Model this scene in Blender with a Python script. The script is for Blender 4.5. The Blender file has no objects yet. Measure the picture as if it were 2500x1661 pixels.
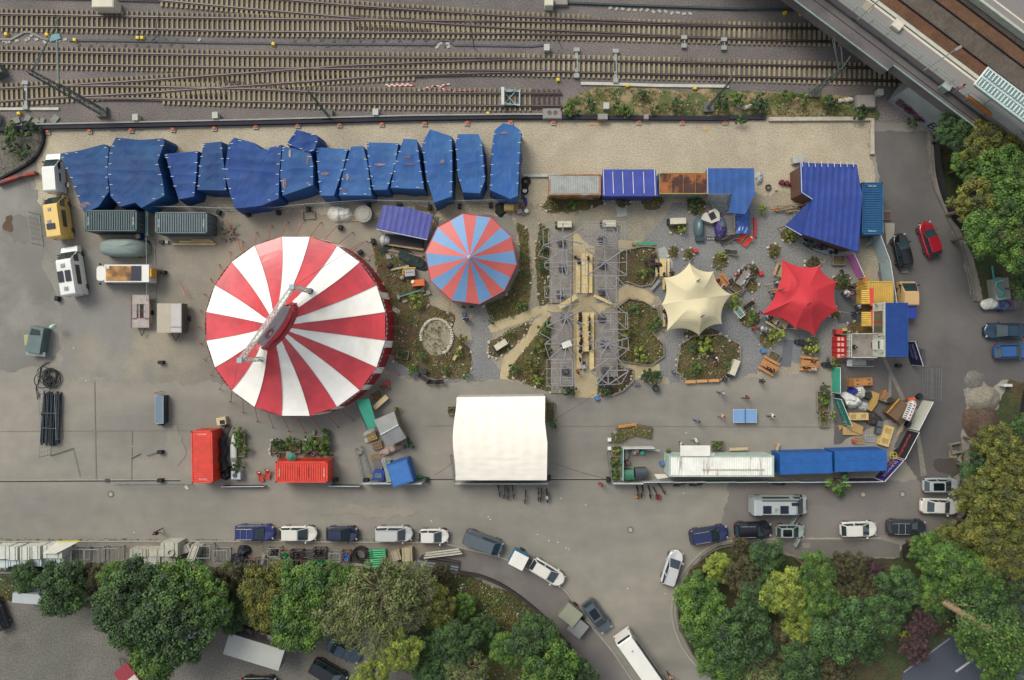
import bpy,bmesh,math,random
from mathutils import Vector,Matrix,noise
R=math.radians
random.seed(7)
H=80.0
S=20.3
scene=bpy.context.scene
col=scene.collection
def W(px,py,z=0.0):
 k=(H-z)/H
 return Vector(((px-1250)/S*k,(830.5-py)/S*k,z))
def Q(c,r,x,y,z=0.0):
 return W(625*c+x/3.776,415*r+y/3.776,z)
def hx(h,f=0.66):
 c=[int(h[i:i+2],16)/255 for i in(0,2,4)]
 return tuple(((v/12.92)if v<=.04045 else((v+.055)/1.055)**2.4)*f for v in c)
MATS={}
def M(h,rough=.6,var=.12,scale=2.0,metal=0.0,bump=0.0,h2=None,mix=(.45,.6),fine=None,finev=.25,tr=0.0,f=0.66,coat=0.0,spec=.5,stripe=None):
 key=(h,rough,var,scale,metal,bump,h2,mix,fine,finev,tr,f,coat,spec,stripe)
 if key in MATS:return MATS[key]
 m=bpy.data.materials.new('mat_'+h);MATS[key]=m
 m.use_nodes=True
 nt=m.node_tree;N=nt.nodes;Lk=nt.links
 b=N['Principled BSDF']
 c=hx(h,f)
 b.inputs['Roughness'].default_value=rough
 b.inputs['Metallic'].default_value=metal
 b.inputs['Specular IOR Level'].default_value=spec
 if coat:b.inputs['Coat Weight'].default_value=coat;b.inputs['Coat Roughness'].default_value=.08
 if tr:b.inputs['Transmission Weight'].default_value=tr
 tc=N.new('ShaderNodeTexCoord')
 n1=N.new('ShaderNodeTexNoise');n1.inputs['Scale'].default_value=scale;n1.inputs['Detail'].default_value=5
 Lk.new(tc.outputs['Object'],n1.inputs['Vector'])
 rr=N.new('ShaderNodeMapRange')
 rr.inputs['From Min'].default_value=.3;rr.inputs['From Max'].default_value=.7
 rr.inputs['To Min'].default_value=1-var;rr.inputs['To Max'].default_value=1+var
 Lk.new(n1.outputs['Fac'],rr.inputs['Value'])
 val=rr.outputs[0]
 if fine:
  n2=N.new('ShaderNodeTexNoise');n2.inputs['Scale'].default_value=fine;n2.inputs['Detail'].default_value=3
  Lk.new(tc.outputs['Object'],n2.inputs['Vector'])
  r2=N.new('ShaderNodeMapRange')
  r2.inputs['From Min'].default_value=.3;r2.inputs['From Max'].default_value=.7
  r2.inputs['To Min'].default_value=1-finev;r2.inputs['To Max'].default_value=1+finev
  Lk.new(n2.outputs['Fac'],r2.inputs['Value'])
  mu=N.new('ShaderNodeMath');mu.operation='MULTIPLY'
  Lk.new(val,mu.inputs[0]);Lk.new(r2.outputs[0],mu.inputs[1]);val=mu.outputs[0]
 base=None
 if h2:
  n3=N.new('ShaderNodeTexNoise');n3.inputs['Scale'].default_value=scale*.45;n3.inputs['Detail'].default_value=6;n3.inputs['Roughness'].default_value=.62
  mp=N.new('ShaderNodeMapping');mp.inputs['Location'].default_value=(13,7,3)
  if stripe:mp.inputs['Scale'].default_value=stripe
  Lk.new(tc.outputs['Object'],mp.inputs['Vector']);Lk.new(mp.outputs[0],n3.inputs['Vector'])
  r3=N.new('ShaderNodeMapRange');r3.inputs['From Min'].default_value=mix[0];r3.inputs['From Max'].default_value=mix[1]
  Lk.new(n3.outputs['Fac'],r3.inputs['Value'])
  mx=N.new('ShaderNodeMix');mx.data_type='RGBA'
  mx.inputs[6].default_value=(*c,1);mx.inputs[7].default_value=(*hx(h2,f),1)
  Lk.new(r3.outputs[0],mx.inputs[0]);base=mx.outputs[2]
 vm=N.new('ShaderNodeVectorMath');vm.operation='SCALE'
 if base:Lk.new(base,vm.inputs[0])
 else:vm.inputs[0].default_value=c
 Lk.new(val,vm.inputs['Scale']);Lk.new(vm.outputs[0],b.inputs['Base Color'])
 if bump:
  bp=N.new('ShaderNodeBump');bp.inputs['Strength'].default_value=1;bp.inputs['Distance'].default_value=bump
  n4=N.new('ShaderNodeTexNoise');n4.inputs['Scale'].default_value=fine or scale*6;n4.inputs['Detail'].default_value=4
  Lk.new(tc.outputs['Object'],n4.inputs['Vector'])
  Lk.new(n4.outputs['Fac'],bp.inputs['Height']);Lk.new(bp.outputs[0],b.inputs['Normal'])
 return m
OFF={}
class MB:
 def __init__(s):s.v=[];s.f=[];s.m=[]
 def add(s,vs,fs,m=0):
  k=len(s.v);s.v+=[tuple(v)for v in vs];s.f+=[tuple(i+k for i in f)for f in fs];s.m+=[m]*len(fs);return s
 def box(s,c,d,rz=0.0,m=0,taper=1.0,rx=0.0):
  a,b,h=d[0]/2,d[1]/2,d[2]/2
  vs=[]
  for z in(-h,h):
   t=taper if z>0 else 1
   for x,y in((-a,-b),(a,-b),(a,b),(-a,b)):vs.append(Vector((x*t,y*t,z)))
  Mx=Matrix.Rotation(rz,3,'Z')@Matrix.Rotation(rx,3,'Y')
  vs=[Mx@v+Vector(c)for v in vs]
  return s.add(vs,[(3,2,1,0),(4,5,6,7),(0,1,5,4),(1,2,6,5),(2,3,7,6),(3,0,4,7)],m)
 def prism(s,pts,z0,z1,m=0,cap0=True):
  n=len(pts)
  A=sum(pts[i][0]*pts[(i+1)%n][1]-pts[(i+1)%n][0]*pts[i][1]for i in range(n))
  if A<0:
   pts=pts[::-1]
   if isinstance(z1,(list,tuple)):z1=z1[::-1]
  zz=z1 if isinstance(z1,(list,tuple))else[z1]*n
  vs=[(p[0],p[1],z0)for p in pts]+[(p[0],p[1],zz[i])for i,p in enumerate(pts)]
  fs=[(i,(i+1)%n,n+(i+1)%n,n+i)for i in range(n)]+[tuple(range(n,2*n))]
  if cap0:fs.append(tuple(range(n-1,-1,-1)))
  return s.add(vs,fs,m)
 def cyl(s,c,r,h,n=12,r2=None,m=0,cap=True):
  r2=r if r2 is None else r2
  vs=[(c[0]+r*math.cos(2*math.pi*i/n),c[1]+r*math.sin(2*math.pi*i/n),c[2])for i in range(n)]
  vs+=[(c[0]+r2*math.cos(2*math.pi*i/n),c[1]+r2*math.sin(2*math.pi*i/n),c[2]+h)for i in range(n)]
  fs=[(i,(i+1)%n,n+(i+1)%n,n+i)for i in range(n)]
  if cap:fs+=[tuple(range(n,2*n)),tuple(range(n-1,-1,-1))]
  return s.add(vs,fs,m)
 def tube(s,p,q,r,n=5,r2=None,m=0):
  p=Vector(p);q=Vector(q);d=q-p
  if d.length<1e-6:return s
  r2=r if r2 is None else r2
  z=d.normalized();a=z.orthogonal().normalized();b=z.cross(a)
  vs=[p+(a*math.cos(2*math.pi*i/n)+b*math.sin(2*math.pi*i/n))*r for i in range(n)]
  vs+=[q+(a*math.cos(2*math.pi*i/n)+b*math.sin(2*math.pi*i/n))*r2 for i in range(n)]
  return s.add(vs,[(i,(i+1)%n,n+(i+1)%n,n+i)for i in range(n)]+[tuple(range(n,2*n)),tuple(range(n-1,-1,-1))],m)
 def path(s,pts,r,n=5,m=0):
  for a,b in zip(pts[:-1],pts[1:]):s.tube(a,b,r,n,m=m)
  return s
 def ring(s,c,Rr,r,n=20,axis='Z',m=0,k=6):
  vs=[];fs=[]
  for i in range(n):
   a=2*math.pi*i/n
   for j in range(k):
    b=2*math.pi*j/k
    x,y,z=(Rr+r*math.cos(b))*math.cos(a),(Rr+r*math.cos(b))*math.sin(a),r*math.sin(b)
    if axis=='X':x,y,z=z,x,y
    if axis=='Y':x,y,z=x,z,y
    vs.append((c[0]+x,c[1]+y,c[2]+z));fs.append((i*k+j,((i+1)%n)*k+j,((i+1)%n)*k+(j+1)%k,i*k+(j+1)%k))
  return s.add(vs,fs,m)
 def sphere(s,c,r,n=10,k=6,m=0,half=False,jit=0.0):
  r=(r,r,r)if not isinstance(r,(tuple,list))else r
  vs=[];fs=[]
  for j in range(k+1):
   t=math.pi*j/k*(.5 if half else 1)
   for i in range(n):
    a=2*math.pi*i/n;q=1+random.uniform(-jit,jit)if 0<j<k else 1
    vs.append((c[0]+r[0]*q*math.sin(t)*math.cos(a),c[1]+r[1]*q*math.sin(t)*math.sin(a),c[2]+r[2]*q*math.cos(t)))
  for j in range(k):
   for i in range(n):fs.append((j*n+i,(j+1)*n+i,(j+1)*n+(i+1)%n,j*n+(i+1)%n))
  return s.add(vs,fs,m)
 def grid(s,f,nu,nv,m=0,closed=False):
  vs=[f(i/nu,j/nv)for j in range(nv+1)for i in range(nu+1)]
  return s.add(vs,[(j*(nu+1)+i,j*(nu+1)+i+1,(j+1)*(nu+1)+i+1,(j+1)*(nu+1)+i)for j in range(nv)for i in range(nu)],m)
 def leaf(s,c,n,sz,m=0):
  n=Vector(n)
  if n.length<1e-4:n=Vector((0,0,1))
  n.normalize();a=n.orthogonal().normalized();a.rotate(Matrix.Rotation(random.uniform(0,6.28),3,n));b=n.cross(a)
  c=Vector(c);u=a*sz*.5;w=b*sz*.32
  return s.add([c-u,c+w,c+u,c-w],[(0,1,2,3)],m)
 def text(s,txt,org,ux,uy,size,m=0,lift=.01,sx=1.0):
  cu=bpy.data.curves.new('t','FONT');cu.body=txt;cu.size=size;cu.fill_mode='FRONT';cu.resolution_u=2
  o=bpy.data.objects.new('t',cu);col.objects.link(o)
  dg=bpy.context.evaluated_depsgraph_get();dg.update()
  me=bpy.data.meshes.new_from_object(o.evaluated_get(dg))
  ux=Vector(ux).normalized();uy=Vector(uy).normalized();nz=ux.cross(uy)
  s.add([Vector(org)+ux*v.co.x*sx+uy*v.co.y+nz*lift for v in me.vertices],[tuple(p.vertices)for p in me.polygons],m)
  bpy.data.objects.remove(o);bpy.data.curves.remove(cu);bpy.data.meshes.remove(me)
  return s
 def build(s,name,mat,parent=None,ab=False,smooth=False,tri=False):
  me=bpy.data.meshes.new(name)
  off=Vector((0,0,0))
  if parent is not None and ab:off=OFF.get(parent.name,Vector((0,0,0)))
  if parent is None and s.v:
   xs=[v[0]for v in s.v];ys=[v[1]for v in s.v];zs=[v[2]for v in s.v]
   off=Vector(((min(xs)+max(xs))/2,(min(ys)+max(ys))/2,min(zs)))
  me.from_pydata([(v[0]-off.x,v[1]-off.y,v[2]-off.z)for v in s.v],[],s.f)
  mats=mat if isinstance(mat,(list,tuple))else[mat]
  for mt in mats:me.materials.append(mt)
  if len(mats)>1:me.polygons.foreach_set('material_index',s.m)
  if smooth:me.polygons.foreach_set('use_smooth',[True]*len(me.polygons))
  if tri:
   bm=bmesh.new();bm.from_mesh(me);bmesh.ops.triangulate(bm,faces=bm.faces[:]);bm.to_mesh(me);bm.free()
  me.update()
  o=bpy.data.objects.new(name,me);col.objects.link(o)
  if parent is not None:o.parent=parent;OFF[o.name]=off
  else:o.location=off;OFF[o.name]=off
  return o
def tag(o,label,cat,group=None,kind=None):
 if label:o['label']=label
 if cat:o['category']=cat
 if group:o['group']=group
 if kind:o['kind']=kind
 return o
def thing(name,label,cat,loc=(0,0,0),rz=0.0,group=None):
 o=bpy.data.objects.new(name,None);col.objects.link(o)
 o.empty_display_size=.3
 o.location=loc;o.rotation_euler=(0,0,rz);OFF[o.name]=Vector(loc)
 return tag(o,label,cat,group)
KIDS={}
def dup(src,loc,rz,label=None,group=None,sc=None,cat=None):
 r=src.copy();col.objects.link(r);r.location=loc;r.rotation_euler=(0,0,rz)
 if sc:r.scale=sc if isinstance(sc,(tuple,list))else(sc,sc,sc)
 if label:r['label']=label
 if cat:r['category']=cat
 if group:r['group']=group
 elif 'group' in r and group=='':del r['group']
 for ch in list(src.children):
  c=ch.copy();col.objects.link(c);c.parent=r
  for g in list(ch.children):
   d=g.copy();col.objects.link(d);d.parent=c
 return r
def setmat(o,slot,mat):
 o.material_slots[slot].link='OBJECT';o.material_slots[slot].material=mat
def rough_poly(pts,amp=.25,step=.4,seed=0):
 out=[]
 n=len(pts)
 for i in range(n):
  a=Vector(pts[i][:2]);b=Vector(pts[(i+1)%n][:2]);L=(b-a).length
  k=max(1,int(L/step))if amp else 1
  k=min(k,240)
  d=(b-a).normalized()if L else Vector((1,0));nn=Vector((-d.y,d.x))
  for j in range(k):
   p=a.lerp(b,j/k)
   q=noise.noise(Vector((p.x*.5,p.y*.5,seed)))*amp*2+noise.noise(Vector((p.x*2.3,p.y*2.3,seed+5)))*amp+random.uniform(-.5,.5)*amp
   out.append((p.x+nn.x*q,p.y+nn.y*q))
 return out
def sheet(name,pxs,layer,mat,amp=0.0,kind='structure',world=False,seed=0,step=.35):
 pts=pxs if world else[W(*p)[:2]for p in pxs]
 pts=rough_poly(pts,amp,step,seed)if amp else[tuple(p)for p in pts]
 A=sum(pts[i][0]*pts[(i+1)%len(pts)][1]-pts[(i+1)%len(pts)][0]*pts[i][1]for i in range(len(pts)))
 if A<0:pts=pts[::-1]
 b=MB();b.add([(p[0],p[1],layer*.004)for p in pts],[tuple(range(len(pts)))])
 o=b.build(name,mat,tri=True);o['kind']=kind
 return o
def strip(pxs,w,z0,z1,mb=None):
 mb=mb or MB();P=[Vector(W(*p)[:2])for p in pxs];L=[];Rr=[]
 for i,p in enumerate(P):
  a=P[max(0,i-1)];b=P[min(len(P)-1,i+1)];d=(b-a).normalized();n=Vector((-d.y,d.x))*w/2
  L.append(p+n);Rr.append(p-n)
 for i in range(len(P)-1):
  q=[L[i],L[i+1],Rr[i+1],Rr[i]]
  n=4;A=[(v.x,v.y,z0)for v in q]+[(v.x,v.y,z1)for v in q]
  fs=[(7,6,5,4),(1,0,4,5),(3,2,6,7)]
  if i==0:fs.append((0,3,7,4))
  if i==len(P)-2:fs.append((2,1,5,6))
  mb.add(A,fs)
 return mb
def curve_px(pts,k=6):
 out=[]
 P=[pts[0]]+list(pts)+[pts[-1]]
 for i in range(1,len(P)-2):
  a,b,c,d=[Vector(P[i+j])for j in(-1,0,1,2)]
  for j in range(k):
   t=j/k
   out.append(tuple(.5*((2*b)+(c-a)*t+(2*a-5*b+4*c-d)*t*t+(3*b-a-3*c+d)*t**3)))
 out.append(tuple(pts[-1]));return out
def inpoly(x,y,P):
 c=False;n=len(P)
 for i in range(n):
  x1,y1=P[i][:2];x2,y2=P[i-1][:2]
  if(y1>y)!=(y2>y)and x<(x2-x1)*(y-y1)/(y2-y1)+x1:c=not c
 return c
cam=bpy.data.cameras.new('camera');co=bpy.data.objects.new('camera',cam);col.objects.link(co)
co.location=(0,0,H);co.rotation_euler=(0,0,0)
cam.sensor_width=36;cam.lens=36*H/(2500/S);cam.clip_end=1000;cam.clip_start=.5
scene.camera=co
w=bpy.data.worlds.new('World');scene.world=w;w.use_nodes=True
nt=w.node_tree;bg=nt.nodes['Background']
sk=nt.nodes.new('ShaderNodeTexSky');sk.sky_type='NISHITA';sk.sun_disc=False
SUN_EL,SUN_AZ=48,318
sk.sun_elevation=R(SUN_EL);sk.sun_rotation=R(SUN_AZ);sk.air_density=1.0;sk.dust_density=3.0;sk.ozone_density=1.0
hs=nt.nodes.new('ShaderNodeHueSaturation');hs.inputs['Saturation'].default_value=.35
nt.links.new(sk.outputs[0],hs.inputs['Color']);nt.links.new(hs.outputs[0],bg.inputs[0]);bg.inputs[1].default_value=.135
sun=bpy.data.lights.new('sun','SUN');sun.energy=1.3;sun.angle=R(26);sun.color=(1,.93,.80)
so=bpy.data.objects.new('sun',sun);col.objects.link(so)
d=Vector((math.sin(R(SUN_AZ))*math.cos(R(SUN_EL)),math.cos(R(SUN_AZ))*math.cos(R(SUN_EL)),math.sin(R(SUN_EL))))
so.rotation_euler=d.to_track_quat('Z','Y').to_euler();so.location=d*60
scene.view_settings.view_transform='Standard';scene.view_settings.look='None'
scene.view_settings.exposure=0.62;scene.view_settings.gamma=1;scene.view_settings.use_curve_mapping=False
G_asph=M('9e988b',.9,.08,.5,h2='87847b',mix=(.38,.66),fine=10,finev=.11,stripe=(.12,.55,1))
G_ballast=M('7f7671',.95,.14,.25,fine=7,finev=.5,h2='706b69',mix=(.4,.65))
G_beige=M('beb39a',.95,.10,.3,fine=6,finev=.30,h2='aea38c',mix=(.45,.65))
G_camp=M('a59c88',.95,.10,.25,fine=9,finev=.22,h2='8c887c',mix=(.40,.60))
G_patch=M('94928a',.9,.12,.2,fine=6,finev=.10,h2='83827a',mix=(.46,.56))
G_grey=M('8a8a86',.95,.08,.4,fine=6,finev=.36,h2='7e8082',mix=(.45,.7))
G_light=M('b2b5b0',.95,.08,.5,fine=7,finev=.3)
G_mid=M('a89d86',.95,.1,.5,fine=6,finev=.28,h2='94907f',mix=(.4,.6))
G_sand=M('c9b890',.95,.10,.6,fine=8,finev=.14,h2='b3a27c',mix=(.45,.7))
G_soil=M('5f4d39',.95,.2,.8,fine=4,finev=.35,h2='6c6040',mix=(.42,.6))
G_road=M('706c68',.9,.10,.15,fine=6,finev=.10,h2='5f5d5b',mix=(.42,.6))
G_park=M('85807a',.9,.10,.15,fine=6,finev=.08,h2='77726d',mix=(.42,.6))
G_pave=M('77726d',.9,.12,.3,fine=6,finev=.1,h2='86817a',mix=(.5,.65))
G_lot=M('7d7970',.95,.12,.2,fine=5,finev=.32,h2='6c6b62',mix=(.45,.6))
G_street=M('4b515c',.85,.1,.3,fine=7,finev=.08)
G_verge=M('3e4a28',.95,.25,.6,fine=4,finev=.4,h2='54492f',mix=(.45,.6))
sheet('ground',[(-250,-250),(250,-250),(250,250),(-250,250)],0,G_asph,world=True)
sheet('railway_ballast',[(-1500,-1500),(3600,-1500),(3600,300),(2150,300),(1800,291),(1250,289),(625,303),(100,313),(-1500,330)],1,G_ballast)
sheet('gravel_strip',[(108,322),(450,309),(1250,292),(2125,294),(2126,380),(2135,440),(2110,470),(1960,480),(1340,520),(1260,560),(1250,520),(950,560),(700,580),(500,600),(200,540),(85,500),(95,390)],2,G_beige,.25)
sheet('yard_gravel',[(98,480),(210,520),(400,500),(950,530),(1000,620),(990,760),(970,900),(930,935),(700,930),(500,933),(155,930),(150,800),(120,620)],3,G_camp,.3)
sheet('grey_yard',[(110,560),(190,600),(330,610),(345,720),(330,820),(300,925),(150,925),(140,820),(120,700)],3.5,M('8e8c85',.95,.1,.3,fine=9,finev=.16,h2='a0998a',mix=(.5,.7)),.5)
sheet('worn_asphalt',[(-900,440),(40,430),(95,470),(110,560),(100,640),(135,720),(150,800),(140,880),(60,905),(-900,860)],4,G_patch,.3)
sheet('dark_soil_bank',[(-900,310),(100,315),(110,340),(85,385),(60,410),(0,425),(-900,500)],4,M('6d6a60',.95,.25,.5,fine=4,finev=.4),.15)
sheet('garden_gravel',[(1260,500),(1500,490),(1960,470),(2140,470),(2150,560),(2165,690),(2110,880),(2010,905),(1850,925),(1600,935),(1460,900),(1350,970),(1250,930),(1000,935),(940,900),(960,800),(1000,700),(1250,700)],4,G_mid,.3)
sheet('slate_gravel',[(1600,560),(1640,500),(1740,480),(1850,500),(1930,520),(1975,600),(2080,640),(2110,700),(2110,810),(2040,880),(1900,890),(1800,930),(1640,935),(1602,900),(1600,850),(1640,790),(1590,700),(1560,600)],5,G_grey,.35)
sheet('slate_gravel',[(1155,740),(1200,745),(1205,800),(1185,860),(1235,925),(1130,930),(1085,935),(1000,925),(930,905),(930,860),(990,880),(1100,900),(1145,880),(1150,800)],5,G_grey,.2)
sheet('pale_gravel_patch',[(1605,605),(1625,602),(1640,640),(1642,655),(1620,665),(1606,650)],6,G_light,.1)
sheet('pale_gravel_patch',[(1503,505),(1530,508),(1532,528),(1506,530)],6,G_light,.1)
sheet('sand_path',[(1398,560),(1440,598),(1462,604),(1466,760),(1466,972),(1402,972),(1395,760),(1394,600)],6,G_sand,.08)
sheet('sand_path',[(1455,600),(1510,586),(1560,589),(1603,600),(1560,603),(1506,614),(1460,624)],8,G_sand,.06)
sheet('sand_path',[(1222,925),(1230,870),(1268,805),(1330,764),(1398,748),(1398,774),(1340,776),(1292,850),(1248,925)],8,G_sand,.08)
sheet('sand_path',[(1190,795),(1250,770),(1320,748),(1395,738),(1395,770),(1320,768),(1262,792),(1200,812)],7,G_sand,.12)
sheet('sand_path',[(1460,745),(1500,715),(1530,695),(1570,705),(1600,725),(1595,742),(1560,742),(1530,728),(1495,750),(1462,765)],7,G_sand,.12)
sheet('sand_path',[(1530,888),(1610,890),(1612,905),(1590,915),(1545,930),(1530,905)],7,G_sand,.1)
sheet('rubber_mats',[(1914,830),(1938,830),(1930,897),(1904,895)],6,M('6a6e73',.9,.06,.6))
sheet('rubber_mats',[(2035,700),(2105,700),(2105,790),(2045,790)],6,M('5d5f62',.9,.08,.5))
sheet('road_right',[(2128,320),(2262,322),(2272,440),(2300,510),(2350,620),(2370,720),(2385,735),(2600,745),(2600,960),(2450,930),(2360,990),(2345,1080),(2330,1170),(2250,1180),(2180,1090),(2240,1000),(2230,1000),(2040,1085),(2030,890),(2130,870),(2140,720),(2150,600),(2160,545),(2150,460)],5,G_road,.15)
sheet('parking_area',[(1780,1180),(2200,1172),(2340,1165),(2350,1260),(2290,1300),(2150,1313),(1800,1313),(1760,1280)],3,G_park,.3)
sheet('pavement',[(-900,1323),(1080,1326),(1080,1395),(900,1385),(-900,1392)],3,M('8a8275',.9,.14,.4,fine=5,finev=.15),.06)
sheet('pavement',curve_px([(1075,1326),(1150,1345),(1220,1362),(1290,1393),(1372,1437),(1428,1512),(1495,1592),(1550,1680),(1610,1800)])+curve_px([(1530,1800),(1470,1680),(1400,1590),(1340,1513),(1250,1440),(1180,1407),(1122,1396),(1075,1395)]),4,G_pave)
sheet('gravel_lot',[(-900,1395),(900,1390),(1120,1400),(1250,1445),(1338,1518),(1398,1595),(1470,1690),(1530,1900),(-900,1900)],3,G_lot,.1)
sheet('verge',[(-900,1388),(560,1383),(900,1386),(1120,1397),(1250,1443),(1338,1518),(1398,1595),(1500,1760),(1180,1760),(1110,1600),(1000,1520),(700,1540),(560,1480),(300,1500),(100,1460),(-900,1470)],5,G_verge,.4)
sheet('verge',curve_px([(1810,1325),(1745,1338),(1700,1375),(1664,1430),(1654,1510),(1690,1600),(1780,1680),(1900,1760)])+[(2300,1760),(2600,1500),(2600,1330),(2290,1300),(2205,1330),(2195,1362),(1960,1366)],4,G_verge,.1)
sheet('verge',curve_px([(2278,322),(2290,440),(2322,520),(2372,620),(2400,735)])+[(2600,735),(2900,500),(2900,300),(2330,300)],4,G_verge,.1)
sheet('verge',[(2600,960),(2470,930),(2420,1000),(2380,1070),(2350,1110),(2345,1250),(2290,1300),(2600,1400)],6,G_verge,.25)
sheet('island_pavement',[(1900,1322),(2150,1318),(2196,1330),(2196,1360),(1960,1364),(1900,1340)],5,G_pave)
sheet('street',[(2190,1720),(2205,1640),(2310,1560),(2420,1470),(2560,1380),(2700,1300),(2800,1720)],6,G_street)
sheet('lane_marking',[(2331,1638),(2335,1642),(2377,1612),(2374,1608)],7,M('c8ccc8',.8))
sheet('lane_marking',[(2205,1640),(2207,1643),(2320,1560),(2318,1557)],7,M('8f949a',.8))
sheet('footpath',[(1958,1326),(1978,1326),(1978,1338),(1958,1338)],7,M('8f8b84',.9,.1,2))
sheet('embankment',[(1372,290),(1374,262),(1400,240),(1455,212),(1560,216),(1700,226),(1720,212),(1850,224),(2090,235),(2140,262),(2145,292),(1880,290)],3,M('a8906c',.95,.15,.6,fine=4,finev=.25,h2='5c6340',mix=(.45,.55)),.15)
for px in([(0,1053),(560,1050),(560,1051.3),(0,1054.3)],[(1480,1040),(2140,1042),(2140,1043.2),(1480,1041.2)],[(2170,900),(2177,900),(2174,1000),(2167,1000)],[(2150,868),(2158,866),(2210,975),(2200,978)],[(2235,1050),(2243,1050),(2262,1160),(2248,1165)],[(230,932),(232,932),(236,1170),(234,1170)],[(322,1050),(324,1050),(322,1174),(320,1174)],[(1040,1040),(1110,1038),(1110,1039.2),(1040,1041.2)],[(1345,1040),(1480,1041),(1480,1042),(1345,1041)]):
 sheet('seam',px,12+.2*random.random(),M('878278',.95,.15,2))
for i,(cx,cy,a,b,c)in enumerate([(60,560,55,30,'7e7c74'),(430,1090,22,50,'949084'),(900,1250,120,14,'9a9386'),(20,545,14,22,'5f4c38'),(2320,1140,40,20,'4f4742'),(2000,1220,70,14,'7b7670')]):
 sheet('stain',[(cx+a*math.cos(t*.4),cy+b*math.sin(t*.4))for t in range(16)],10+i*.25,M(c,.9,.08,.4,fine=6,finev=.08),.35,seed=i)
sheet('gravel_heap_spill',[(2350,950),(2400,935),(2440,960),(2435,1000),(2400,1020),(2360,1000)],8,M('8f8b80',.95,.1,1,fine=5,finev=.25),.15)
conc=M('a8a498',.9,.12,1,fine=5,finev=.12)
darkc=M('3a3734',.9,.2,1)
def kerb(name,pts,w,h,mat,label,cat,z0=0.0):
 o=strip(pts,w,z0,h).build(name,mat);return tag(o,label,cat)
kerb('drainage_channel',[(-600,1180),(0,1176),(440,1174)],.12,.02,darkc,'dark drain slot across the asphalt left of the upright red container','drain channel')
kerb('drainage_channel',[(1042,1171),(1110,1171)],.12,.02,darkc,'short drain slot between the blue tilted box and the white hall tent','drain channel')
kerb('drainage_channel',[(1340,1171),(1485,1171)],.12,.02,darkc,'drain slot in the gateway between the white hall tent and the bin yard','drain channel')
kerb('channel_edging',[(-600,1177),(0,1173),(440,1171)],.10,.03,conc,'pale edging stones above the drain slot on the left','edging')
kerb('channel_edging',[(1342,1168),(1485,1168)],.10,.03,conc,'pale edging stones in the gateway beside the white hall tent','edging')
kerb('kerb',[(-600,1323),(0,1322),(500,1321),(1078,1325)],.15,.12,conc,'long straight kerb behind the row of parked cars on the left','kerb')
kerb('kerb',curve_px([(1078,1325),(1150,1343),(1220,1360),(1290,1391),(1372,1435),(1428,1510),(1495,1590),(1555,1680)]),.15,.12,conc,'curved kerb beside the white estate car and the dark sport utility car','kerb')
kerb('kerb',curve_px([(2150,1314),(1900,1316),(1810,1318),(1742,1330),(1693,1368),(1652,1428),(1641,1510),(1678,1600),(1770,1690)],5),.18,.13,conc,'kerb curving round the wooded island','kerb')
kerb('kerb',curve_px([(1812,1327),(1748,1340),(1702,1376),(1664,1432),(1654,1510),(1688,1594)],5),.18,.25,M('6b6458',.9,.2,1),'inner mossy edging round the wooded island','edging')
kerb('retaining_wall',curve_px([(1122,1396),(1180,1407),(1250,1442),(1338,1515),(1398,1592),(1470,1690)],5),.3,.55,M('3c3330',.95,.25,1),'dark retaining wall curving along the planted slope','wall')
kerb('retaining_wall',curve_px([(2265,322),(2275,440),(2305,515),(2350,615),(2378,735)],5),.3,.35,M('7b766e',.9,.2,.8,fine=4,finev=.25),'pale stone wall between the right road and the trees','wall')
kerb('dark_fence',curve_px([(2279,322),(2287,430),(2312,510),(2345,560)],5),.12,1.1,M('24222a',.9,.2,1),'black mesh fence behind the pale stone wall on the right','fence')
kerb('retaining_wall',[(2358,1100),(2350,1180),(2345,1250),(2300,1298)],.35,.6,M('8b8578',.9,.2,.8,fine=4,finev=.25),'rough stone wall at the end of the parked white cars','wall')
kerb('dark_fence',[(2500,950),(2490,1010),(2472,1080)],.15,1.2,M('20202a',.9,.2,1),'black sheet fence at the far right edge by the soil heap','fence')
kerb('dark_fence',[(2205,1362),(2204,1332),(2225,1322),(2258,1320)],.2,.8,M('2c2422',.9,.2,1),'dark fence corner behind the grey estate car','fence')
kerb('retaining_wall',[(-600,340),(-20,320),(100,313),(300,309),(625,302),(1000,292),(1250,288),(1776,292)],.5,.5,M('23242e',.85,.2,.6),'long low black wall between the tracks and the gravel yard','wall')
kerb('wall_coping',[(60,308),(300,303),(625,296),(1000,286),(1250,283),(1325,283)],.16,.62,M('a3a59b',.9,.12,1),'pale coping along the railway side of the low black wall','coping')
kerb('wall_footing',[(110,319),(300,316),(625,309),(1000,299),(1250,295),(1776,298)],.14,.12,M('9c9890',.9,.12,1),'thin concrete footing along the yard side of the low black wall','footing')
kerb('sandbag_kerb',[(1875,293),(2070,292),(2127,294),(2127,378)],.45,.35,M('c5bca8',.95,.15,2,bump=.05),'pale rough kerb of filled bags round the gravel yard corner','kerb')
kerb('black_edging',[(112,322),(108,350),(98,375),(82,395),(50,414),(0,440)],.25,.4,M('1e1c24',.9,.2,1),'black sheeting edge at the left bank by the white van','edging')
kerb('steel_gutter',[(1778,288),(1868,288)],.5,.35,M('2a2c38',.8,.2,1),'short dark channel under weeds at the right end of the low wall','channel')
kerb('cable_channel',[(-600,96),(0,97),(30,97),(60,80),(75,80),(105,95),(135,100)],.25,.16,M('8f9187',.9,.1,1),'bent pale cable trough between the tracks at far left','cable trough')
kerb('cable_channel',[(170,100),(225,100),(330,101),(500,105),(680,107),(715,108),(1060,110),(1075,100),(1095,100),(1108,111),(1300,114),(1330,110)],.22,.14,M('5b6062',.9,.15,1),'long grey cable trough between the upper and lower tracks','cable trough')
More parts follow.
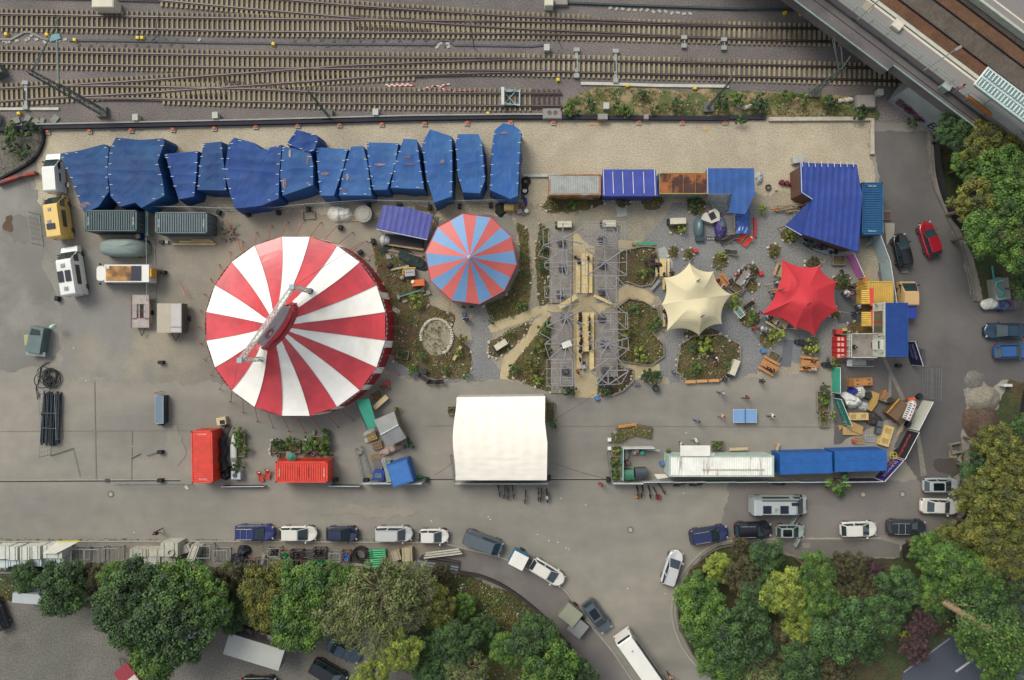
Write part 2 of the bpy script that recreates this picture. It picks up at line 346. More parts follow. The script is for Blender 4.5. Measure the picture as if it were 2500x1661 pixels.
kerb('cable_channel',[(1387,9),(1560,16),(1800,24),(1990,28)],.22,.3,M('3f4f50',.8,.15,1),'dark green pipe along the top of the railway, right half','pipe')
kerb('white_duct',[(1418,205),(1480,206),(1600,210),(1778,212)],.35,.18,M('c9c9ba',.8,.1,2),'long white cable duct below the lower track','cable duct')
kerb('white_duct',[(-100,268),(60,267),(145,267)],.3,.18,M('c9c9ba',.8,.1,2),'white cable duct at the left edge near the lattice mast foot','cable duct')
def heap(name,cx,cy,rx,ry,h,mat,label,cat,seed=0):
 c=W(cx,cy);b=MB()
 def f(u,v):
  a=u*2*math.pi;r=v;q=1+.18*noise.noise(Vector((math.cos(a)*1.5,math.sin(a)*1.5,seed)))
  x=rx*r*q*math.cos(a);y=ry*r*q*math.sin(a)
  z=h*max(0,(1-r**1.6))*(1+.35*noise.noise(Vector((x*.9,y*.9,seed+3))))
  return(c.x+x,c.y+y,z+.03)
 b.grid(f,28,9);return tag(b.build(name,mat,smooth=True),label,cat)
heap('gravel_heap',2400,975,2.1,1.6,1.1,M('8c8676',.95,.1,1,fine=5,finev=.25,bump=.05),'pale sand heap beside the soil pile on the right','sand heap',1)
heap('gravel_heap',2378,928,1.2,1.1,.3,M('77746d',.95,.1,1,fine=5,finev=.3,bump=.05),'low grey gravel heap above the pale sand heap','gravel heap',2)
heap('soil_heap',2392,1030,2.3,2.1,1.1,M('5c4a3c',.95,.25,1,fine=3,finev=.35,bump=.08),'brown soil heap below the pale sand heap','soil heap',3)
def manhole(px,py,label,ringc='6e6962'):
 t=thing('manhole_cover',label,'manhole',W(px,py),0,'manhole covers')
 MB().cyl((0,0,.02),.40,.014,24).build('frame',M(ringc,.9,.1,3),t)
 MB().cyl((0,0,.035),.24,.012,20).build('cover',M('b0aa9c',.9,.1,3),t)
manhole(270.5,1207,'manhole cover in the roadway left of the red containers')
manhole(1539,1294,'manhole cover in the middle of the road junction')
manhole(2107,1207.5,'dark ringed manhole cover above the silver camper van')
manhole(2203,1207,'manhole cover left of the silver car with glass roof')
o=MB().box((*W(262.5,1173.5)[:2],.05),(.5,.4,.08)).build('gully_grate',M('4a4244',.8));tag(o,'square dark gully grate on the drain slot at left','drain grate')
lit=M('e8e6dc',.9)
b=MB()
for px,py in[(1192,1262),(1197,1268),(1053,1272),(1340,1320),(1362,1324),(1382,1338),(1388,1341),(1312,1305),(1532,1437),(1369,1217),(1430,1233),(1669,1204),(1675,1057),(180,850),(325,1090),(210,930),(328,1300),(1624,1450)]:
 c=W(px,py);b.box((c.x,c.y,.04),(.14,.1,.03),random.random()*3)
tag(b.build('litter',lit),'scattered white scraps of paper on the road','litter',kind='stuff')
sl_m=M('a89e7c',.9,.22,.35,fine=5,finev=.16,h2='84795f',mix=(.45,.6))
rail_m=M('544642',.55,.15,1,metal=.35)
railtop_m=M('6d6463',.45,.15,1,metal=.4)
fast_m=M('5a4840',.9,.2,2)
def interp(pl,x):
 for(x0,y0),(x1,y1)in zip(pl[:-1],pl[1:]):
  if x0<=x<=x1:return y0+(y1-y0)*(x-x0)/(x1-x0)
 return None
sl_proto=[None,None]
def sleeper_mesh(L,w):
 b=MB();b.box((0,0,0),(w,L,.16));
 me=bpy.data.meshes.new('sleeper');me.from_pydata(b.v,[],b.f);me.materials.append(sl_m);return me
sl_thin=sleeper_mesh(2.75,.20);sl_wide=sleeper_mesh(2.75,.27)
def track(label,up,lo,k,x0,x1,wide,skip=lambda x:False,rust=None,nmax=100):
 t=thing('railway_track',label,'railway track',(0,0,0),0,'railway tracks')
 zr=.30+k*.004
 for pl in(up,lo):
  P=[W(x,y,.3)for x,y in pl]
  rb=MB();tb=MB()
  for a,c in zip(P[:-1],P[1:]):
   d=(c-a);L=d.length;ang=math.atan2(d.y,d.x);mid=(a+c)/2
   rb.box((mid.x,mid.y,zr-.075),(L+.01,.34,.03),ang)
   rb.box((mid.x,mid.y,zr-.03),(L+.01,.10,.10),ang)
   tb.box((mid.x,mid.y,zr+.035),(L+.01,.072,.03),ang)
  r=rb.build('rail',rust or rail_m,t);
  hb=tb.build('rail_head',rust or railtop_m,r)
 xs=[];x=x0
 while x<x1:
  if not skip(x):xs.append(x)
  x+=12.25
 inside=[x for x in xs if-10<x<2300]
 step_stuff=MB();n=0
 for x in xs:
  yu=interp(up,x);yl=interp(lo,x)
  if yu is None or yl is None:continue
  dx=3.0;yu2=interp(up,min(x+dx,up[-1][0]))or yu
  c=W(x,(yu+yl)/2,.2);ang=math.atan2(-(yu2-yu),dx)if abs(yu2-yu)>0 else 0
  z=.13+k*.003
  if-10<x<2300 and n<nmax and(len(inside)<=nmax or x>0):
   o=bpy.data.objects.new('sleeper',sl_wide if wide(x)else sl_thin);col.objects.link(o)
   o.parent=t;o.location=(c.x,c.y,z);o.rotation_euler=(0,0,ang*.5);n+=1
  else:step_stuff.box((c.x,c.y,z),(.28 if wide(x)else.23,2.75,.16),ang*.5)
 if step_stuff.v:
  o=step_stuff.build('sleeper',sl_m,t);o['kind']='stuff'
 return t
track('uppermost curving track running down to the bridge at the top',[(-300,-60),(500,-20),(699,0),(840,12),(1049,27),(1250,40),(1462,50),(1600,56),(1875,67)],[(-300,-20),(384,0),(625,23),(890,46),(1049,56),(1250,70),(1515,82),(1600,87),(1875,98)],0,395,1440,lambda x:True)
track('second track from the top, straight through under the bridge',[(-900,30),(0,34),(200,38),(625,46),(1250,53),(1462,57),(1875,67),(2300,76),(3000,92)],[(-900,60),(0,64),(200,67),(625,77),(1250,83),(1462,86),(1875,98),(2300,108),(3000,124)],1,-890,3000,lambda x:560<x)
track('third track from the top, below the cable trough',[(-900,110),(0,124),(625,137),(1250,143),(1568,151),(1875,159),(2190,168),(3000,190)],[(-900,140),(0,154),(625,166),(1250,173),(1568,181),(1875,189),(2190,198),(3000,220)],2,-890,3000,lambda x:500<x<1560)
track('slanting turnout track climbing from lower left to the third track',[(-900,235),(0,216),(159,208),(344,197),(625,177),(837,161),(1060,152),(1250,146),(1350,145)],[(-900,267),(0,248),(185,236),(344,228),(503,216),(625,208),(943,186),(1250,177),(1350,176)],3,-890,1010,lambda x:True)
track('lowest track ending at the pale buffer stop',[(159,209),(344,211),(625,218),(784,226),(1225,228),(1372,228)],[(185,240),(344,241),(625,249),(1225,259),(1372,259)],4,400,1300,lambda x:x<700)
for i,x in enumerate((1303,1315,1328,1340,1352,1364)):
 c=W(x,243,.15);o=bpy.data.objects.new('old_sleeper',None)
 bpy.data.objects.remove(o)
 o=MB().box((c.x,c.y,.11),(.2,2.4,.14)).build('old_sleeper',M('51403e',.9,.2,2))
 tag(o,'rusty dark sleeper under the track end behind the buffer stop','sleeper','rusty sleepers behind the buffer stop')
for(a,bq,lab)in[((860,44),(1010,52),'dark crossing plates of the upper turnout'),((540,203),(700,212),'dark crossing plates of the lower turnout')]:
 A=W(*a);B=W(*bq);b=MB()
 for i in range(12):
  p=A.lerp(B,i/11);b.box((p.x,p.y,.26),(.35,.5,.06))
 tag(b.build('crossing_plates',fast_m),lab,'rail fitting')
for(x0,y0,n,lab)in[(873,21,15,'row of brown fishplate blocks on the uppermost turnout'),(873,71,15,'row of brown fishplate blocks above the second track'),(467,195,8,'row of brown blocks on the upper rail of the lower turnout'),(467,237,8,'row of brown blocks on the lower rail of the lower turnout'),(720,145,11,'row of brown blocks under the third track rail'),(733,186,10,'row of brown blocks on the slanting rail')]:
 b=MB()
 for i in range(n):
  c=W(x0+i*12.25,y0+i*(.45 if y0<100 else 0));b.box((c.x,c.y,.25),(.2,.38,.1))
 tag(b.build('chair_blocks',M('3f2a24',.9,.2,2)),lab,'rail fitting')
def pointmach(px,y0,y1,label):
 t=thing('point_machine',label,'point machine',W(px,(y0+y1)/2),0,'point machines')
 L=(y1-y0)/S
 MB().box((0,0,.27),(.35,L,.1)).build('rod',M('9aa29c',.6,.15,2),t)
 MB().box((0,L/2,.3),(.7,.45,.3)).build('motor_box',M('a9aba3',.7,.1,2),t)
 MB().box((0,-L/2,.3),(.6,.5,.25)).build('end_box',M('a0a49c',.7,.1,2),t)
 MB().box((-.1,-.05,.36),(.12,1.1,.08)).build('lever',M('17191c',.7),t)
pointmach(67,205,265,'point machine across the lowest track at far left')
pointmach(1407,125,188,'left of the two point machines on the third track')
pointmach(1502,128,200,'right of the two point machines on the third track')
pointmach(1668,95,115,'small point box under the second track')
pointmach(1765,100,120,'small point box right of its twin under the second track')
YB=None
for px,py,lab in[(19,86,'yellow signal box at far left of the cable trough'),(118,87,'yellow signal box left of the blue cover'),(186,100,'yellow signal box right of the blue cover'),(339,95,'left of a touching pair of yellow signal boxes'),(350,95,'right of a touching pair of yellow signal boxes'),(669,110,'yellow signal box on the middle of the cable trough'),(1191,279,'yellow box under the buffer stop near the black wall'),(1362,197,'yellow box right of the buffer stop'),(1531,211,'yellow box on the white duct'),(1695,217,'large yellow box below the white duct'),(50,279,'yellow box by the weeds at the left edge'),(1915,34,'yellow box in the shadow left of the bridge edge'),(1954,36,'yellow box closest to the bridge edge')]:
 if YB is None:
  YB=thing('signal_box',lab,'signal box',W(px,py),0,'yellow trackside boxes')
  MB().box((0,0,.2),(.42,.38,.36),taper=.85).build('housing',M('e8c522',.6,.08,2),YB)
  MB().box((0,.05,.385),(.2,.14,.03)).build('lid',M('f2dc5a',.5),YB)
 else:dup(YB,W(px,py),random.uniform(-.3,.3),lab)
slab=None
random.seed(3)
spots=[(10,100),(22,103),(16,103),(42,100),(78,87),(70,95),(66,98),(90,97),(110,103),(146,99),(160,97),(1076,106),(1070,110),(1067,116),(1093,107),(1095,115),(487,98)]+[(1490+i*15,21+i*1.0+random.uniform(-2,2))for i in range(14)]
for px,py in spots:
 if slab is None:
  slab=thing('cover_slab','loose pale concrete cover slab lying on the ballast','slab',W(px,py),.4,'loose concrete cover slabs on the ballast')
  MB().box((0,0,.04),(.45,.3,.08)).build('slab',M('b9b7aa',.9,.1,2),slab)
 else:dup(slab,W(px,py),random.uniform(-1,1))
dk=None
for i in range(46):
 px=180+i*14 if i<20 else 720+(i-20)*16;py=(112 if i%2 else 100)+random.uniform(-2,2)
 if dk is None:
  dk=thing('dark_slab','weathered dark cover slab beside the long cable trough','slab',W(px,py),.4,'dark cover slabs beside the trough')
  MB().box((0,0,.03),(.4,.26,.06)).build('slab',M('5f5856',.95,.15,2),dk)
 else:dup(dk,W(px,py),random.uniform(.2,1))
for px,py,lab in[(339,292,'pale grey cabinet right of the lattice mast foot'),(532,287,'pale grey cabinet at mid left above the black wall'),(920,279,'pale grey cabinet below the striped barrier boards'),(1334,123,'pale grey cabinet at the end of the long trough'),(2141,231,'pale grey cabinet under the bridge near the abutment'),(1478,264,'tall pale cabinet standing in the weeds')]:
 t=thing('track_cabinet',lab,'cabinet',W(px,py),0,'trackside cabinets')
 MB().box((0,0,.4),(.6,.7,.8)).build('housing',M('b4b6ab',.7,.08,2),t);MB().box((0,0,.82),(.66,.76,.05)).build('lid',M('c3c4b8',.7),t)
for x0,y0,x1,y1,h,lab in[(224,-6,277,18,1.6,'white container hut cut by the top edge at left'),(1330,-8,1351,14,1.2,'white hut at the top edge right of centre'),(1352,-8,1386,12,.5,'grey slab base at the top edge'),(1325,265,1372,290,.6,'concrete pit with two round lids at the black wall'),(1460,278,1484,292,.9,'small concrete block on the black wall'),(1572,279,1584,291,.7,'narrow concrete block on the black wall'),(2091,232,2137,262,.8,'grey concrete plinth by the weeds near the abutment')]:
 c=W((x0+x1)/2,(y0+y1)/2,h);o=MB()
 sx,sy=(x1-x0)/S*(H-h)/H,(y1-y0)/S*(H-h)/H
 t=thing('concrete_block',lab,'concrete block',(c.x,c.y,0));o.box((0,0,h/2),(sx,sy,h));o.build('block',M('ddd6bf' if 'white' in lab else '8f8b84',.85,.08,1),t)
 MB().box((0,0,h+.02),(sx*.92,sy*.9,.05)).build('top',M('e2dcc6' if 'white' in lab else '99958c',.85,.08,1),t)
 if 'round' in lab:
  for dx in(-.35,.35):MB().cyl((dx,.1,h+.05),.27,.03,16).build('round_lid',M('6a6460',.9),t)
of=None
for i in range(19):
 px=119+i*102.2 if i<1 else None
xs=[(119,322),(221,320),(322,318),(424,316),(525,313),(626,309),(728,306),(830,305),(933,303),(1037,302),(1141,300),(1247,298),(1351,299),(1560,298),(1665,298),(1769,298)]
for i,(px,py)in enumerate(xs):
 lab='concrete fence foot with orange block beside the low black wall'
 if of is None:
  of=thing('fence_foot',lab,'fence foot',W(px,py+3),0,'fence feet along the low black wall')
  MB().box((0,0,.1),(.62,.5,.2),taper=.9).build('concrete_base',M('c0b7a8',.9,.1,2),of)
  MB().box((0,.1,.26),(.36,.3,.12)).build('orange_block',M('d9603a',.7,.1,2),of)
 else:dup(of,W(px,py+3),0)
for px,py,a,b_,rz,c,lab in[(1454,301,1.5,.5,3,'c9a173','wooden board on the gravel by the low wall'),(1721,314,.55,.5,20,'d0ad74','small square board on the gravel yard')]:
 o=MB().box((0,0,.05),(a,b_,.07)).build('board',M(c,.8,.12,2));o.location=W(px,py);o.rotation_euler.z=R(rz);tag(o,lab,'board')
def striped(px0,py0,px1,py1,label,name='barrier_board',w=.16,g='red and white barrier boards on the ballast'):
 a=W(px0,py0);b_=W(px1,py1);d=b_-a;L=d.length;n=max(4,int(L/.3))
 mb=MB();ang=math.atan2(d.y,d.x)
 for i in range(n):
  p=a.lerp(b_,(i+.5)/n);mb.box((p.x,p.y,.08),(L/n,w,.05),ang,m=i%2)
 return tag(mb.build(name,[M('e2dccf',.7),M('b03a3c',.7)]),label,'barrier board',g)
striped(941,208,1005,206,'striped barrier board, upper of a parallel pair')
striped(947,211,1013,209,'striped barrier board, lower of a parallel pair')
striped(1021,221,1085,211,'striped barrier board, slanting left one of the crossed heap')
striped(1040,216,1098,206,'striped barrier board, topmost slanting one of the crossed heap')
striped(1055,211,1118,227,'striped barrier board crossing the heap downwards')
striped(1071,223,1157,221,'striped barrier board lying level at the right of the heap')
t=thing('buffer_stop','pale blue steel buffer stop at the end of the lowest track','buffer stop',W(1247,243))
MB().box((-.95,0,.9),(.35,2.1,.6)).build('buffer_beam',M('cfd6cc',.6,.08,2),t)
b=MB()
for s in(-1,1):
 b.box((.1,s*.8,.45),(2.0,.14,.16));b.tube((-.9,s*.8,1.1),(1.1,s*.9,.4),.07);b.tube((-.9,s*.8,.4),(.6,-s*.8,.5),.05)
b.box((1.05,0,.45),(.14,1.9,.14));b.build('frame',M('a9c4c4',.6,.1,2),t)
for s in(-.7,.7):MB().cyl((-1.16,s,.9),.12,.06,10).build('buffer_plate',M('222222',.6),t)
def lattice(px0,py0,z0,px1,py1,z1,r=.28,n=12):
 a=W(px0,py0,z0);b_=W(px1,py1,z1);mb=MB();d=(b_-a);z=d.normalized();u=z.orthogonal().normalized();v=z.cross(u)
 def c(i,k):rr=r*(1-.45*i/n);return a+d*(i/n)+(u*[1,1,-1,-1][k]+v*[1,-1,-1,1][k])*rr
 for i in range(n):
  for k in range(4):
   mb.tube(c(i,k),c(i+1,k),.045,4);mb.tube(c(i,k),c(i+1,(k+1)%4),.028,3);mb.tube(c(i,k),c(i,(k+1)%4),.028,3)
 return mb
mast_m=M('53605c',.7,.15,2)
def vertical_top(px0,py0,z):
 return(1250+(px0-1250)*H/(H-z),830.5+(py0-830.5)*H/(H-z))
def catmast(px,py,z,label,arm=None,r=.28,foot=True):
 t=thing('catenary_mast',label,'catenary mast',W(px,py),0,'catenary masts')
 tx,ty=vertical_top(px,py,z)
 lattice(px,py,.4,tx,ty,z,r).build('mast',mast_m,t,ab=True)
 if foot:MB().box((0,0,.25),(1.2,1.2,.5)).build('foundation',M('6c6e66',.9,.15,1),t)
 if arm:
  b=MB();top=W(tx,ty,z)
  for k,(dx,dy,dz)in enumerate(arm):b.tube(top-Vector((0,0,.3+k*.35)),(top.x+dx,top.y+dy,z+dz),.05)
  b.build('bracket_arm',mast_m,t,ab=True)
 return t
catmast(253,276,12.5,'tall dark lattice mast leaning over the lowest track at left',[(1.5,3,-.5),(2.5,6,-1)],.34)
catmast(802,284,8.0,'slim grey mast beside the black wall at centre left',[(0.1,.5,0)],.10)
catmast(1728,264,8.5,'slender lattice mast in the weeds below the white duct',[(.4,1.6,-.2),(.4,1.6,-1)],.12)
catmast(1985,228,7.5,'pale lattice mast with brackets next to the bridge',[(-.5,2.2,.3),(.6,1.2,.2),(-1.6,2.8,.6),(-1.2,3.2,.2)],.3)
t=thing('track_gantry','thin grey signal mast spanning upwards over the third track','signal mast',W(143,205))
a=W(143,205,7.5);b_=W(139,98,7.5)
MB().tube(a,b_,.12).tube(W(143,205,7.5),W(143,205,7.5)-Vector((0,0,.2)),.1).build('boom',M('75827c',.7),t,ab=True)
MB().tube((W(143,205,7.5).x,W(143,205,7.5).y,0),W(143,205,7.5),.12).build('post',M('75827c',.7),t,ab=True)
MB().box(tuple(b_+Vector((-.3,.3,-.2))),(1.2,.6,.3),.3).build('lamp_head',M('6f9aa0',.7),t,ab=True)
t=thing('signal_mast','thin mast with a small crossbar over the two upper tracks','signal mast',W(1140,60))
p=W(1150,60,6);MB().tube((p.x,p.y,0),p,.07).build('post',M('70766c',.7),t,ab=True)
b=MB();b.tube(W(1151,0,6),W(1150,60,6),.05).tube(W(1136,52,6),W(1166,52,6),.05).tube(W(1136,52,6),W(1134,140,3),.03).tube(W(1166,52,6),W(1168,92,3),.03);b.build('crossbar',M('70766c',.7),t,ab=True)
for pts,lab in[([(390,34),(382,60),(380,92),(370,100),(395,80)],'thin black hose looping over the two upper tracks at left'),([(130,25),(138,45),(140,90)],'thin black cable beside the blue cover'),([(1355,40),(1360,90),(1370,115),(1362,130),(1358,170)],'thin black cable crossing three tracks right of centre'),([(820,275),(818,285),(812,290)],'short cable stub by the slim mast')]:
 b=MB();b.path([W(x,y,.38)for x,y in curve_px(pts,4)],.03,4);tag(b.build('cable',M('23201f',.8)),lab,'cable')
o=MB().sphere((0,0,0),(.5,.35,.3),jit=.2,half=True).build('tarp_cover',M('5f9a9a',.7,.2,3));o.location=W(135,91);tag(o,'small blue cover heap next to the cable trough','cover')
tag(MB().box((*W(5,180)[:2],.6),(1.4,1.2,1.2),.5).build('relay_cabinet',M('5c645f',.7)),'dark cabinet cut by the left edge beside the third track','cabinet')
tag(MB().sphere((*W(0,295)[:2],.4),(.5,.9,.6),jit=.1,half=True).build('domed_cover',M('6f8a86',.6)),'domed grey cover cut by the left edge','cover')
b=MB()
for x,y,s,rz in[(40,296,1.0,.3),(70,290,.8,1),(90,297,.8,.5),(136,292,1.0,.9),(66,328,.6,.2),(105,296,.7,1.2)]:
 o=MB().box((0,0,.12),(s,s*.7,.2)).build('rubble_slab',M('8f9289',.9,.15,2));o.location=W(x,y);o.rotation_euler.z=rz
 tag(o,'broken concrete slab lying by the weeds at the left edge','slab','broken slabs at the left edge')
DZ=5.6;PZ=6.5
def Wd(px,py,z=DZ):return W(px,py,z)
deckm=M('6f6a68',.9,.14,.4,fine=5,finev=.1,h2='5d5856',mix=(.45,.6))
u=Vector((.799,-.602,0))
def far(v,s=1):return v+u*60*s
def line(px,py,z):return W(px,py,z)
def band(a_px,b_px,z,s0=-45,s1=60):
 a=W(*a_px,z);b_=W(*b_px,z);return[a+u*s0,b_+u*s0,b_+u*s1,a+u*s1]
br=thing('railway_bridge','grey railway bridge crossing the tracks at the top right corner','bridge',(W(2166,173)[0],W(2166,173)[1],0))
e0=W(1936,0,DZ);e1=W(2166,173,DZ);e2=W(2180,161,DZ);e3=W(2235,203,DZ)
rt=W(2700,0,DZ);
pts=[e1-u*60,e1,e2,e2+u*70,e2+u*70+Vector((30,40,0)),e1-u*60+Vector((30,40,0))]
MB().prism([(p.x,p.y)for p in pts],DZ-1.3,DZ).build('deck',deckm,br,ab=True)
eb=MB()
d1=(e1-u*60);eb.tube(d1+Vector((0,0,.12)),e1+Vector((0,0,.12)),.09,6);eb.tube(e2+Vector((0,0,.12)),e2+u*70+Vector((0,0,.12)),.09,6)
eb.build('edge_beam',M('8fa5a0',.7),br,ab=True)
a0=W(2172,248);a1=W(2300,344);nrm=Vector((u.y,-u.x,0))
wall_dir=(a1-a0).normalized()
w0=Vector((e3.x,e3.y,0))-u*0.0;g0=W(2174,246)
ab=MB();p0=Vector((g0.x,g0.y));
base=Vector((e3.x,e3.y));uu=Vector((u.x,u.y));P=[base,base+uu*60,base+uu*60+Vector((30,40)),base+Vector((30,40))]
ab.prism([tuple(q)for q in P],0,DZ-1.3);ab.build('abutment',M('9aa49f',.85,.10,.4,fine=4,finev=.06,h2='8b9692',mix=(.45,.6)),br,ab=True)
face=Vector((nrm.x,nrm.y,0))
def onwall(s,z,lift=.0):v=Vector((base.x,base.y,0))+u*s+face*lift;v.z=z;return v
gm=MB();gm.text('BARDO',onwall(5.2,.75,.02),u,(0,0,1),1.9,lift=.01,sx=.95);gm.build('graffiti_lettering',M('141a1c',.9),br,ab=True)
gm=MB();gm.text('PMKC',onwall(8.0,2.3,.02),u,(0,0,1),.8,lift=.01,sx=.8);gm.build('graffiti_tag',M('141a1c',.9),br,ab=True)
gm=MB();random.seed(11)
for i in range(26):
 s=.6+i*.16;h0=1.6-i*.02;gm.add([onwall(s,.4+random.random()*.4,.015),onwall(s+.35,.5+random.random()*.4,.015),onwall(s+.3+random.random()*.2,h0+random.random()*.5,.015),onwall(s-.1,h0+random.random()*.4,.015)],[(0,1,2,3)])
gm.build('graffiti_colour_patch',M('7a3048',.9,.3,2,h2='84747f',mix=(.45,.5)),br,ab=True)
def toplayer(name,a_px,b_px,z,th,mat,zb=None,s0=-45,s1=60):
 q=band(a_px,b_px,z,s0,s1);mb=MB();mb.prism([(p.x,p.y)for p in q],zb if zb is not None else z-th,z);return mb.build(name,mat,br,ab=True)
toplayer('crack_joint',(1985,0),(1989,0),DZ+.01,.02,M('2e2c2e',.9,.3,2))
toplayer('platform',(2044,0),(2145,0),PZ,.9,M('8f8a85',.85,.06,.3,fine=6,finev=.05),DZ)
toplayer('warning_strip',(2113,0),(2122,0),PZ+.02,.02,M('ddd6c0',.8))
toplayer('platform_gap',(2124,0),(2127,0),PZ+.012,.01,M('3a3836',.8))
toplayer('platform_edge',(2129,0),(2142,0),PZ+.02,.02,M('c9c7b2',.8))
toplayer('track_bed',(2146,0),(2196,0),DZ+.05,.04,M('6b4a33',.95,.2,.8,fine=4,finev=.2),DZ)
toplayer('track_bed',(2200,0),(2281,0),DZ+.05,.04,M('5f564c',.95,.2,.8,fine=4,finev=.2),DZ)
toplayer('track_bed',(2285,0),(2339,0),DZ+.05,.04,M('694c35',.95,.2,.8,fine=4,finev=.2),DZ)
toplayer('track_bed',(2343,0),(2388,0),DZ+.05,.04,M('4d4640',.95,.2,.8,fine=4,finev=.2),DZ)
for x in(2198,2283,2341):toplayer('bridge_rail',(x-1.5,0),(x+1.5,0),DZ+.22,.2,M('2f2e33',.5,metal=.4),DZ)
toplayer('platform_edge',(2390,0),(2400,0),PZ+.02,.9,M('b9bfae',.8),DZ)
toplayer('warning_strip',(2423,0),(2430,0),PZ+.02,.9,M('ddd6c0',.8),DZ)
toplayer('platform',(2400,0),(2423,0),PZ,.9,M('8f8a85',.85,.06,.3),DZ)
toplayer('platform',(2430,0),(2660,0),PZ,.9,M('8a8580',.85,.06,.3),DZ)
rb=MB();r0=W(2044,0,PZ)
for k in range(-14,30):
 p=r0+u*(k*2.2);rb.tube(p,p+Vector((0,0,1.1)),.035,4)
for hh in(1.1,.55):rb.tube(r0-u*31+Vector((0,0,hh)),r0+u*64+Vector((0,0,hh)),.045,5)
rb.build('railing',M('7fa598',.6),br,ab=True)
rb=MB();r1=W(2014,0,DZ)
for k in range(0,8):
 p=r1+u*(k*3.6+.3);q=p+Vector((.602,.799,0))*1.0
 for dd in(-.18,0,.18):rb.tube(p+u*dd+Vector((0,0,.1)),q+u*dd+Vector((0,0,.1)),.03,4)
rb.tube(r1-u*30+Vector((0,0,.1)),r1+u*40+Vector((0,0,.1)),.04,4)
rb.build('cable_bracket',M('3d403e',.7),br,ab=True)
def lamp(base_px,label):
 b0=W(*base_px,PZ);t=thing('platform_lamp',label,'lamp post',b0,0,'platform lamps')
 MB().tube((0,0,0),(0,0,5.2),.07,8,.05).build('pole',M('a9b3ae',.5),t)
 MB().box((.25,.15,5.22),(.8,.28,.1),R(31)).build('lamp_head',M('8b928f',.5),t)
lamp((2256,172),'lamp post on the platform near the canopy')
lamp((2095,47),'lamp post on the platform near the top edge')
c=W(2192,61,PZ+.4);t=thing('platform_box','pale square kiosk box on the platform edge','kiosk',(c.x,c.y,PZ+.03))
MB().box((0,0,.2),(1.1,.95,.4),R(-37)).build('housing',M('cfc9b4',.8,.06,2),t);MB().box((0,0,.42),(1.0,.85,.04),R(-37)).build('lid',M('ddd7c2',.8),t)
c=W(2118,17,PZ);tag(MB().box((0,0,.03),(1.0,1.1,.05),R(-37)).build('access_hatch',M('a89c86',.8)),'tan hatch set in the platform near the top edge','hatch').location=(c.x,c.y,PZ)
c=W(2298,219,DZ);t=thing('signal_cabinet','pale box on the outer bridge walkway near the walking person','cabinet',(c.x,c.y,DZ))
MB().box((0,0,.5),(.9,.6,1),R(-37)).build('housing',M('8b9490',.8),t);MB().box((0,0,1.03),(1.0,.7,.05),R(-37)).build('lid',M('a8b4ac',.8),t)
c=W(2383,262,PZ);t=thing('platform_bench','orange bench on the platform under the canopy edge','bench',(c.x,c.y,PZ),R(-37))
MB().box((0,0,.45),(3.2,.5,.06)).build('seat',M('a8682a',.7,.1,2),t);MB().box((0,-.28,.75),(3.2,.06,.5)).build('backrest',M('a8682a',.7,.1,2),t)
for s in(-1.3,1.3):MB().box((s,0,.21),(.1,.4,.42)).build('leg',M('555555',.5),t)
CZ=PZ+3.0
c0=W(2413,165,CZ);c1=W(2378,208,CZ);cw=(c0-c1);t=thing('platform_canopy','white ribbed platform canopy roof on the right edge','canopy',(c1.x,c1.y,PZ))
n=(c0-c1).normalized();L=26;Wd_=cw.length
MB().prism([tuple((c1+u*.1)[:2]),tuple((c1+u*L)[:2]),tuple((c1+u*L+n*Wd_)[:2]),tuple((c1+n*Wd_)[:2])],CZ-.25,CZ-.05).build('roof_panel',M('7fa3a4',.5,.1,.6),t,ab=True)
b=MB()
for k in range(int(L/.42)):
 p=c1+u*(.3+k*.42)
 b.tube(p+n*.25+Vector((0,0,.05)),p+n*(Wd_*.42)+Vector((0,0,.05)),.075,5);b.tube(p+n*(Wd_*.6)+Vector((0,0,.05)),p+n*(Wd_*.95)+Vector((0,0,.05)),.075,5)
b.build('rib',M('dfe6dc',.6),t,ab=True)
b=MB()
for q in(.05,.5,.97):b.tube(c1+n*Wd_*q,c1+n*Wd_*q+u*L,.1,6)
b.tube(c1,c1+n*Wd_,.12,6);b.build('edge_frame',M('d5e2dc',.6),t,ab=True)
for k in range(4):
 p=c1+n*(Wd_*.5)+u*(3+k*6.5);MB().tube((p.x,p.y,PZ),(p.x,p.y,CZ-.2),.11,8).build('column',M('9fb5ae',.6),t,ab=True)
glass=M('36494e',.08,.15,2,spec=.8,f=.5);glass_l=M('5d7c7c',.15,.05,1,f=.5)
tyre=M('1c1b1c',.85,.1,4);rim_m=M('8f9090',.35,metal=.6);lampw=M('a7adad',.2);lampr=M('a0202a',.3);blackp=M('17181b',.55)
def rrect(L,Wd,r,n=4,nose=0.0):
 out=[]
 for sx,sy,a0 in((1,1,0),(-1,1,90),(-1,-1,180),(1,-1,270)):
  rr=r*(1+nose)if sx>0 else r
  rx=min(rr,L/2.2);ry=min(rr,Wd/2.05)
  for i in range(n+1):
   a=R(a0+90*i/n);out.append((sx*(L/2-rx)+rx*math.cos(a),sy*(Wd/2-ry)+ry*math.sin(a)))
 return out
def loft(mb,rings,m=0,cap=True,capb=False):
 n=len(rings[0]);vs=[v for r_ in rings for v in r_];fs=[]
 for j in range(len(rings)-1):
  for i in range(n):fs.append((j*n+i,j*n+(i+1)%n,(j+1)*n+(i+1)%n,(j+1)*n+i))
 if cap:fs.append(tuple(range((len(rings)-1)*n,len(rings)*n)))
 if capb:fs.append(tuple(range(n-1,-1,-1)))
 mb.add(vs,fs,m);return mb
CARCOUNT=[0]
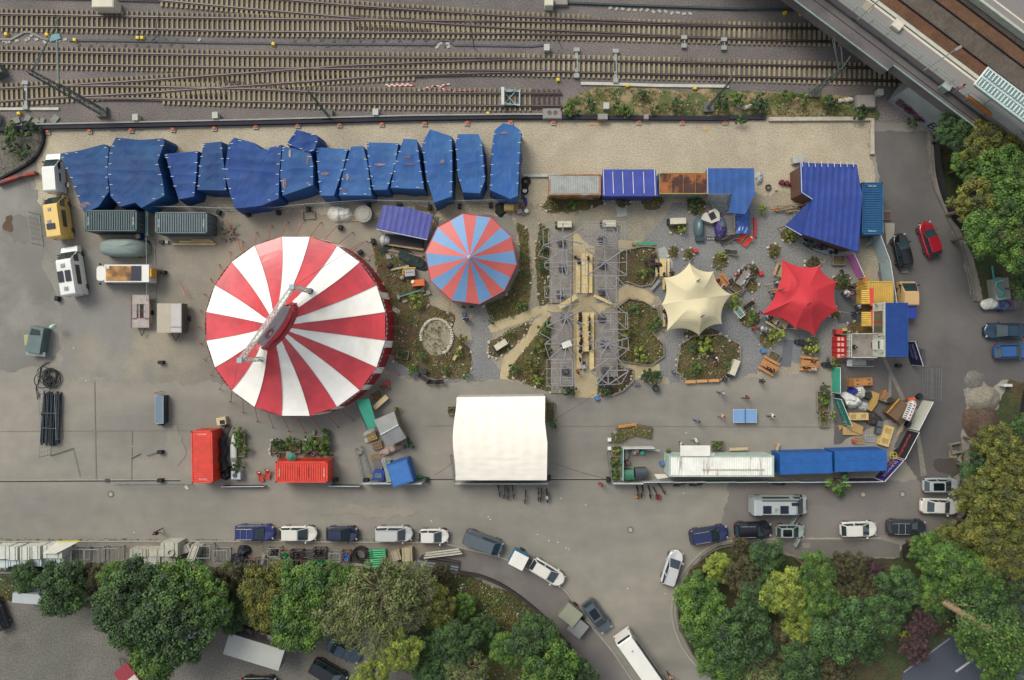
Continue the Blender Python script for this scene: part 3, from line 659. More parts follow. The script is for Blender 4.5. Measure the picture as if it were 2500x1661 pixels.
def car(px,py,ang,label,colr,L=4.4,Wd=1.8,Ht=1.48,kind='hatch',roof=None,rails=False,sunroof=None,rear_glass=True,group='parked cars',cat='car',name='parked_car',z=.8,mirrors=True,roofcol=None,coat=.6):
 c=W(px,py,z);t=thing(name,label,cat,(c.x,c.y,0),R(ang),group)
 paint=M(colr,.28,.03,1,coat=coat,f=.62)if isinstance(colr,str)else colr
 belt=Ht*.62;low=.28
 K={'hatch':(.26,.02,-.49,-.40),'estate':(.25,.03,-.49,-.44),'saloon':(.22,.02,-.36,-.22),'suv':(.25,.05,-.49,-.42),'van':(.40,.26,-.495,-.485),'minivan':(.30,.12,-.49,-.46),'pickup':(.24,.05,-.16,-.10)}[kind]
 wb,wt,rb_,rt_=[k*L for k in K]
 mb=MB()
 def ring(l,w_,z_,r,dx=0,nose=.9,fz=0):
  out=[]
  for x,y in rrect(l,w_,r,4,nose):
   zz=z_-fz*max(0,(x-wb*.8)/(L/2-wb*.8))**2 if x>wb*.8 else z_
   if x<rb_ and kind in('saloon',):zz=z_-.04
   out.append((x+dx,y,zz))
  return out
 rings=[ring(L*.95,Wd*.9,low,.42),ring(L*.99,Wd*.985,low+.14,.46),ring(L,Wd,belt*.72,.5),ring(L*.985,Wd*.985,belt*.90,.5,fz=.12),ring(L*.94,Wd*.89,belt,.48,fz=.20)]
 loft(mb,rings,capb=True)
 body=mb.build('body',paint,t,smooth=False)
 me=body.data
 for p in me.polygons:p.use_smooth=len(p.vertices)==4
 wB=Wd*.86;wT=Wd*.70;zr=Ht
 def cab(x,w_,z_):return[(x,-w_/2,z_),(x,w_/2,z_)]
 F0,F1=cab(wb,wB*.93,belt-.02),cab(wt,wT*.94,zr-.03)
 B0,B1=cab(rb_,wB*.93,belt-.02),cab(rt_,wT*.96,zr-.05)
 M0,M1=cab((wb+rb_)/2-.05*L,wB,belt-.02),cab((wt+rt_)/2,wT,zr)
 core=MB();vs=F0+M0+B0+F1+M1+B1
 core.add(vs,[(0,1,7,6),(5,4,10,11),(1,3,9,7),(3,5,11,9),(2,0,6,8),(4,2,8,10),(6,7,9,8),(8,9,11,10)])
 core.build('pillars',paint,t)
 def lift(q,d):return[Vector(v)+d for v in q]
 def inset(q,a,d):
  cc=sum((Vector(v)for v in q),Vector())/4
  return[cc+(Vector(v)-cc)*Vector((1,1,1))*a+d for v in q]
 MB().add(inset([F0[0],F0[1],F1[1],F1[0]],.93,Vector((.025,0,.015))),[(0,1,2,3)]).build('windscreen',glass,t)
 if rear_glass:MB().add(inset([B0[1],B0[0],B1[0],B1[1]],.88,Vector((-.025,0,.015))),[(0,1,2,3)]).build('rear_window',glass,t)
 for s in(0,1):
  k=1 if s else-1
  q1=[F0[s],M0[s],M1[s],F1[s]];q2=[M0[s],B0[s],B1[s],M1[s]]
  mb=MB();d=Vector((0,k*.02,.012))
  for q in(q1,q2):
   f=inset(q,.88,d);mb.add(f if s else f[::-1],[(0,1,2,3)])
  if kind=='van':mb=MB();f=inset(q1,.8,d);mb.add(f if s else f[::-1],[(0,1,2,3)])
  mb.build('side_window',glass,t)
 rl=wt-rt_;rx=(wt+rt_)/2
 rm=M(roofcol,.35,.04,1,coat=.4,f=.62)if roofcol else paint
 mb=MB();loft(mb,[[(x+rx,y,zr-.03)for x,y in rrect(rl,wT*1.0,.18,3)],[(x+rx,y,zr+.035)for x,y in rrect(rl*.97,wT*.93,.18,3)]]);mb.build('roof',rm,t)
 if rails:
  for s in(-1,1):MB().tube((rt_+.2,s*wT*.48,zr+.07),(wt-.25,s*wT*.48,zr+.07),.028,6).build('roof_rail',M('c3c7c4',.3,metal=.5),t)
  if rails==2:
   for x in(rt_+.7,rx+.35):MB().tube((x,-wT*.5,zr+.1),(x,wT*.5,zr+.1),.025,6).build('roof_bar',M('c3c7c4',.3,metal=.5),t)
 if sunroof:MB().prism([(x+rx+sunroof[1],y)for x,y in rrect(rl*sunroof[0],wT*.72,.1,2)],zr+.03,zr+.048).build('sunroof',M('1a2126',.1,f=.6),t)
 for s in(-1,1):
  MB().box((L*.448,s*Wd*.355,belt*.83),(.16,.26,.10),s*-.5).build('headlight',lampw,t)
  MB().box((-L*.478,s*Wd*.40,belt*.86),(.12,.22,.2),s*.25).build('taillight',lampr,t)
  if mirrors:MB().box((wb*.78,s*(Wd/2+.1),belt+.02),(.16,.22,.13),s*.15,taper=.8).build('mirror',paint,t)
 MB().box((L*.485,0,.42),(.06,Wd*.5,.16)).build('grille',blackp,t)
 for x in(L*.31,-L*.30):
  for s in(-1,1):
   wmb=MB();wmb.ring((x,s*(Wd/2-.09),.32),.24,.1,18,'Y');wl=wmb.build('wheel',tyre,t)
   r_=MB();r_.tube((x,s*(Wd/2-.13),.32),(x,s*(Wd/2+.0),.32),.2,12);r_.build('rim',rim_m,wl)
 return t
car(622,1301,0,'dark blue estate car with silver roof bars, leftmost of the kerbside row','1f2c70',4.75,1.85,1.5,'estate',rails=2)
car(728,1304,0,'white hatchback between the blue estate and the navy car with a black roof cover','eeebdf',4.5,1.8,1.48,'hatch')
car(835,1304,0,'small navy car with a black tarpaulin over its rear roof','252c4a',3.8,1.72,1.5,'hatch')
o=MB();o.grid(lambda a,b_:(-1.35+a*1.45,-.6+b_*1.2,1.56+.05*noise.noise(Vector((a*6,b_*6,1)))),10,8)
tc_=o.build('roof_tarp',M('26272b',.5,.3,5,bump=.03));c=W(835,1304,.8);tc_.location=(c.x,c.y,0);tag(tc_,'black tarpaulin lying on the roof of the small navy car','tarpaulin')
car(962,1304,0,'silver grey minivan fourth in the kerbside row','d0d3cf',4.5,1.82,1.65,'minivan',rails=True)
car(1059,1310,0,'short white city car at the right end of the straight kerb','f0eee4',3.6,1.7,1.48,'hatch')
v=car(1180,1327,-20,'dark grey delivery van with a ribbed roof at the bend of the kerb','5b656e',4.9,1.95,1.95,'van',z=1.1,cat='van',name='delivery_van')
b=MB()
for k in range(7):b.box((-.55,-.6+k*.2,2.0),(3.3,.07,.03))
b.build('roof_ribs',M('67717a',.4),v)
car(1337,1399,-31,'white hatchback coupled behind the small blue and white trailer','efede2',4.5,1.82,1.5,'hatch')
car(1458,1505,-54,'dark slate sport utility car with a black glass roof, nose down the lane','53606a',4.35,1.85,1.6,'suv',sunroof=(.6,.1))
car(1642,1387,72,'silver estate car parked against the wooded island kerb','d9dcdb',4.4,1.78,1.5,'estate',rails=True)
car(1731,1306,9,'dark blue estate car at the tip of the wooded island','262f5c',4.75,1.85,1.5,'estate',rails=True)
car(1839,1294,1,'black sport utility car with silver roof rails next to the dark blue estate','1b1d26',4.5,1.88,1.65,'suv',rails=True)
cc=car(1930,1298,0,'small pale green silver car with both doors open and a black roof panel','a5b3ac',3.4,1.65,1.5,'hatch',sunroof=(.75,0))
for s,a in((1,118),(-1,62)):
 MB().box((.55+.45*math.cos(R(a)),s*(.8+.5),.75),(1.1,.08,.75),R(180-a)if s>0 else R(a)).build('open_door',M('a5b3ac',.28,coat=.6),cc)
car(2097,1293,2,'white hatchback with a long rear window on the lower parking row','eeece2',4.4,1.82,1.5,'hatch')
car(2214,1288,-1,'charcoal estate car with roof bars in front of the dark fence corner','3a3f46',4.8,1.85,1.5,'estate',rails=2)
car(2298,1186,0,'pale silver car with a black panoramic roof under the big right tree','b9c3c2',4.3,1.8,1.5,'hatch',sunroof=(.72,.1))
car(2296,1237,-2,'white saloon car directly below the silver car with the panoramic roof','e8e6de',4.7,1.85,1.5,'saloon')
car(2470,858,2,'bright blue hatchback nosing out of the right edge','2d5f9c',4.1,1.75,1.48,'hatch')
car(2453,808,180,'dark teal saloon car reversed towards the right edge','1e3c52',4.8,1.85,1.48,'saloon')
car(2270,583,108,'red hatchback standing on the right road','a3202f',4.25,1.8,1.5,'hatch')
car(2204,612,102,'black coupe beside the red hatchback','15191c',4.2,1.8,1.42,'hatch')
car(803,1644,-30,'black minivan half cut by the lower edge','12161d',4.7,1.9,1.75,'minivan')
car(840,1590,-25,'dark blue grey car showing under the lower willow branches','2d4a5c',4.3,1.8,1.45,'saloon')
car(632,1672,0,'dark car only just showing at the lower edge left of the black minivan','1b1e28',4.3,1.8,1.45,'saloon')
car(1100,1668,-20,'pale green car covered by foliage at the lower edge','9fb3a6',4.2,1.75,1.45,'hatch')
car(1155,1668,-20,'dark blue car partly hidden by foliage at the lower edge','27466b',4.2,1.75,1.45,'hatch')
car(-8,1500,110,'dark car cut by the left edge on the gravel lot','22262c',4.2,1.75,1.45,'hatch')
def van(px,py,ang,label,colr,L=5.4,Wd=2.0,Ht=2.5,z=1.6,vents=(),panels=(),hood=.9,name='camper_van',cat='van',roofbar=False,cabglass=.12,group='vans and lorries'):
 c=W(px,py,z);t=thing(name,label,cat,(c.x,c.y,0),R(ang),group)
 paint=M(colr,.35,.04,1,coat=.4)
 x1=L/2;xc=x1-hood;
 prof=[(-x1,.35),(-x1,Ht-.12),(-x1+.12,Ht),(xc-.75,Ht),(xc-.5,Ht*.93),(xc+.5,1.2),(x1-.1,1.0),(x1,.8),(x1,.35)]
 mb=MB();ws=[.99,.90,.84,.84,.84,.97,.93,.95,.98]
 k=len(prof);L_=[(x,-Wd/2*w_,z_)for(x,z_),w_ in zip(prof,ws)];R_=[(x,Wd/2*w_,z_)for(x,z_),w_ in zip(prof,ws)]
 vs=L_+R_;fs=[(i,i+1,k+i+1,k+i)for i in range(k-1)];fs=[f[::-1]for f in fs]
 mb.add(vs,fs+[(0,k,2*k-1,k-1)])
 for sgn,base in((-1,L_),(1,R_)):
  f=[tuple(v)for v in base];mid=[(v[0],sgn*Wd/2,1.1)for v in(base[0],base[-1])]
  mb.add(f+mid,[tuple([9,0,1,2,3,4,5][::(1 if sgn>0 else 1)]),(9,5,6,7),(9,7,8,0)]if True else[])
 mb.build('body',paint,t)
 wsq=[Vector((xc+.5,-Wd*.47,1.22)),Vector((xc+.5,Wd*.47,1.22)),Vector((xc-.5,Wd*.41,Ht*.93)),Vector((xc-.5,-Wd*.41,Ht*.93))]
 cen=sum(wsq,Vector())/4;MB().add([cen+(v-cen)*.93+Vector((.04,0,.04))for v in wsq],[(0,1,2,3)]).build('windscreen',glass,t)
 for s in(-1,1):
  y=s*Wd*.487
  MB().add([(xc+.2,y+s*.03,1.25),(xc-.75,y+s*.03,1.25),(xc-.75,s*(Wd*.45+.02),Ht-.55),(xc-.1,s*(Wd*.45+.02),Ht-.55)][::s],[(0,1,2,3)]).build('side_window',glass,t)
  MB().add([(xc-1.2,y+s*.03,1.3),(-x1+1.2,y+s*.03,1.3),(-x1+1.2,s*(Wd*.455+.02),Ht-.6),(xc-1.2,s*(Wd*.455+.02),Ht-.6)][::s],[(0,1,2,3)]).build('side_window',M('3b3f40',.2),t)
  MB().box((xc+.25,s*(Wd/2+.13),1.35),(.14,.24,.28),0).build('mirror',blackp,t)
  MB().box((x1-.05,s*Wd*.38,.85),(.12,.3,.2)).build('headlight',lampw,t)
  MB().box((-x1-.01,s*Wd*.44,1.0),(.06,.12,.4)).build('taillight',lampr,t)
 for x in(x1-.95,-x1+1.0):
  for s in(-1,1):
   wl=MB().ring((x,s*(Wd/2-.08),.34),.24,.1,16,'Y').build('wheel',tyre,t);MB().tube((x,s*(Wd/2-.14),.34),(x,s*Wd/2,.34),.2,10).build('rim',rim_m,wl)
 for x,y,s_ in vents:
  vt=MB().box((x,y,Ht+.05),(s_,s_,.1),taper=.85).build('roof_vent',M('b8bcb2',.5),t);MB().box((x,y,Ht+.11),(s_*.6,s_*.6,.03)).build('vent_lid',M('8a9296',.4),vt)
 for x,y,a,b_ in panels:MB().box((x,y,Ht+.07),(a,b_,.05)).build('solar_panel',M('1d2433',.15,.05,3),t)
 if roofbar:
  for s in(-1,1):MB().box((-.4,s*Wd*.40,Ht+.05),(L*.62,.08,.08)).build('roof_rail',blackp,t)
 return t
van(125,420,94,'white pickup van with a box roof beside the leftmost blue tarpaulin','e9ece2',4.7,1.75,2.15,hood=1.3,name='delivery_van')
van(137,529,98,'yellow camper van with two roof vents and a small solar panel','ebc562',5.1,1.95,2.5,vents=((.7,.1,.4),(-.75,.3,.45)),panels=((-1.3,.15,.65,.95),),hood=.7)
van(170,661,99,'white camper van with two black solar panels and roof vents','eff1ea',5.9,2.05,2.55,vents=((.5,.1,.5),(-2.2,.1,.5)),panels=((-.75,.5,1.3,.62),(-.75,-.35,1.3,.62)),hood=1.2,roofbar=False)
van(1905,1236,0,'silver camper van with four solar panels, alone above the parked row','aeb8b6',6.7,2.1,2.4,z=1.5,panels=((-1.9,-.2,.95,.9),(.1,-.2,.95,.9),(1.4,.45,.9,.35)),vents=((-.9,-.2,.6),),hood=1.1,roofbar=True)
t=van(1565,1628,-55,'long white coach body with a teal side stripe leaving at the lower edge','f4f2e8',8.6,2.25,2.9,z=1.8,name='white_bus',cat='bus',hood=.5,vents=((-2.8,.1,.2),))
t.location.x+=.3
MB().box((-.3,1.128,1.9),(6.5,.02,.22)).build('stripe',M('2f8289',.4),t);MB().box((-4.02,0,2.55),(.6,1.7,.5),rx=.0).build('rear_window',glass,t)
c=W(298,605,1.4);t=thing('covered_van','vehicle wrapped in a grey green fabric cover below the dark containers','covered vehicle',(c.x,c.y,0),0)
def cov(u,v):
 a=u*2*math.pi;q=.5*(1-math.cos(v*math.pi))if False else v
 L,Wd=2.75,1.05;n_=3.2
 cx_,sy_=math.cos(a),math.sin(a);rr=(abs(cx_)**n_+abs(sy_)**n_)**(-1/n_)
 h=[0.05,.7,1.35,1.85,2.0,2.03][int(round(v*5))];s=[1.0,1.0,.97,.86,.6,0.0][int(round(v*5))]
 x=L*rr*cx_*s;y=Wd*rr*sy_*s
 if x>1.3:h*=1-.38*(x-1.3)/1.4
 fold=.05*noise.noise(Vector((x*2.2,y*2,3)))+(.06*math.sin(x*9+y*3)if x>1.3 else 0)
 return(x,y,h+fold)
MB().grid(cov,40,5).build('fabric_cover',M('7f9089',.6,.1,1,bump=.02),t,smooth=True)
MB().cyl((2.15,1.15,0),.55,1.0,14,.5).build('blue_barrel',M('1d4f7f',.5),t)if False else None
for x in(-1.7,1.5):
 for s in(-1,1):MB().ring((x,s*.93,.33),.22,.1,14,'Y').build('wheel',tyre,t)
c=W(304,669,1.6);t=thing('flatbed_lorry','white lorry with a rusty roof panel and yellow tail near the yard gate','lorry',(c.x,c.y,0),R(180))
white_p=M('ecece2',.35,.04,1,coat=.4)
mb=MB();loft(mb,[[(x+2.75,y,.4)for x,y in rrect(1.5,2.0,.3,3,.5)],[(x+2.75,y,1.3)for x,y in rrect(1.5,2.0,.35,3,.6)],[(x+2.5,y,2.1)for x,y in rrect(.95,1.7,.3,3)]]);mb.build('cab',white_p,t)
MB().add([(3.42,-.85,1.32),(3.42,.85,1.32),(2.98,.72,2.05),(2.98,-.72,2.05)],[(0,1,2,3)]).build('windscreen',glass,t)
MB().box((-.6,0,1.35),(5.2,2.05,1.7)).build('box_body',white_p,t)
MB().box((.35,0,2.22),(2.95,1.75,.06)).build('rusty_roof_panel',M('c8924a',.7,.35,1.2,h2='6b4a2a',mix=(.42,.6)),t)
MB().box((-1.75,0,2.22),(1.15,1.75,.06)).build('solar_panel',M('23283a',.2),t)
MB().box((-3.05,-.1,1.6),(.9,1.15,1.0),taper=.85).build('yellow_tail',M('d9a520',.5,.1,2),t)
for y in(-.35,.15):MB().box((-2.95,y,2.12),(.3,.2,.05)).build('tail_hatch',blackp,t)
MB().box((1.5,-.7,2.3),(.35,.35,.12)).build('roof_vent',M('d8d8cc',.5),t)
for x in(2.4,-1.7):
 for s in(-1,1):
  wl=MB().ring((x,s*.95,.38),.27,.11,14,'Y').build('wheel',tyre,t);MB().tube((x,s*.9,.38),(x,s*1.05,.38),.2,10).build('rim',rim_m,wl)
for s in(-1,1):MB().box((3.0,s*1.15,1.4),(.12,.22,.3)).build('mirror',blackp,t)
def trailer(px,py,ang,label,L,Wd,Ht,colr,z=None,side=None,group='trailers',bar=True,name='box_trailer',z0=.55):
 z=Ht if z is None else z;c=W(px,py,z);t=thing(name,label,'trailer',(c.x,c.y,0),R(ang),group)
 MB().box((0,0,(Ht+z0)/2),(L,Wd,Ht-z0)).build('box_body',M(side or colr,.5,.06,1),t)
 MB().box((0,0,Ht+.02),(L*1.0,Wd*1.0,.05)).build('roof',M(colr,.6,.06,.8,h2=None),t)
 for s in(-1,1):
  wl=MB().ring((0,s*(Wd/2+.1),.32),.22,.1,14,'Y').build('wheel',tyre,t);MB().tube((0,s*(Wd/2+.02),.32),(0,s*(Wd/2+.18),.32),.17,10).build('rim',rim_m,wl)
 if bar:MB().tube((L/2,.5,.45),(L/2+1.0,0,.45),.05).tube((L/2,-.5,.45),(L/2+1.0,0,.45),.05).build('tow_bar',M('3c3f42',.5,metal=.4),t)
 return t
t=trailer(1266,1369,-28,'small trailer with a white top and blue sides at the kerb bend',1.85,1.75,1.9,'f2f0e6',side='3a86ac')
t=trailer(414,777,-90,'two-part beige and grey roofed trailer left of the big top',3.45,2.9,1.9,'b9b09c',side='5b6664',name='box_trailer')
MB().box((0,.82,1.97),(3.3,1.15,.05)).build('roof_panel',M('c6c1bd',.6,.05,1),t);MB().box((1.05,.82,2.0),(.08,1.2,.05)).build('seam_bar',M('6a6a66',.6),t)
t=thing('flatbed_trailer','worn grey open trailer with red rails left of the roofed trailer','trailer',W(352,762),R(-90),'trailers')
MB().box((-1.45,0,.7),(1.1,2.1,.15)).build('deck_panel',M('b5aca4',.85,.15,1.5),t)
MB().box((1.35,0,.7),(1.1,2.1,.15)).build('deck_panel',M('b5aca4',.85,.15,1.5),t)
for y in(-.75,.8):MB().box((0,y,.7),(1.8,.6,.15)).build('side_deck',M('aaa39b',.85,.15,1.5),t)
for y in(-.28,.33):MB().box((-.0,y,.55),(2.3,.1,.1)).build('ladder_rail',M('d0cdc4',.6),t)
for y in(-1.08,1.08):MB().tube((-2.0,y,.85),(2.0,y,.85),.035).build('red_rail',M('a33a38',.5),t)
for x in(-.1,.7):MB().tube((x,-.5,.82),(x,.5,.82),.03).build('red_crossbar',M('a33a38',.5),t)
for s in(-1,1):MB().ring((.1,s*1.12,.32),.22,.1,14,'Y').build('wheel',tyre,t)
MB().tube((1.9,.4,.5),(2.9,0,.5),.05).tube((1.9,-.4,.5),(2.9,0,.5),.05).build('tow_bar',M('4a4c4e',.5,metal=.4),t)
t=trailer(1393,1502,-39,'grey green box trailer beside the dark slate sport utility car, upper half of the pair',2.2,2.0,1.5,'9a9c86',side='7d8172',bar=False)
t=trailer(1411,1533,-39,'flat grey trailer box with a split lid, lower half of the pair',1.9,1.9,1.2,'8a8d8b',side='6c706e',bar=False)
t=trailer(620,1592,-17,'long pale box lorry trailer parked in the gravel lot',6.7,2.5,3.0,'b5b8b0',side='6a6f70',name='lorry_trailer',bar=False,z0=.9)
MB().prism([(-3.2,1.3),(3.2,1.3),(3.2,1.9),(-3.2,1.9)],.9,2.2).build('open_side',M('3a2a2c',.8,.3,2,h2='8a8f90',mix=(.5,.6)),t)
t=trailer(83,1463,-4,'long white trailer roof under the tree at lower left',5.0,1.15,2.2,'b5bcbc',name='lorry_trailer',bar=False)
t=trailer(310,1652,-52,'red trailer with a pale lid cut by the lower edge',2.6,2.0,1.3,'9a2f3c',name='red_trailer',bar=False);t.rotation_euler.z=R(128)
MB().box((-1.0,.1,1.36),(1.3,2.0,.06)).build('pale_lid',M('cfcdbf',.6),t);MB().tube((1.3,.4,.5),(2.3,0,.5),.06).tube((1.3,-.4,.5),(2.3,0,.5),.06).build('tow_bar',M('5a5f64',.5),t)
t=trailer(453,1545,0,'white roofed trailer glimpsed through the big left tree',3.4,1.9,2.2,'d5dadb',name='lorry_trailer',bar=False)
t=van(2224,716,90,'beige old van with a plain roof behind the yellow bar front','d2ae78',2.9,1.95,1.95,z=1.7,hood=.75)
o=MB().box((0,0,1.1),(1.9,1.9,1.5)).build('blue_tarp_load',M('2a3fa0',.5,.1,1));c=W(2222,758,1.8);o.location=(c.x,c.y,0);o.rotation_euler.z=0;tag(o,'blue tarpaulin block behind the beige old van','tarpaulin')
def bike(px,py,ang,label,c='20242a',moto=False,group='bicycles at the white hall',lean=0.0):
 t=thing('motorbike' if moto else 'bicycle',label,'motorbike' if moto else 'bicycle',W(px,py),R(ang),group)
 wr=.33
 for x in(-.52,.52):
  wl=MB().ring((x,0,wr),wr-.05,.05 if not moto else.08,14,'Y',k=5).build('wheel',tyre,t)
 b=MB();P=[(-.52,0,wr),(-.1,0,.3),(.35,0,.75),(-.2,0,.75)]
 for i,j in((0,1),(1,2),(2,3),(3,0),(1,3)):b.tube(P[i],P[j],.035 if not moto else.07)
 b.tube((.35,0,.9),(.52,0,wr),.03);b.build('frame',M(c,.4,coat=.4),t)
 MB().box((-.22,0,.82),(.3 if not moto else.6,.14 if not moto else.26,.07)).build('saddle',blackp,t)
 MB().tube((.33,-.3,.98),(.33,.3,.98),.025).build('handlebar',M('3a3d40',.4,metal=.4),t)
 if moto:MB().sphere((.1,0,.72),(.35,.18,.18)).build('tank',M('b8bcbf',.3),t)
 return t
bike(1218,1196,-80,'bicycle leftmost against the white hall barriers','2b3640')
bike(1232,1200,-97,'dark bicycle second from the left at the white hall barriers','22282e')
bike(1240,1203,-90,'blue framed bicycle with a child seat at the white hall','2a4f86')
bike(1252,1200,-85,'dark bicycle fourth from the left at the white hall','33363c')
bike(1282,1212,-94,'lone bicycle on the metal rack under the white hall','34393c')
bike(1314,1207,-88,'bicycle left of the touching pair beside the motorbike','3a3440')
bike(1321,1207,-94,'bicycle right of the touching pair beside the motorbike','2c2e38')
bike(1335,1209,-86,'motorbike with a pale tank at the corner of the white hall','3a3a3e',True)
for px,py,a,lab,c_ in[(1555,1200,-85,'bicycle with an orange rear bag outside the bin yard','30343a'),(1566,1198,-95,'dark bicycle second from the left outside the bin yard','2b2f36'),(1584,1200,-80,'dark bicycle in the middle of the row outside the bin yard','23272f'),(1599,1202,-70,'bicycle with a red cargo box outside the bin yard','5a2226'),(1614,1192,-58,'bicycle leaning right at the end of the row outside the bin yard','2c3038'),(1658,1181,15,'dark bicycle lying along the green barriers under the white container','24282e'),(1897,1180,-4,'green bicycle leaning below the left blue container','1f5a52'),(1697,1182,5,'black bicycle wheel to wheel with the barrier near the white container','2a2c30')]:
 bike(px,py,a,lab,c_,group='bicycles along the bin yard barriers')
o=MB().box((0,0,.75),(.6,.45,.35)).build('red_cargo_box',M('a5242e',.6));o.location=W(1606,1213);tag(o,'red box carried behind a bicycle outside the bin yard','cargo box')
o=MB().box((0,0,.7),(.3,.25,.3)).build('orange_bag',M('d08a2c',.7));o.location=W(1553,1212);tag(o,'small orange bag behind the leftmost bicycle outside the bin yard','bag')
b=MB();b.tube((-.9,.3,.8),(.9,.3,.8),.03);
for k in range(5):b.tube((-.9+k*.45,.3,.8),(-.9+k*.45,-.4,.05),.02)
o=b.build('bicycle_rack',M('9a9c98',.4,metal=.5));o.location=W(1295,1190);tag(o,'steel bicycle rack against the white hall barriers','bicycle rack')
def pxang(px,py,cx,cy):return math.atan2(cy-py,px-cx)
EZ=3.6
ec=W(722,797,EZ);TR=10.4
t=thing('big_top','large red and white striped circus tent with a truss over its cupola','circus tent',(ec.x,ec.y,0))
A0=R(9);redm=M('d8444a',.4,.07,.7,coat=.25,f=.72,h2='c23c46');whm=M('fbf8ee',.5,.04,.7,f=.82,h2='ece6d4',mix=(.5,.75));dred=M('a52033',.5,.05,.5)
m1=W(588,880,13);m2=W(715,701,13)
axis=(m2-m1);axis.z=0;axis.normalize();mc=(m1+m2)/2;mc.z=0;perp=Vector((-axis.y,axis.x,0))
RZ=9.0
rc=Vector(((W(682,797,RZ)).x,(W(682,797,RZ)).y,0))
def ringpt(a,s=1.0):
 d=Vector((math.cos(a),math.sin(a),0));x=d.dot(axis);y=d.dot(perp)
 r=1/math.sqrt((x/3.0)**2+(y/1.15)**2)
 return rc+d*r*s
mb=MB();nr=12
for k in range(20):
 for j in range(3):
  a0=A0+R(18)*(k+j/3);a1=A0+R(18)*(k+(j+1)/3)
  row=[]
  for i in range(nr+1):
   v=i/nr;pr=[]
   for a in(a0,a1):
    seam=(a-A0)/R(18)-k;sag=1-.012*math.sin(math.pi*seam)if i==0 else 1
    o=Vector((ec.x+TR*sag*math.cos(a),ec.y+TR*sag*math.sin(a),0));q=ringpt(a+.0)
    p=o.lerp(q,v);z=EZ+(RZ-EZ)*(v**1.15)-.55*math.sin(math.pi*v)*(1-.0)+.10*math.sin(math.pi*v)*-math.sin(math.pi*seam)
    pr.append((p.x,p.y,z))
   row.append(pr)
  for i in range(nr):
   mb.add([row[i][0],row[i][1],row[i+1][1],row[i+1][0]],[(0,1,2,3)],k%2==0 and 1 or 0)
mb.build('canopy',[redm,whm],t,ab=True)
sb=MB()
for k in range(20):
 f4=mb.v[k*3*nr*4:][:nr*4]
 sb.path([Vector(f4[i*4])+Vector((0,0,.03))for i in range(nr)],.03,4)
sb.build('seam_tape',M('b9787a',.6),t,ab=True)
wall=MB();wr=TR-.05
for k in range(80):
 a0,a1=R(4.5)*k,R(4.5)*(k+1);kk=int(math.floor((a0+R(2)-A0)/R(18)))%2
 f=lambda a,r,z:(ec.x+r*math.cos(a),ec.y+r*math.sin(a),z)
 wall.add([f(a0,wr,EZ),f(a0,wr+.35,0),f(a1,wr+.35,0),f(a1,wr,EZ)],[(0,1,2,3)],0 if random.random()>.12 else 1)
wall.build('side_wall',[dred,whm],t,ab=True)
val=MB()
for k in range(120):
 a0,a1=R(3)*k,R(3)*(k+1);f=lambda a,r,z:(ec.x+r*math.cos(a),ec.y+r*math.sin(a),z)
 val.add([f(a0,TR+.03,EZ+.02),f(a1,TR+.03,EZ+.02),f((a0+a1)/2,TR+.1,EZ-.45)],[(0,2,1)])
val.build('valance',M('e8e4da',.6),t,ab=True)
cup=MB();n=40
for i in range(n):
 a0,a1=2*math.pi*i/n,2*math.pi*(i+1)/n
 p0,p1=ringpt(a0,1.04),ringpt(a1,1.04);q0,q1=ringpt(a0,.9),ringpt(a1,.9)
 cup.add([(p0.x,p0.y,RZ-.15),(p1.x,p1.y,RZ-.15),(q1.x,q1.y,RZ+.9),(q0.x,q0.y,RZ+.9)],[(0,1,2,3)])
cup.build('cupola_skirt',M('b3283a',.5,.08,1),t,ab=True)
TZ=13.0
ridge0=m1+(m2-m1)*.27;ridge1=m1+(m2-m1)*.76
g=MB()
def mem(u,v):
 a=ridge0.lerp(ridge1,u);ang=math.atan2(axis.y,axis.x)
 q=rc+axis*(-2.75+5.5*u)-perp*.6*math.sqrt(max(0.02,1-((u-.5)/.52)**2))
 top=Vector((a.x,a.y,TZ-1.0));bot=Vector((q.x,q.y,RZ+1.7))
 top=top.lerp(Vector((rc.x,rc.y,TZ-1.0))+axis*(-2.3+4.6*u)+perp*.1,0.4)
 p=top.lerp(bot,v);p.z-=.5*math.sin(math.pi*v);return tuple(p)
g.grid(mem,14,8);g.build('cupola_membrane',M('cfc4c4',.6,.05,1),t,ab=True,smooth=True)
g=MB()
def mem2(u,v):
 q=rc+axis*(-2.75+5.5*u)+perp*1.02*math.sqrt(max(0.02,1-((u-.5)/.52)**2))
 top=Vector(mem(u,0));bot=Vector((q.x,q.y,RZ+.9));p=top.lerp(bot,v);return tuple(p)
g.grid(lambda u,v:mem2(u,1-v),14,4);g.build('cupola_membrane',redm,t,ab=True,smooth=True)
def mem3(u,v):q=rc+axis*(-2.75+5.5*u)-perp*1.05*math.sqrt(max(0.02,1-((u-.5)/.52)**2));p=Vector(mem(u,1)).lerp(Vector((q.x,q.y,RZ+.5)),v);return tuple(p)
MB().grid(mem3,14,4).build('cupola_membrane',redm,t,ab=True,smooth=True)
def onmem(u,v,l=.06):
 p=Vector(mem(u,v));d1=(Vector(mem(min(1,u+.02),v))-p).normalized();d2=(Vector(mem(u,max(0,v-.05)))-p).normalized();return p,d1,d2
p,d1,d2=onmem(.3,.38);nn=d1.cross(d2).normalized();nn=nn if nn.z>0 else-nn
em=MB();cpt=p+nn*.1
em.add([cpt+d1*.62*math.cos(2*math.pi*i/20)+d2*.5*math.sin(2*math.pi*i/20)for i in range(20)],[tuple(range(20))]);em.build('emblem_disc',M('bf6a76',.6,.15,3),t,ab=True)
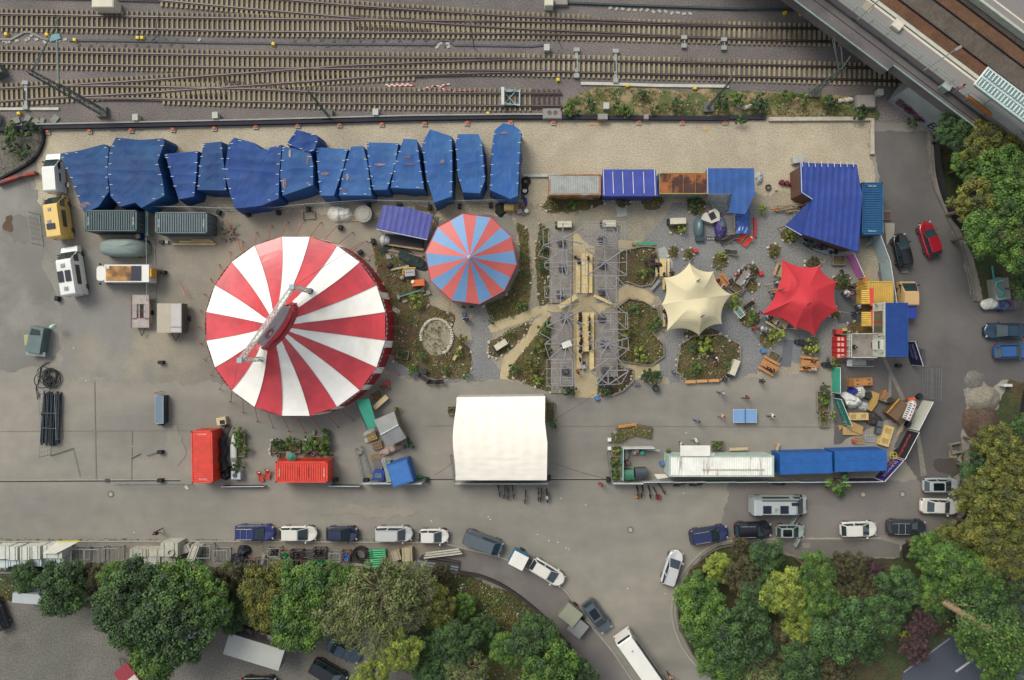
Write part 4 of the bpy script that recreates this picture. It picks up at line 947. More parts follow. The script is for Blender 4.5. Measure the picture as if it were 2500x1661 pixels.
em=MB();em.add([cpt+nn*.03+d1*(.05+.33*math.cos(2*math.pi*i/10)*(1 if i%2 else.45))+d2*.33*math.sin(2*math.pi*i/10)*(1 if i%2 else.45)for i in range(10)],[tuple(range(10))]);em.build('emblem_figure',M('e6dcdc',.6),t,ab=True)
p,d1,d2=onmem(.46,.45);em=MB();em.text('KUNTERBUNT',p+nn*.1,d1,d2,.42,lift=0,sx=.8);em.build('membrane_lettering',M('b59aa0',.7),t,ab=True)if False else None
p,d1,d2=onmem(.46,.42);em=MB()
for i in range(9):q=p+d1*(i*.26)+nn*.08;em.add([q,q+d1*.05,q+d1*.05+d2*.22,q+d2*.22],[(0,1,2,3)]);
em.build('membrane_lettering',M('b08c94',.7),t,ab=True)
tm=M('d8dcd4',.4,.05,2,metal=.2)
def truss(a,b_,w_,n_,r=.035):
 mb=MB();a=Vector(a);b_=Vector(b_);d=b_-a;z=d.normalized();u_=z.cross(Vector((0,0,1)))
 u_=u_.normalized()if u_.length>.1 else Vector((1,0,0));v_=z.cross(u_)
 C=lambda i,k:a+d*(i/n_)+(u_*[1,1,-1,-1][k]+v_*[1,-1,-1,1][k])*w_/2
 for k in range(4):mb.tube(C(0,k),C(n_,k),r*1.3,5)
 for i in range(n_):
  for k in range(4):mb.tube(C(i,k),C(i,(k+1)%4),r,4);mb.tube(C(i,k),C(i+1,(k+1)%4),r*.8,3)
 return mb
truss(m1,m2,.42,18).build('ridge_truss',tm,t,ab=True)
for mm in(m1,m2):
 truss((mm.x,mm.y,0),(mm.x,mm.y,13.2),.4,20).build('mast',tm,t,ab=True)
 MB().box((mm.x,mm.y,13.3),(.5,.5,.25)).build('mast_head',M('a9c0c2',.5),t,ab=True)
 kk=MB().cyl((mm.x,mm.y,7.25),.34,.2,14,m=0);kk.build('mast_collar',M('2f3d4a',.6),t,ab=True)
b=MB()
for px,py,z1 in((583,882,13),(715,701,13)):
 pp=W(px,py,z1);b.tube(pp,W(885,590,.1)if px>600 else W(560,985,.1),.02,4)
b.build('stay_cable',M('5a5452',.6),t,ab=True)
def guys(root,cx,cy,R0,z0,R1,n,a0,matn,r=.035,flat=True,skip=()):
 for k in range(n):
  if k in skip:continue
  a=a0+2*math.pi*k/n;mb=MB();mb.tube((cx+R0*math.cos(a),cy+R0*math.sin(a),z0),(cx+R1*math.cos(a+.01),cy+R1*math.sin(a+.01),.1),r,4)
  g_=mb.build('guy_strap',matn,root,ab=True)
  MB().tube((cx+R1*math.cos(a),cy+R1*math.sin(a),0),(cx+R1*math.cos(a),cy+R1*math.sin(a),.4),.04,4).build('ground_stake',M('3c3836',.6),g_,ab=True)
guys(t,ec.x,ec.y,TR,EZ-.05,TR+2.3,40,A0,M('c8453a',.6),.03)
EZ2=2.7;sc_=W(1150,632,EZ2);ap=W(1146,628,5.6);R2=5.35
t=thing('small_round_tent','ten-sided red and blue striped tent beside the big top','circus tent',(sc_.x,sc_.y,0))
rm2=M('d0665f',.5,.05,.5,f=.7);bm2=M('6f9cc8',.5,.05,.5,f=.7);mb=MB();va=[R(-7.4+36*k)for k in range(10)]
V=[Vector((sc_.x+R2*math.cos(a),sc_.y+R2*math.sin(a),EZ2))for a in va];apv=Vector((ap.x,ap.y,5.6));ns=8
for k in range(10):
 a,b_=V[k],V[(k+1)%10];mid=a.lerp(b_,.5)*1;mid=mid+(Vector((sc_.x,sc_.y,mid.z))-mid)*.0
 for(p,q,m)in((a,mid,1),(mid,b_,0)):
  for i in range(ns):
   v0,v1=i/ns,(i+1)/ns
   def P(e,v):r_=e.lerp(apv,v);r_.z=EZ2+(5.6-EZ2)*v-.35*math.sin(math.pi*v);return r_
   mb.add([P(p,v0),P(q,v0),P(q,v1),P(p,v1)],[(0,1,2,3)],m)
mb.build('canopy',[rm2,bm2],t,ab=True)
b=MB()
for k in range(10):b.tube(V[k],V[(k+1)%10],.05,5)
b.build('edge_trim',M('b8404a',.5),t,ab=True)
b=MB()
for k in range(10):
 a,b_=V[k],V[(k+1)%10];b.add([a,b_,(b_.x,b_.y,1.9),(a.x,a.y,1.9)],[(3,2,1,0),(0,1,2,3)]if False else[(0,3,2,1)])
b.build('valance',M('a5404c',.6),t,ab=True)
for k in range(10):MB().tube((V[k].x,V[k].y,0),tuple(V[k]),.05,6).build('pole',M('8d8f8c',.5),t,ab=True)
MB().tube((ap.x,ap.y,0),(ap.x,ap.y,5.8),.07,8).build('centre_pole',M('8d8f8c',.5),t,ab=True)
MB().cyl((ap.x,ap.y,5.5),.22,.18,12,.08).build('peak_cap',M('d9d4d8',.5),t,ab=True)
guys(t,sc_.x,sc_.y,R2,EZ2,R2+1.9,10,R(-7.4),M('b9624a',.6),.02)
def stretch(name,label,pts,zc,peaks,colr,cen,zb=3.2,ties=(),h=.7,concave=.10,h2=None):
 P=[W(x,y,z)for(x,y),z in zip(pts,zc)];C=W(*cen,3.4)
 t=thing(name,label,'stretch tent',(C.x,C.y,0),0,'stretch tents over the seating')
 out=[];n=len(P)
 for i in range(n):
  a,b_=P[i],P[(i+1)%n];mid=(a+b_)/2;inn=(C-mid);inn.z=0;inn.normalize();L=(b_-a).length
  for j in range(10):
   s=j/10;p=a.lerp(b_,s)+inn*(4*s*(1-s))*L*concave;out.append(p)
 pk=[(W(x,y,z),z)for x,y,z in peaks]
 def hz(p,v):
  z=0
  for q,zz in pk:
   d=math.hypot(p.x-q.x,p.y-q.y);z=max(z,(zz-zb)*math.exp(-(d/1.7)**1.6))
  return z
 mb=MB();m_=len(out);nr=12;rows=[]
 for i in range(nr+1):
  v=i/nr;row=[]
  for o in out:
   p=o.lerp(C,v);edge=o.z;z=edge+(zb-edge)*min(1,v*1.6)**.8;z+=hz(p,v)*min(1,v*3.5)
   row.append((p.x,p.y,z))
  rows.append(row)
 for i in range(nr):
  for j in range(m_):mb.add([rows[i][j],rows[i][(j+1)%m_],rows[i+1][(j+1)%m_],rows[i+1][j]],[(0,1,2,3)])
 mb.build('canopy',M(colr,.8,.03,.5,h2=h2,mix=(.4,.7),f=.72),t,ab=True,smooth=True)
 for q,zz in pk:
  MB().tube((q.x,q.y,0),(q.x,q.y,zz-.05),.06,8).build('inner_pole',M('8c7a5a',.7),t,ab=True);MB().box((q.x,q.y,zz+.03),(.5,.1,.06),.5).build('pole_cap',M('3f3c38',.6),t,ab=True)
 for i,p in enumerate(P):
  MB().tube((p.x,p.y,0),(p.x,p.y,p.z+.02),.05,6).build('corner_pole',M('a79f90',.6),t,ab=True)
 for(x0,y0,z0,x1,y1,z1)in ties:MB().tube(W(x0,y0,z0),W(x1,y1,z1),.045,5).build('tie_pole',M('b5aea0',.6),t,ab=True)
 return t
stretch('stretch_tent','beige star-shaped stretch tent over picnic benches',[(1683,642),(1742,663),(1786,720),(1762,791),(1707,819),(1628,808),(1615,744),(1621,678)],[2.3,2.6,2.3,2.5,1.9,2.3,2.4,2.5],[(1705,685,4.3),(1715,772,4.3)],'d8cda6',(1697,730),ties=((1664,662,1.5,1693,628,.2),(1786,720,2.3,1815,707,.2),(1634,738,2.6,1593,753,.1),(1806,720,.2,1815,707,2)),concave=.14)
stretch('stretch_tent','bright red star-shaped stretch tent over picnic benches',[(1908,632),(2000,650),(2043,688),(2046,759),(1989,821),(1942,802),(1858,769),(1895,708)],[2.2,2.6,2.4,2.5,1.9,2.3,1.9,2.6],[(1912,706,4.2),(1975,742,4.3)],'c62f38',(1960,720),ties=((2000,650,2.6,2019,632,.2),(2046,759,2.5,2090,769,.2),(1898,801,.3,1972,806,.3),(1866,695,.2,1911,689,2.6)),concave=.12)
HZ=3.6
def hw(px,py,z):return W(px,py,z)
t=thing('hall_tent','big white barrel-roofed hall tent in the middle of the asphalt','hall tent',W(1222,1070))
cl=[(1116,970),(1115,1172)];
def hall(u,v):
 xl=1111+4*math.cos(v*6.5)-3*v;xr=1331+7*min(1,max(0,(v-.3)*4))-3*v
 px=xl+(xr-xl)*u;py=969+v*204;py+=2.5*(u-.5)*-1 if v<.1 else 0
 z=3.0+1.5*math.sin(math.pi*(.12+.76*v))+.022*math.sin(u*44)*math.sin(math.pi*v)+.04*noise.noise(Vector((u*8,v*20,0)))
 if v>.68:z+=.025*math.sin(v*150+3*noise.noise(Vector((u*5,v*4,1))))
 return tuple(W(px,py,z))
MB().grid(lambda u,v:hall(u,1-v),44,40).build('roof',M('f8f2e2',.6,.04,.5,f=.77),t,ab=True,smooth=True)
b=MB()
for i in range(30):
 for u0,u1,v0,v1 in((i/30,(i+1)/30,0,0),(i/30,(i+1)/30,1,1),(0,0,i/30,(i+1)/30),(1,1,i/30,(i+1)/30)):
  a,c_=Vector(hall(u0,v0)),Vector(hall(u1,v1));cen=W(1222,1070)
  ins=lambda q:(q.x+(cen.x-q.x)*.006,q.y+(cen.y-q.y)*.006)
  b.add([a,c_,(*ins(c_),0),(*ins(a),0)],[(0,1,2,3),])
b.build('side_wall',M('cfccc2',.7,.05,1),t,ab=True)
b=MB()
for i in range(9):p=hall(.05+.5*i/9,.35-.33*i/9);b.box((p[0],p[1],p[2]+.03),(.07,.07,.04))
b.build('eyelets',M('c9c0b0',.6),t,ab=True)
M_=lambda h,*a,**k:M(h,*a,f=.62,spec=.25,**k)
tarpmats=[M_('12427f',.6,.16,.5,h2='1f5688',mix=(.4,.62)),M_('16448c',.6,.16,.5,h2='205294',mix=(.4,.62)),M_('245698',.6,.16,.5,h2='32689e',mix=(.4,.62)),M_('2e60a6',.6,.14,.5,h2='3c70a6',mix=(.4,.62))]
tickm=M('dfe4e6',.5);puddle=M('6b5560',.3,.2,2)
def tarp(label,pts,z,mi,puddles=(),ribs=1.2,kind='tarp_cover',ticks=True):
 P=[W(x,y,z)for x,y in pts];n=len(P);C=sum(P,Vector())/n
 t=thing(kind,label,'tarpaulin',(C.x,C.y,0),0,'blue tarpaulin covers in the long row')
 out=[]
 for i in range(n):
  a,b_=P[i],P[(i+1)%n];k=max(2,int((b_-a).length/.3))
  for j in range(k):out.append(a.lerp(b_,j/k))
 A=sum(out[i].x*out[(i+1)%len(out)].y-out[(i+1)%len(out)].x*out[i].y for i in range(len(out)))
 if A<0:out=out[::-1]
 m=len(out);sd=len(label)*1.7;rows=[]
 def top(p,v):
  s=(p.y-C.y)/ribs;sag=-(.03+.06*abs(noise.noise(Vector((p.x*.3,s*.4,sd)))))*abs(math.sin(math.pi*(s+.5*noise.noise(Vector((p.x*.25,0,sd))))))**.7-.10*max(0,noise.noise(Vector((p.x*.9+p.y*.5,p.y*.35-p.x*.3,sd+4)))-.12)
  return z+sag*min(1,v*4)+.16*noise.noise(Vector((p.x*.4,p.y*.4,sd)))*min(1,.3+v)+.02*noise.noise(Vector((p.x*2,p.y*2,sd)))
 sk=[]
 for j,o in enumerate(out):
  d=(o-C);d.z=0;d.normalize();fl=.25+.25*noise.noise(Vector((o.x*.8,o.y*.8,sd+2)))
  sk.append((o.x+d.x*fl,o.y+d.y*fl,.02+.5*max(0,noise.noise(Vector((o.x,o.y,sd+9))))))
 mid=[((out[j].x*.5+sk[j][0]*.5)+.1*noise.noise(Vector((out[j].x*2.3,out[j].y*2.3,1))),(out[j].y*.5+sk[j][1]*.5),z*.5)for j in range(m)]
 rows=[sk,mid]
 for v in(0,.06,.2,.35,.5,.65,.8,.9,1):
  row=[]
  for o in out:
   p=o.lerp(C,v);row.append((p.x,p.y,top(p,v)))
  rows.append(row)
 mb=MB()
 for i in range(len(rows)-1):
  for j in range(m):mb.add([rows[i][j],rows[i][(j+1)%m],rows[i+1][(j+1)%m],rows[i+1][j]],[(0,1,2,3)])
 mb.build('tarpaulin',tarpmats[mi],t,ab=True)
 if ticks:
  tb=MB();rnd=random.Random(sd)
  for j in range(0,m,4):
   o=out[j];p=o.lerp(C,.06);a=math.atan2(C.y-o.y,C.x-o.x);L_=rnd.uniform(.25,.4)
   if abs(math.cos(a))>.35:tb.box((p.x,p.y,top(p,.06)+.04),(L_,.05,.03),(a if False else rnd.uniform(-.2,.2)))
  if tb.v:tb.build('lacing_tab',tickm,t,ab=True)
 for x,y,rx,ry in puddles:
  p=W(x,y,z);zz=max(top(p,.5)+.02,0)
  pb=MB();pb.add([(p.x+rx/S*math.cos(i*.628),p.y+ry/S*math.sin(i*.628),top(p+Vector((rx/S*math.cos(i*.628),ry/S*math.sin(i*.628),0)),.5)+.06)for i in range(10)],[tuple(range(10))])
  pb.build('puddle',puddle,t,ab=True)
 return t
tarp('leftmost blue tarpaulin with a reddish puddle at its lower tip',[(147,375),(197,367),(255,352),(266,362),(262,400),(263,440),(266,468),(240,505),(205,520),(197,500),(175,440),(160,410)],2.6,0,((208,502,14,8),(166,452,3,6)))
tarp('broad blue tarpaulin second from the left, behind the dark containers',[(268,365),(283,336),(340,342),(398,338),(402,346),(385,395),(397,440),(402,478),(345,508),(330,495),(293,505),(270,480),(263,420)],2.9,0)
tarp('narrow blue tarpaulin right of the broad one, with a bare gap beside it',[(403,376),(482,369),(480,415),(474,480),(436,487),(424,450)],2.5,1)
tarp('blue tarpaulin with a straight lower hem, fourth from the left',[(497,350),(540,346),(543,380),(549,420),(552,465),(482,464),(488,400)],2.6,0)
tarp('widest blue tarpaulin, fifth from the left, reaching down to a point',[(558,352),(572,336),(622,350),(638,366),(688,354),(682,420),(680,485),(640,502),(574,510),(560,470),(548,420)],2.9,1)
tarp('tall violet blue tarpaulin sticking up behind the row',[(700,352),(724,317),(772,330),(776,340),(768,366),(756,372),(720,360)],3.2,1)
tarp('blue tarpaulin with rusty puddles right under the tall violet one',[(690,358),(756,368),(764,400),(764,452),(690,478),(684,430)],3.0,2,((695,448,5,13),(751,447,5,3),(750,390,3,12),(708,375,3,10)))
tarp('slanting blue tarpaulin with violet patches, eighth from the left',[(772,360),(848,364),(838,410),(815,478),(782,478),(776,420)],2.8,3,((793,424,10,4),))
tarp('narrow pointed blue tarpaulin with a brown streak',[(857,358),(886,357),(897,400),(907,478),(827,477),(838,420)],2.8,3,((842,465,7,3),(847,433,4,9)))
tarp('blue tarpaulin with white tabs on both sides and one long puddle',[(895,348),(972,350),(965,400),(945,463),(911,464),(900,400)],2.8,3,((927,402,14,3),))
tarp('blue tarpaulin with two round brown puddles',[(985,339),(1017,341),(1025,400),(1035,462),(954,459),(965,400)],2.8,3,((994,384,10,3),(1000,401,10,3)))
tarp('high blue tarpaulin with a pointed top, third from the right end',[(1050,316),(1102,333),(1104,400),(1103,480),(1060,495),(1042,440),(1030,352)],3.1,3,((1080,395,5,5),))
tarp('smooth blue tarpaulin second from the right end',[(1118,328),(1168,328),(1176,346),(1184,440),(1172,472),(1130,470),(1118,430),(1112,350)],2.9,3)
tarp('tallest blue tarpaulin at the right end of the row',[(1208,318),(1228,301),(1255,306),(1272,320),(1267,400),(1264,478),(1246,486),(1196,464),(1202,350)],3.2,3,((1230,325,10,3),))
def container(px,py,ang,label,colr,L=6.06,Wd=2.44,Ht=2.6,z0=0.0,roofm=None,marks=True,seams=(),group='shipping containers',name='shipping_container',rib=.28,roofrib=True):
 z=z0+Ht;c=W(px,py,z);t=thing(name,label,'container',(c.x,c.y,z0),R(ang),group)
 cm=colr if not isinstance(colr,str)else M(colr,.5,.16,1.4,coat=.1)
 b=MB();b.box((0,0,Ht/2-.03),(L-.1,Wd-.1,Ht-.14));
 n=int(L/rib)
 for s in(-1,1):
  for i in range(n):b.box((-L/2+(i+.5)*L/n,s*(Wd/2-.04),Ht/2),(rib*.5,.05,Ht-.3))
 b.build('walls',cm,t)
 f=MB()
 for sx in(-1,1):
  for sy in(-1,1):f.box((sx*(L/2-.08),sy*(Wd/2-.08),Ht/2),(.16,.16,Ht-.003))
  f.box((sx*(L/2-.06),0,Ht-.09),(.12,Wd-.32,.17));f.box((sx*(L/2-.06),0,.1),(.12,Wd-.32,.17))
  f.box((0,sx*(Wd/2-.06),Ht-.09),(L-.32,.12,.165));f.box((0,sx*(Wd/2-.06),.1),(L-.32,.12,.165))
 f.build('frame',cm,t)
 r_=MB();
 if roofrib:
  for i in range(n):
   x=-L/2+.18+(i+.5)*(L-.36)/n;w_=(L-.36)/n
   r_.box((x-w_*.25,0,Ht-.02),(w_*.52,Wd-.34,.05));r_.box((x+w_*.25,0,Ht-.11),(w_*.48,Wd-.34,.03))
 else:r_.box((0,0,Ht-.01),(L-.2,Wd-.2,.06));r_.box((0,.1,Ht+.03),(L-.3,.03,.02))
 r_.build('roof',roofm or cm,t)
 for s in(-1,1):
  d=MB().box((L/2-.02,s*Wd*.235,Ht/2),(.06,Wd*.44,Ht-.36)).build('door',cm,t)
  MB().tube((L/2+.03,s*Wd*.12,.3),(L/2+.03,s*Wd*.12,Ht-.3),.02,5).tube((L/2+.03,s*Wd*.34,.3),(L/2+.03,s*Wd*.34,Ht-.3),.02,5).build('lock_rod',M('8d9394',.5),d)
 for sx in(-1,1):
  for sy in(-1,1):MB().box((sx*(L/2-.08),sy*(Wd/2-.08),Ht+.01),(.15,.15,.03)).build('corner_casting',M('15181b',.6)if marks else cm,t)
 if marks:
  for sx in(-1,1):
   mk=MB();mk.text('TGHU 2310',(sx*(L/2-.42)+(.09 if sx>0 else.09),-.55,Ht+.006),(0,1,0),(-1,0,0),.24,lift=.004,sx=.8);mk.build('serial_marking',M('e9ece6',.6),t)
 for x in seams:MB().box((x,0,Ht+.01),(.06,1.1,.03)).build('roof_brace',M('7a1f18',.6),t)
 return t
container(270,539,0,'dark grey green container under the end of the blue tarpaulins, left of its twin','3f5a5d')
container(442,544,0,'dark grey container right of its twin, with a pile of poles at its door','556a70')
rm_=M('4f5f61',.6)
container(493,1116,91,'upright red container with a black net heap against it','f04c38')
container(736,1153,0,'level red container below the potted plants','f04c38',seams=(-.3,.8))
container(1404,451,0,'container with a pale ribbed roof and rusty rim beside the covered tyres',M('a8764f',.8,.2,1.5,h2='b4b1a2',mix=(.5,.62)),roofm=M('b9bdb6',.6,.08,2,h2='a9ada8'),marks=False)
t=container(1668,448,0,'container with a rust-stained brown roof between the two blue roofs',M('8a8f88',.8,.2,1.5,h2='6d97a0',mix=(.5,.62)),L=5.6,roofm=M('a4602c',.75,.25,.9,h2='4c2a20',mix=(.48,.56)),marks=False,roofrib=False)
MB().box((0,1.2,2.62),(5.6,.07,.06)).build('yellow_edge',M('c9a83c',.7),t);MB().box((0,-1.2,2.62),(5.6,.07,.06)).build('yellow_edge',M('c9a83c',.7),t)
b=MB()
for k in(-1.4,0,1.4):b.box((k,0,2.615),(.035,2.3,.03))
b.build('roof_joint',M('b98a4a',.7),t)
container(2130.5,509,-90,'blue container beside the large blue roof on the right','20608f',marks=True)
container(2191,805,-90,'blue container stacked over the yellow bar container','1e4c98',L=6.06,z0=2.62,marks=False)
container(2150,713,0,'yellow container with a rusty ribbed roof under the stacked blue one',M('d9b153',.6,.08,1,h2='c2913e',mix=(.55,.7)),L=3.0,Wd=2.5,marks=False)
t=container(1762,1139,0,'long white container with a streaked rusty roof',M('b9cbbf',.7,.12,1),L=12.19,roofm=M('f2f3ea',.6,.08,1,h2='6b4036',mix=(.55,.70),stripe=(3,.35,1),f=.8),marks=False)
container(1968.5,1132,1.5,'left of two bright blue containers behind the parked row','1f5fa6',roofrib=False,marks=False)
container(2102,1126,1.5,'right of two bright blue containers, nearest the curved banner fence','1f5fa6',roofrib=False,marks=False)
def crumple(name,label,cat,px,py,rx,ry,h,mat,rz=0,seed=1,amp=.25,group=None,fr=2.2,z0=0.0):
 c=W(px,py,z0);
 def f(u,v):
  a=u*2*math.pi;q=1+.22*noise.noise(Vector((math.cos(a)*1.6,math.sin(a)*1.6,seed)))
  x=rx*v*q*math.cos(a);y=ry*v*q*math.sin(a)
  z=h*max(0.0,1-v**3)+amp*h*(noise.noise(Vector((x*fr,y*fr,seed)))+.5*noise.noise(Vector((x*fr*2.5,y*fr*2.5,seed))))*(1 if v<.99 else 0)
  return(x,y,max(.01,z)if v<.99 else 0)
 o=MB().grid(f,26,9).build(name,mat);o.location=c;o.rotation_euler.z=R(rz)
 return tag(o,label,cat,group)
blk=M('1d1d24',.8,.3,3,bump=.05);
b=MB()
for k in range(46):b.ring((.2*math.sin(k*.3),-2.0+k*.088,.45),.42,.03,10,'Y',k=4)
o=b.build('net_tunnel',M('35333a',.8));c=W(552,1105);o.location=(c.x,c.y,.25);tag(o,'coiled black hose bundle between the upright red container and the kayak','hose bundle')
b=MB()
for k in range(14):b.tube((-.35+k*.05,-1.3+.1*math.sin(k),.3+.02*k),(.05+k*.05,1.2+.1*math.cos(k),.35),.03,4)
o=b.build('hose_bundle',M('4b4644',.8));c=W(547,1062);o.location=(c.x,c.y,0);o.rotation_euler.z=R(-18);tag(o,'thin hose bundle at the top corner of the upright red container','hose bundle')
crumple('black_cloth','black cloth heap beside the lower end of the upright red container','cloth',538,1128,.28,1.3,.5,blk,5,3)
crumple('black_sacks','shiny black sacks left of the white crate on the fence line','sacks',553,1155,.7,1.0,.6,M('16161b',.3,.3,3),-30,4)
def kayak(px,py):
 t=thing('kayak','white kayak with a grey patch standing among the plants','kayak',W(px,py),R(91))
 def f(u,v):
  a=u*2*math.pi;x=-2.15+4.3*v;w_=.42*math.sin(math.pi*min(1,max(0,v)))**.75
  return(x,w_*math.cos(a),.55+.22*math.sin(a)*math.sin(math.pi*v)**.6)
 MB().grid(f,14,20).build('hull',M('d6d8cc',.4,.05,1),t,smooth=True)
 MB().box((-.9,.0,.78),(.5,.42,.03)).build('grey_patch',M('7d7b78',.5),t);MB().box((1.1,.05,.78),(.16,.3,.03)).build('dark_badge',M('4a3048',.5),t)
kayak(575,1102)
t=thing('water_tank','white box with dark lids in the lower corner near the kayak','crate',W(583,1157));MB().box((0,0,.45),(1.1,1.0,.9)).build('box_body',M('b9c2c4',.6,.1,2),t)
MB().cyl((-.1,.0,.9),.25,.12,14).build('lid',M('4a4c52',.6),t);MB().cyl((-.35,-.3,.9),.16,.08,12).build('lid',M('c9ccc8',.6),t)
t=thing('metal_tray_box','cream box with a black cloth on top above the upright red container','box',W(546,1027));MB().box((0,0,.35),(1.1,.9,.7),.15).build('box_body',M('d3c797',.7,.1,2),t);MB().box((.15,-.1,.74),(.55,.45,.08),.1).build('black_cloth',blk,t)
wood=lambda h='c9a468':M(h,.75,.14,1.5,fine=6,finev=.12)
def beertable(px,py,ang,label,L=2.2,Wd=.7,h='e3c98e',hgt=.76,name='beer_table',cat='table',group=None):
 t=thing(name,label,cat,W(px,py),R(ang),group);
 MB().box((0,0,hgt),(L,Wd,.04)).build('tabletop',wood(h),t)
 for s in(-1,1):MB().box((s*(L/2-.3),0,hgt/2),(.05,Wd*.8,hgt-.04)).build('leg',M('8a7d5a',.6),t)
 return t
def bench(px,py,ang,label,L=2.2,Wd=.28,h='e3c98e',hgt=.47,group=None,name='bench',back=False):
 t=thing(name,label,'bench',W(px,py),R(ang),group);MB().box((0,0,hgt),(L,Wd,.05)).build('seat',wood(h),t)
 for s in(-1,1):MB().box((s*(L/2-.25),0,hgt/2-.02),(.06,Wd*.85,hgt-.05)).build('leg',wood(h),t)
 if back:MB().box((0,Wd/2+.03,hgt+.28),(L,.05,.4)).build('backrest',wood(h),t)
 return t
def picnic(px,py,ang,label,h='c98d4e',L=2.1,group='picnic tables'):
 t=thing('picnic_table',label,'picnic table',W(px,py),R(ang),group)
 b=MB();[b.box((0,-.3+.2*k,.76),(L,.17,.045))for k in range(4)];b.build('tabletop',wood(h),t)
 for s in(-1,1):MB().box((0,s*.72,.46),(L,.28,.045)).build('seat',wood(h),t)
 for x in(-.7,.7):
  b=MB();b.box((x,0,.42),(.06,1.5,.08));[b.tube((x,s*.62,0),(x,s*.2,.74),.04,4)for s in(-1,1)];b.build('trestle',wood(h),t)
 return t
PAL={}
def pallet(px,py,ang,label,h='b39468',n=1,group='wooden pallets',z=0.0,L=1.2,Wd=.85):
 c=W(px,py,z);key=(h,n,L)
 if key in PAL:r_=dup(PAL[key],c,R(ang),label,group);return r_
 t=thing('pallet',label,'pallet',c,R(ang),group);b=MB();d=MB()
 for q in range(n):
  for k in range(6):b.box((-L/2+.07+k*(L-.14)/5,0,.125+q*.15),(.11,Wd,.025))
  for k in(-1,0,1):d.box((0,k*(Wd/2-.05),.06+q*.15),(L,.09,.09))
 b.build('deck_boards',wood(h),t);d.build('bearers',wood(h),t);PAL[key]=t;return t
def boxp(px,py,ang,label,dims,h,cat,name,z=0.0,lid=None,taper=1.0,group=None,rough=.7):
 c=W(px,py,z);t=thing(name,label,cat,(c.x,c.y,z),R(ang),group)
 MB().box((0,0,dims[2]/2),dims,taper=taper).build('box_body',M(h,rough,.12,2),t)
 if lid:MB().box((0,0,dims[2]+.02),(dims[0]*.9,dims[1]*.9,.05)).build('lid',M(lid,rough,.1,2),t)
 return t
BL=None
def weight(px,py,ang,label):
 global BL
 if BL is None:
  t=thing('ballast_block',label,'ballast block',W(px,py),R(ang),'black ballast blocks of the fences');MB().box((0,0,.3),(.62,.42,.6),taper=.95).build('block',M('1b1d25',.7,.1,2),t)
  b=MB();[b.box((0,k*.13,.61),(.55,.03,.03))for k in(-1,0,1)];b.build('ridges',M('2c2f38',.7),t);BL=t
 else:t=dup(BL,W(px,py),R(ang),label)
 return t
for px,py,a,l in[(402,666,0,'black ballast block to the right of the flatbed lorry'),(397,885,0,'black ballast block on the gravel below the trailers'),(395,1103,0,'black ballast block with poles on the asphalt, lower left'),(397,1032,90,'black ballast block at the lower end of the blue grey case'),(145,730,80,'black ballast block behind the white camper van'),(395,1172,0,'dark ballast block on the drain slot left of the upright red container'),(682,520,90,'black ballast block on the wire fence, first from the left'),(755,512,90,'black ballast block on the wire fence above the lone frame'),(902,500,90,'black ballast block behind the cable drum'),(976,500,0,'black ballast block at the top of the tilted blue roof'),(1050,508,90,'black ballast block right of the tilted blue roof'),(1123,505,90,'black ballast block above the small round tent'),(1198,503,90,'black ballast block beside the straw bales'),(833,557,75,'black ballast block below the white tarpaulin'),(912,590,90,'black ballast block left of the dark timber trough'),(952,650,30,'small black block among the timber left of the small tent'),(881,617,30,'round black block at the edge of the big top'),(537,520,70,'black ballast block right of the dark container pair'),(609,524,90,'black ballast block above the pole pile'),(2240,967,40,'black ballast block at the top of the white banner fence'),(2213,1035,60,'black ballast block between the white and the black banner'),(2186,1102,40,'black ballast block at the foot of the black banner'),(2155,643,90,'black ballast block left of the pale tall hoarding'),(2190,893,0,'black ballast block under the dark purple banner'),(1043,1171,90,'black ballast block at the corner of the blue tilted box'),(820,1171,20,'black ballast block right of the level red container'),(895,1171,0,'black ballast block at the left end of the white barrier panels'),(1484,1170,90,'black ballast block at the left end of the bin yard barrier'),(1340,1166,90,'black ballast block at the lower right corner of the white hall')]:
 weight(px,py,a,l)
def meshfence(pts,label,h=2.0,name='mesh_fence',c='8f9796',post=True):
 t=thing(name,label,'fence',W(*pts[0]),0,'wire site fences');b=MB();P=[W(*p)for p in pts]
 for a,c_ in zip(P[:-1],P[1:]):
  L=(c_-a).length;n=max(2,int(L/.55))
  for hh in(.1,h):b.tube(a+Vector((0,0,hh)),c_+Vector((0,0,hh)),.03,4)
  for hh in(.6,1.1,1.6):b.tube(a+Vector((0,0,hh*h/2)),c_+Vector((0,0,hh*h/2)),.012,3)
  for i in range(n+1):p=a.lerp(c_,i/n);b.tube(p,p+Vector((0,0,h)),.012,3)
 b.build('mesh_panel',M(c,.5,metal=.4),t,ab=True)
 for p in P:MB().tube(p,p+Vector((0,0,h+.05)),.035,5).build('post',M(c,.5,metal=.4),t,ab=True)
meshfence([(382,512),(480,513),(560,516),(682,515),(755,507),(902,497),(1050,500),(1200,497),(1268,497)],'long wire fence below the blue tarpaulin row')
meshfence([(379,587),(381,700),(380,735)],'wire fence running down from the right dark container')
meshfence([(397,960),(395,1172)],'wire fence past the blue grey case on the asphalt')if False else None
meshfence([(97,525),(106,600)],'short wire fence left of the yellow camper van')
meshfence([(120,905),(122,960),(128,1040),(124,1110)],'wire fence lying over the black pipe bundle')
meshfence([(150,960),(154,1070)],'short wire fence on the right of the black pipe bundle',1.2)
meshfence([(290,1182),(470,1182)],'low wire fence left of the upright red container on the kerb line',1.1)
meshfence([(1271,425),(1271,500)],'wire fence beside the stacked tyres',1.8)
meshfence([(872,1095),(890,1170)],'left fence panel leaning beside the dark mat',1.2)
meshfence([(885,1090),(912,1172)],'right fence panel leaning beside the dark mat',1.2)
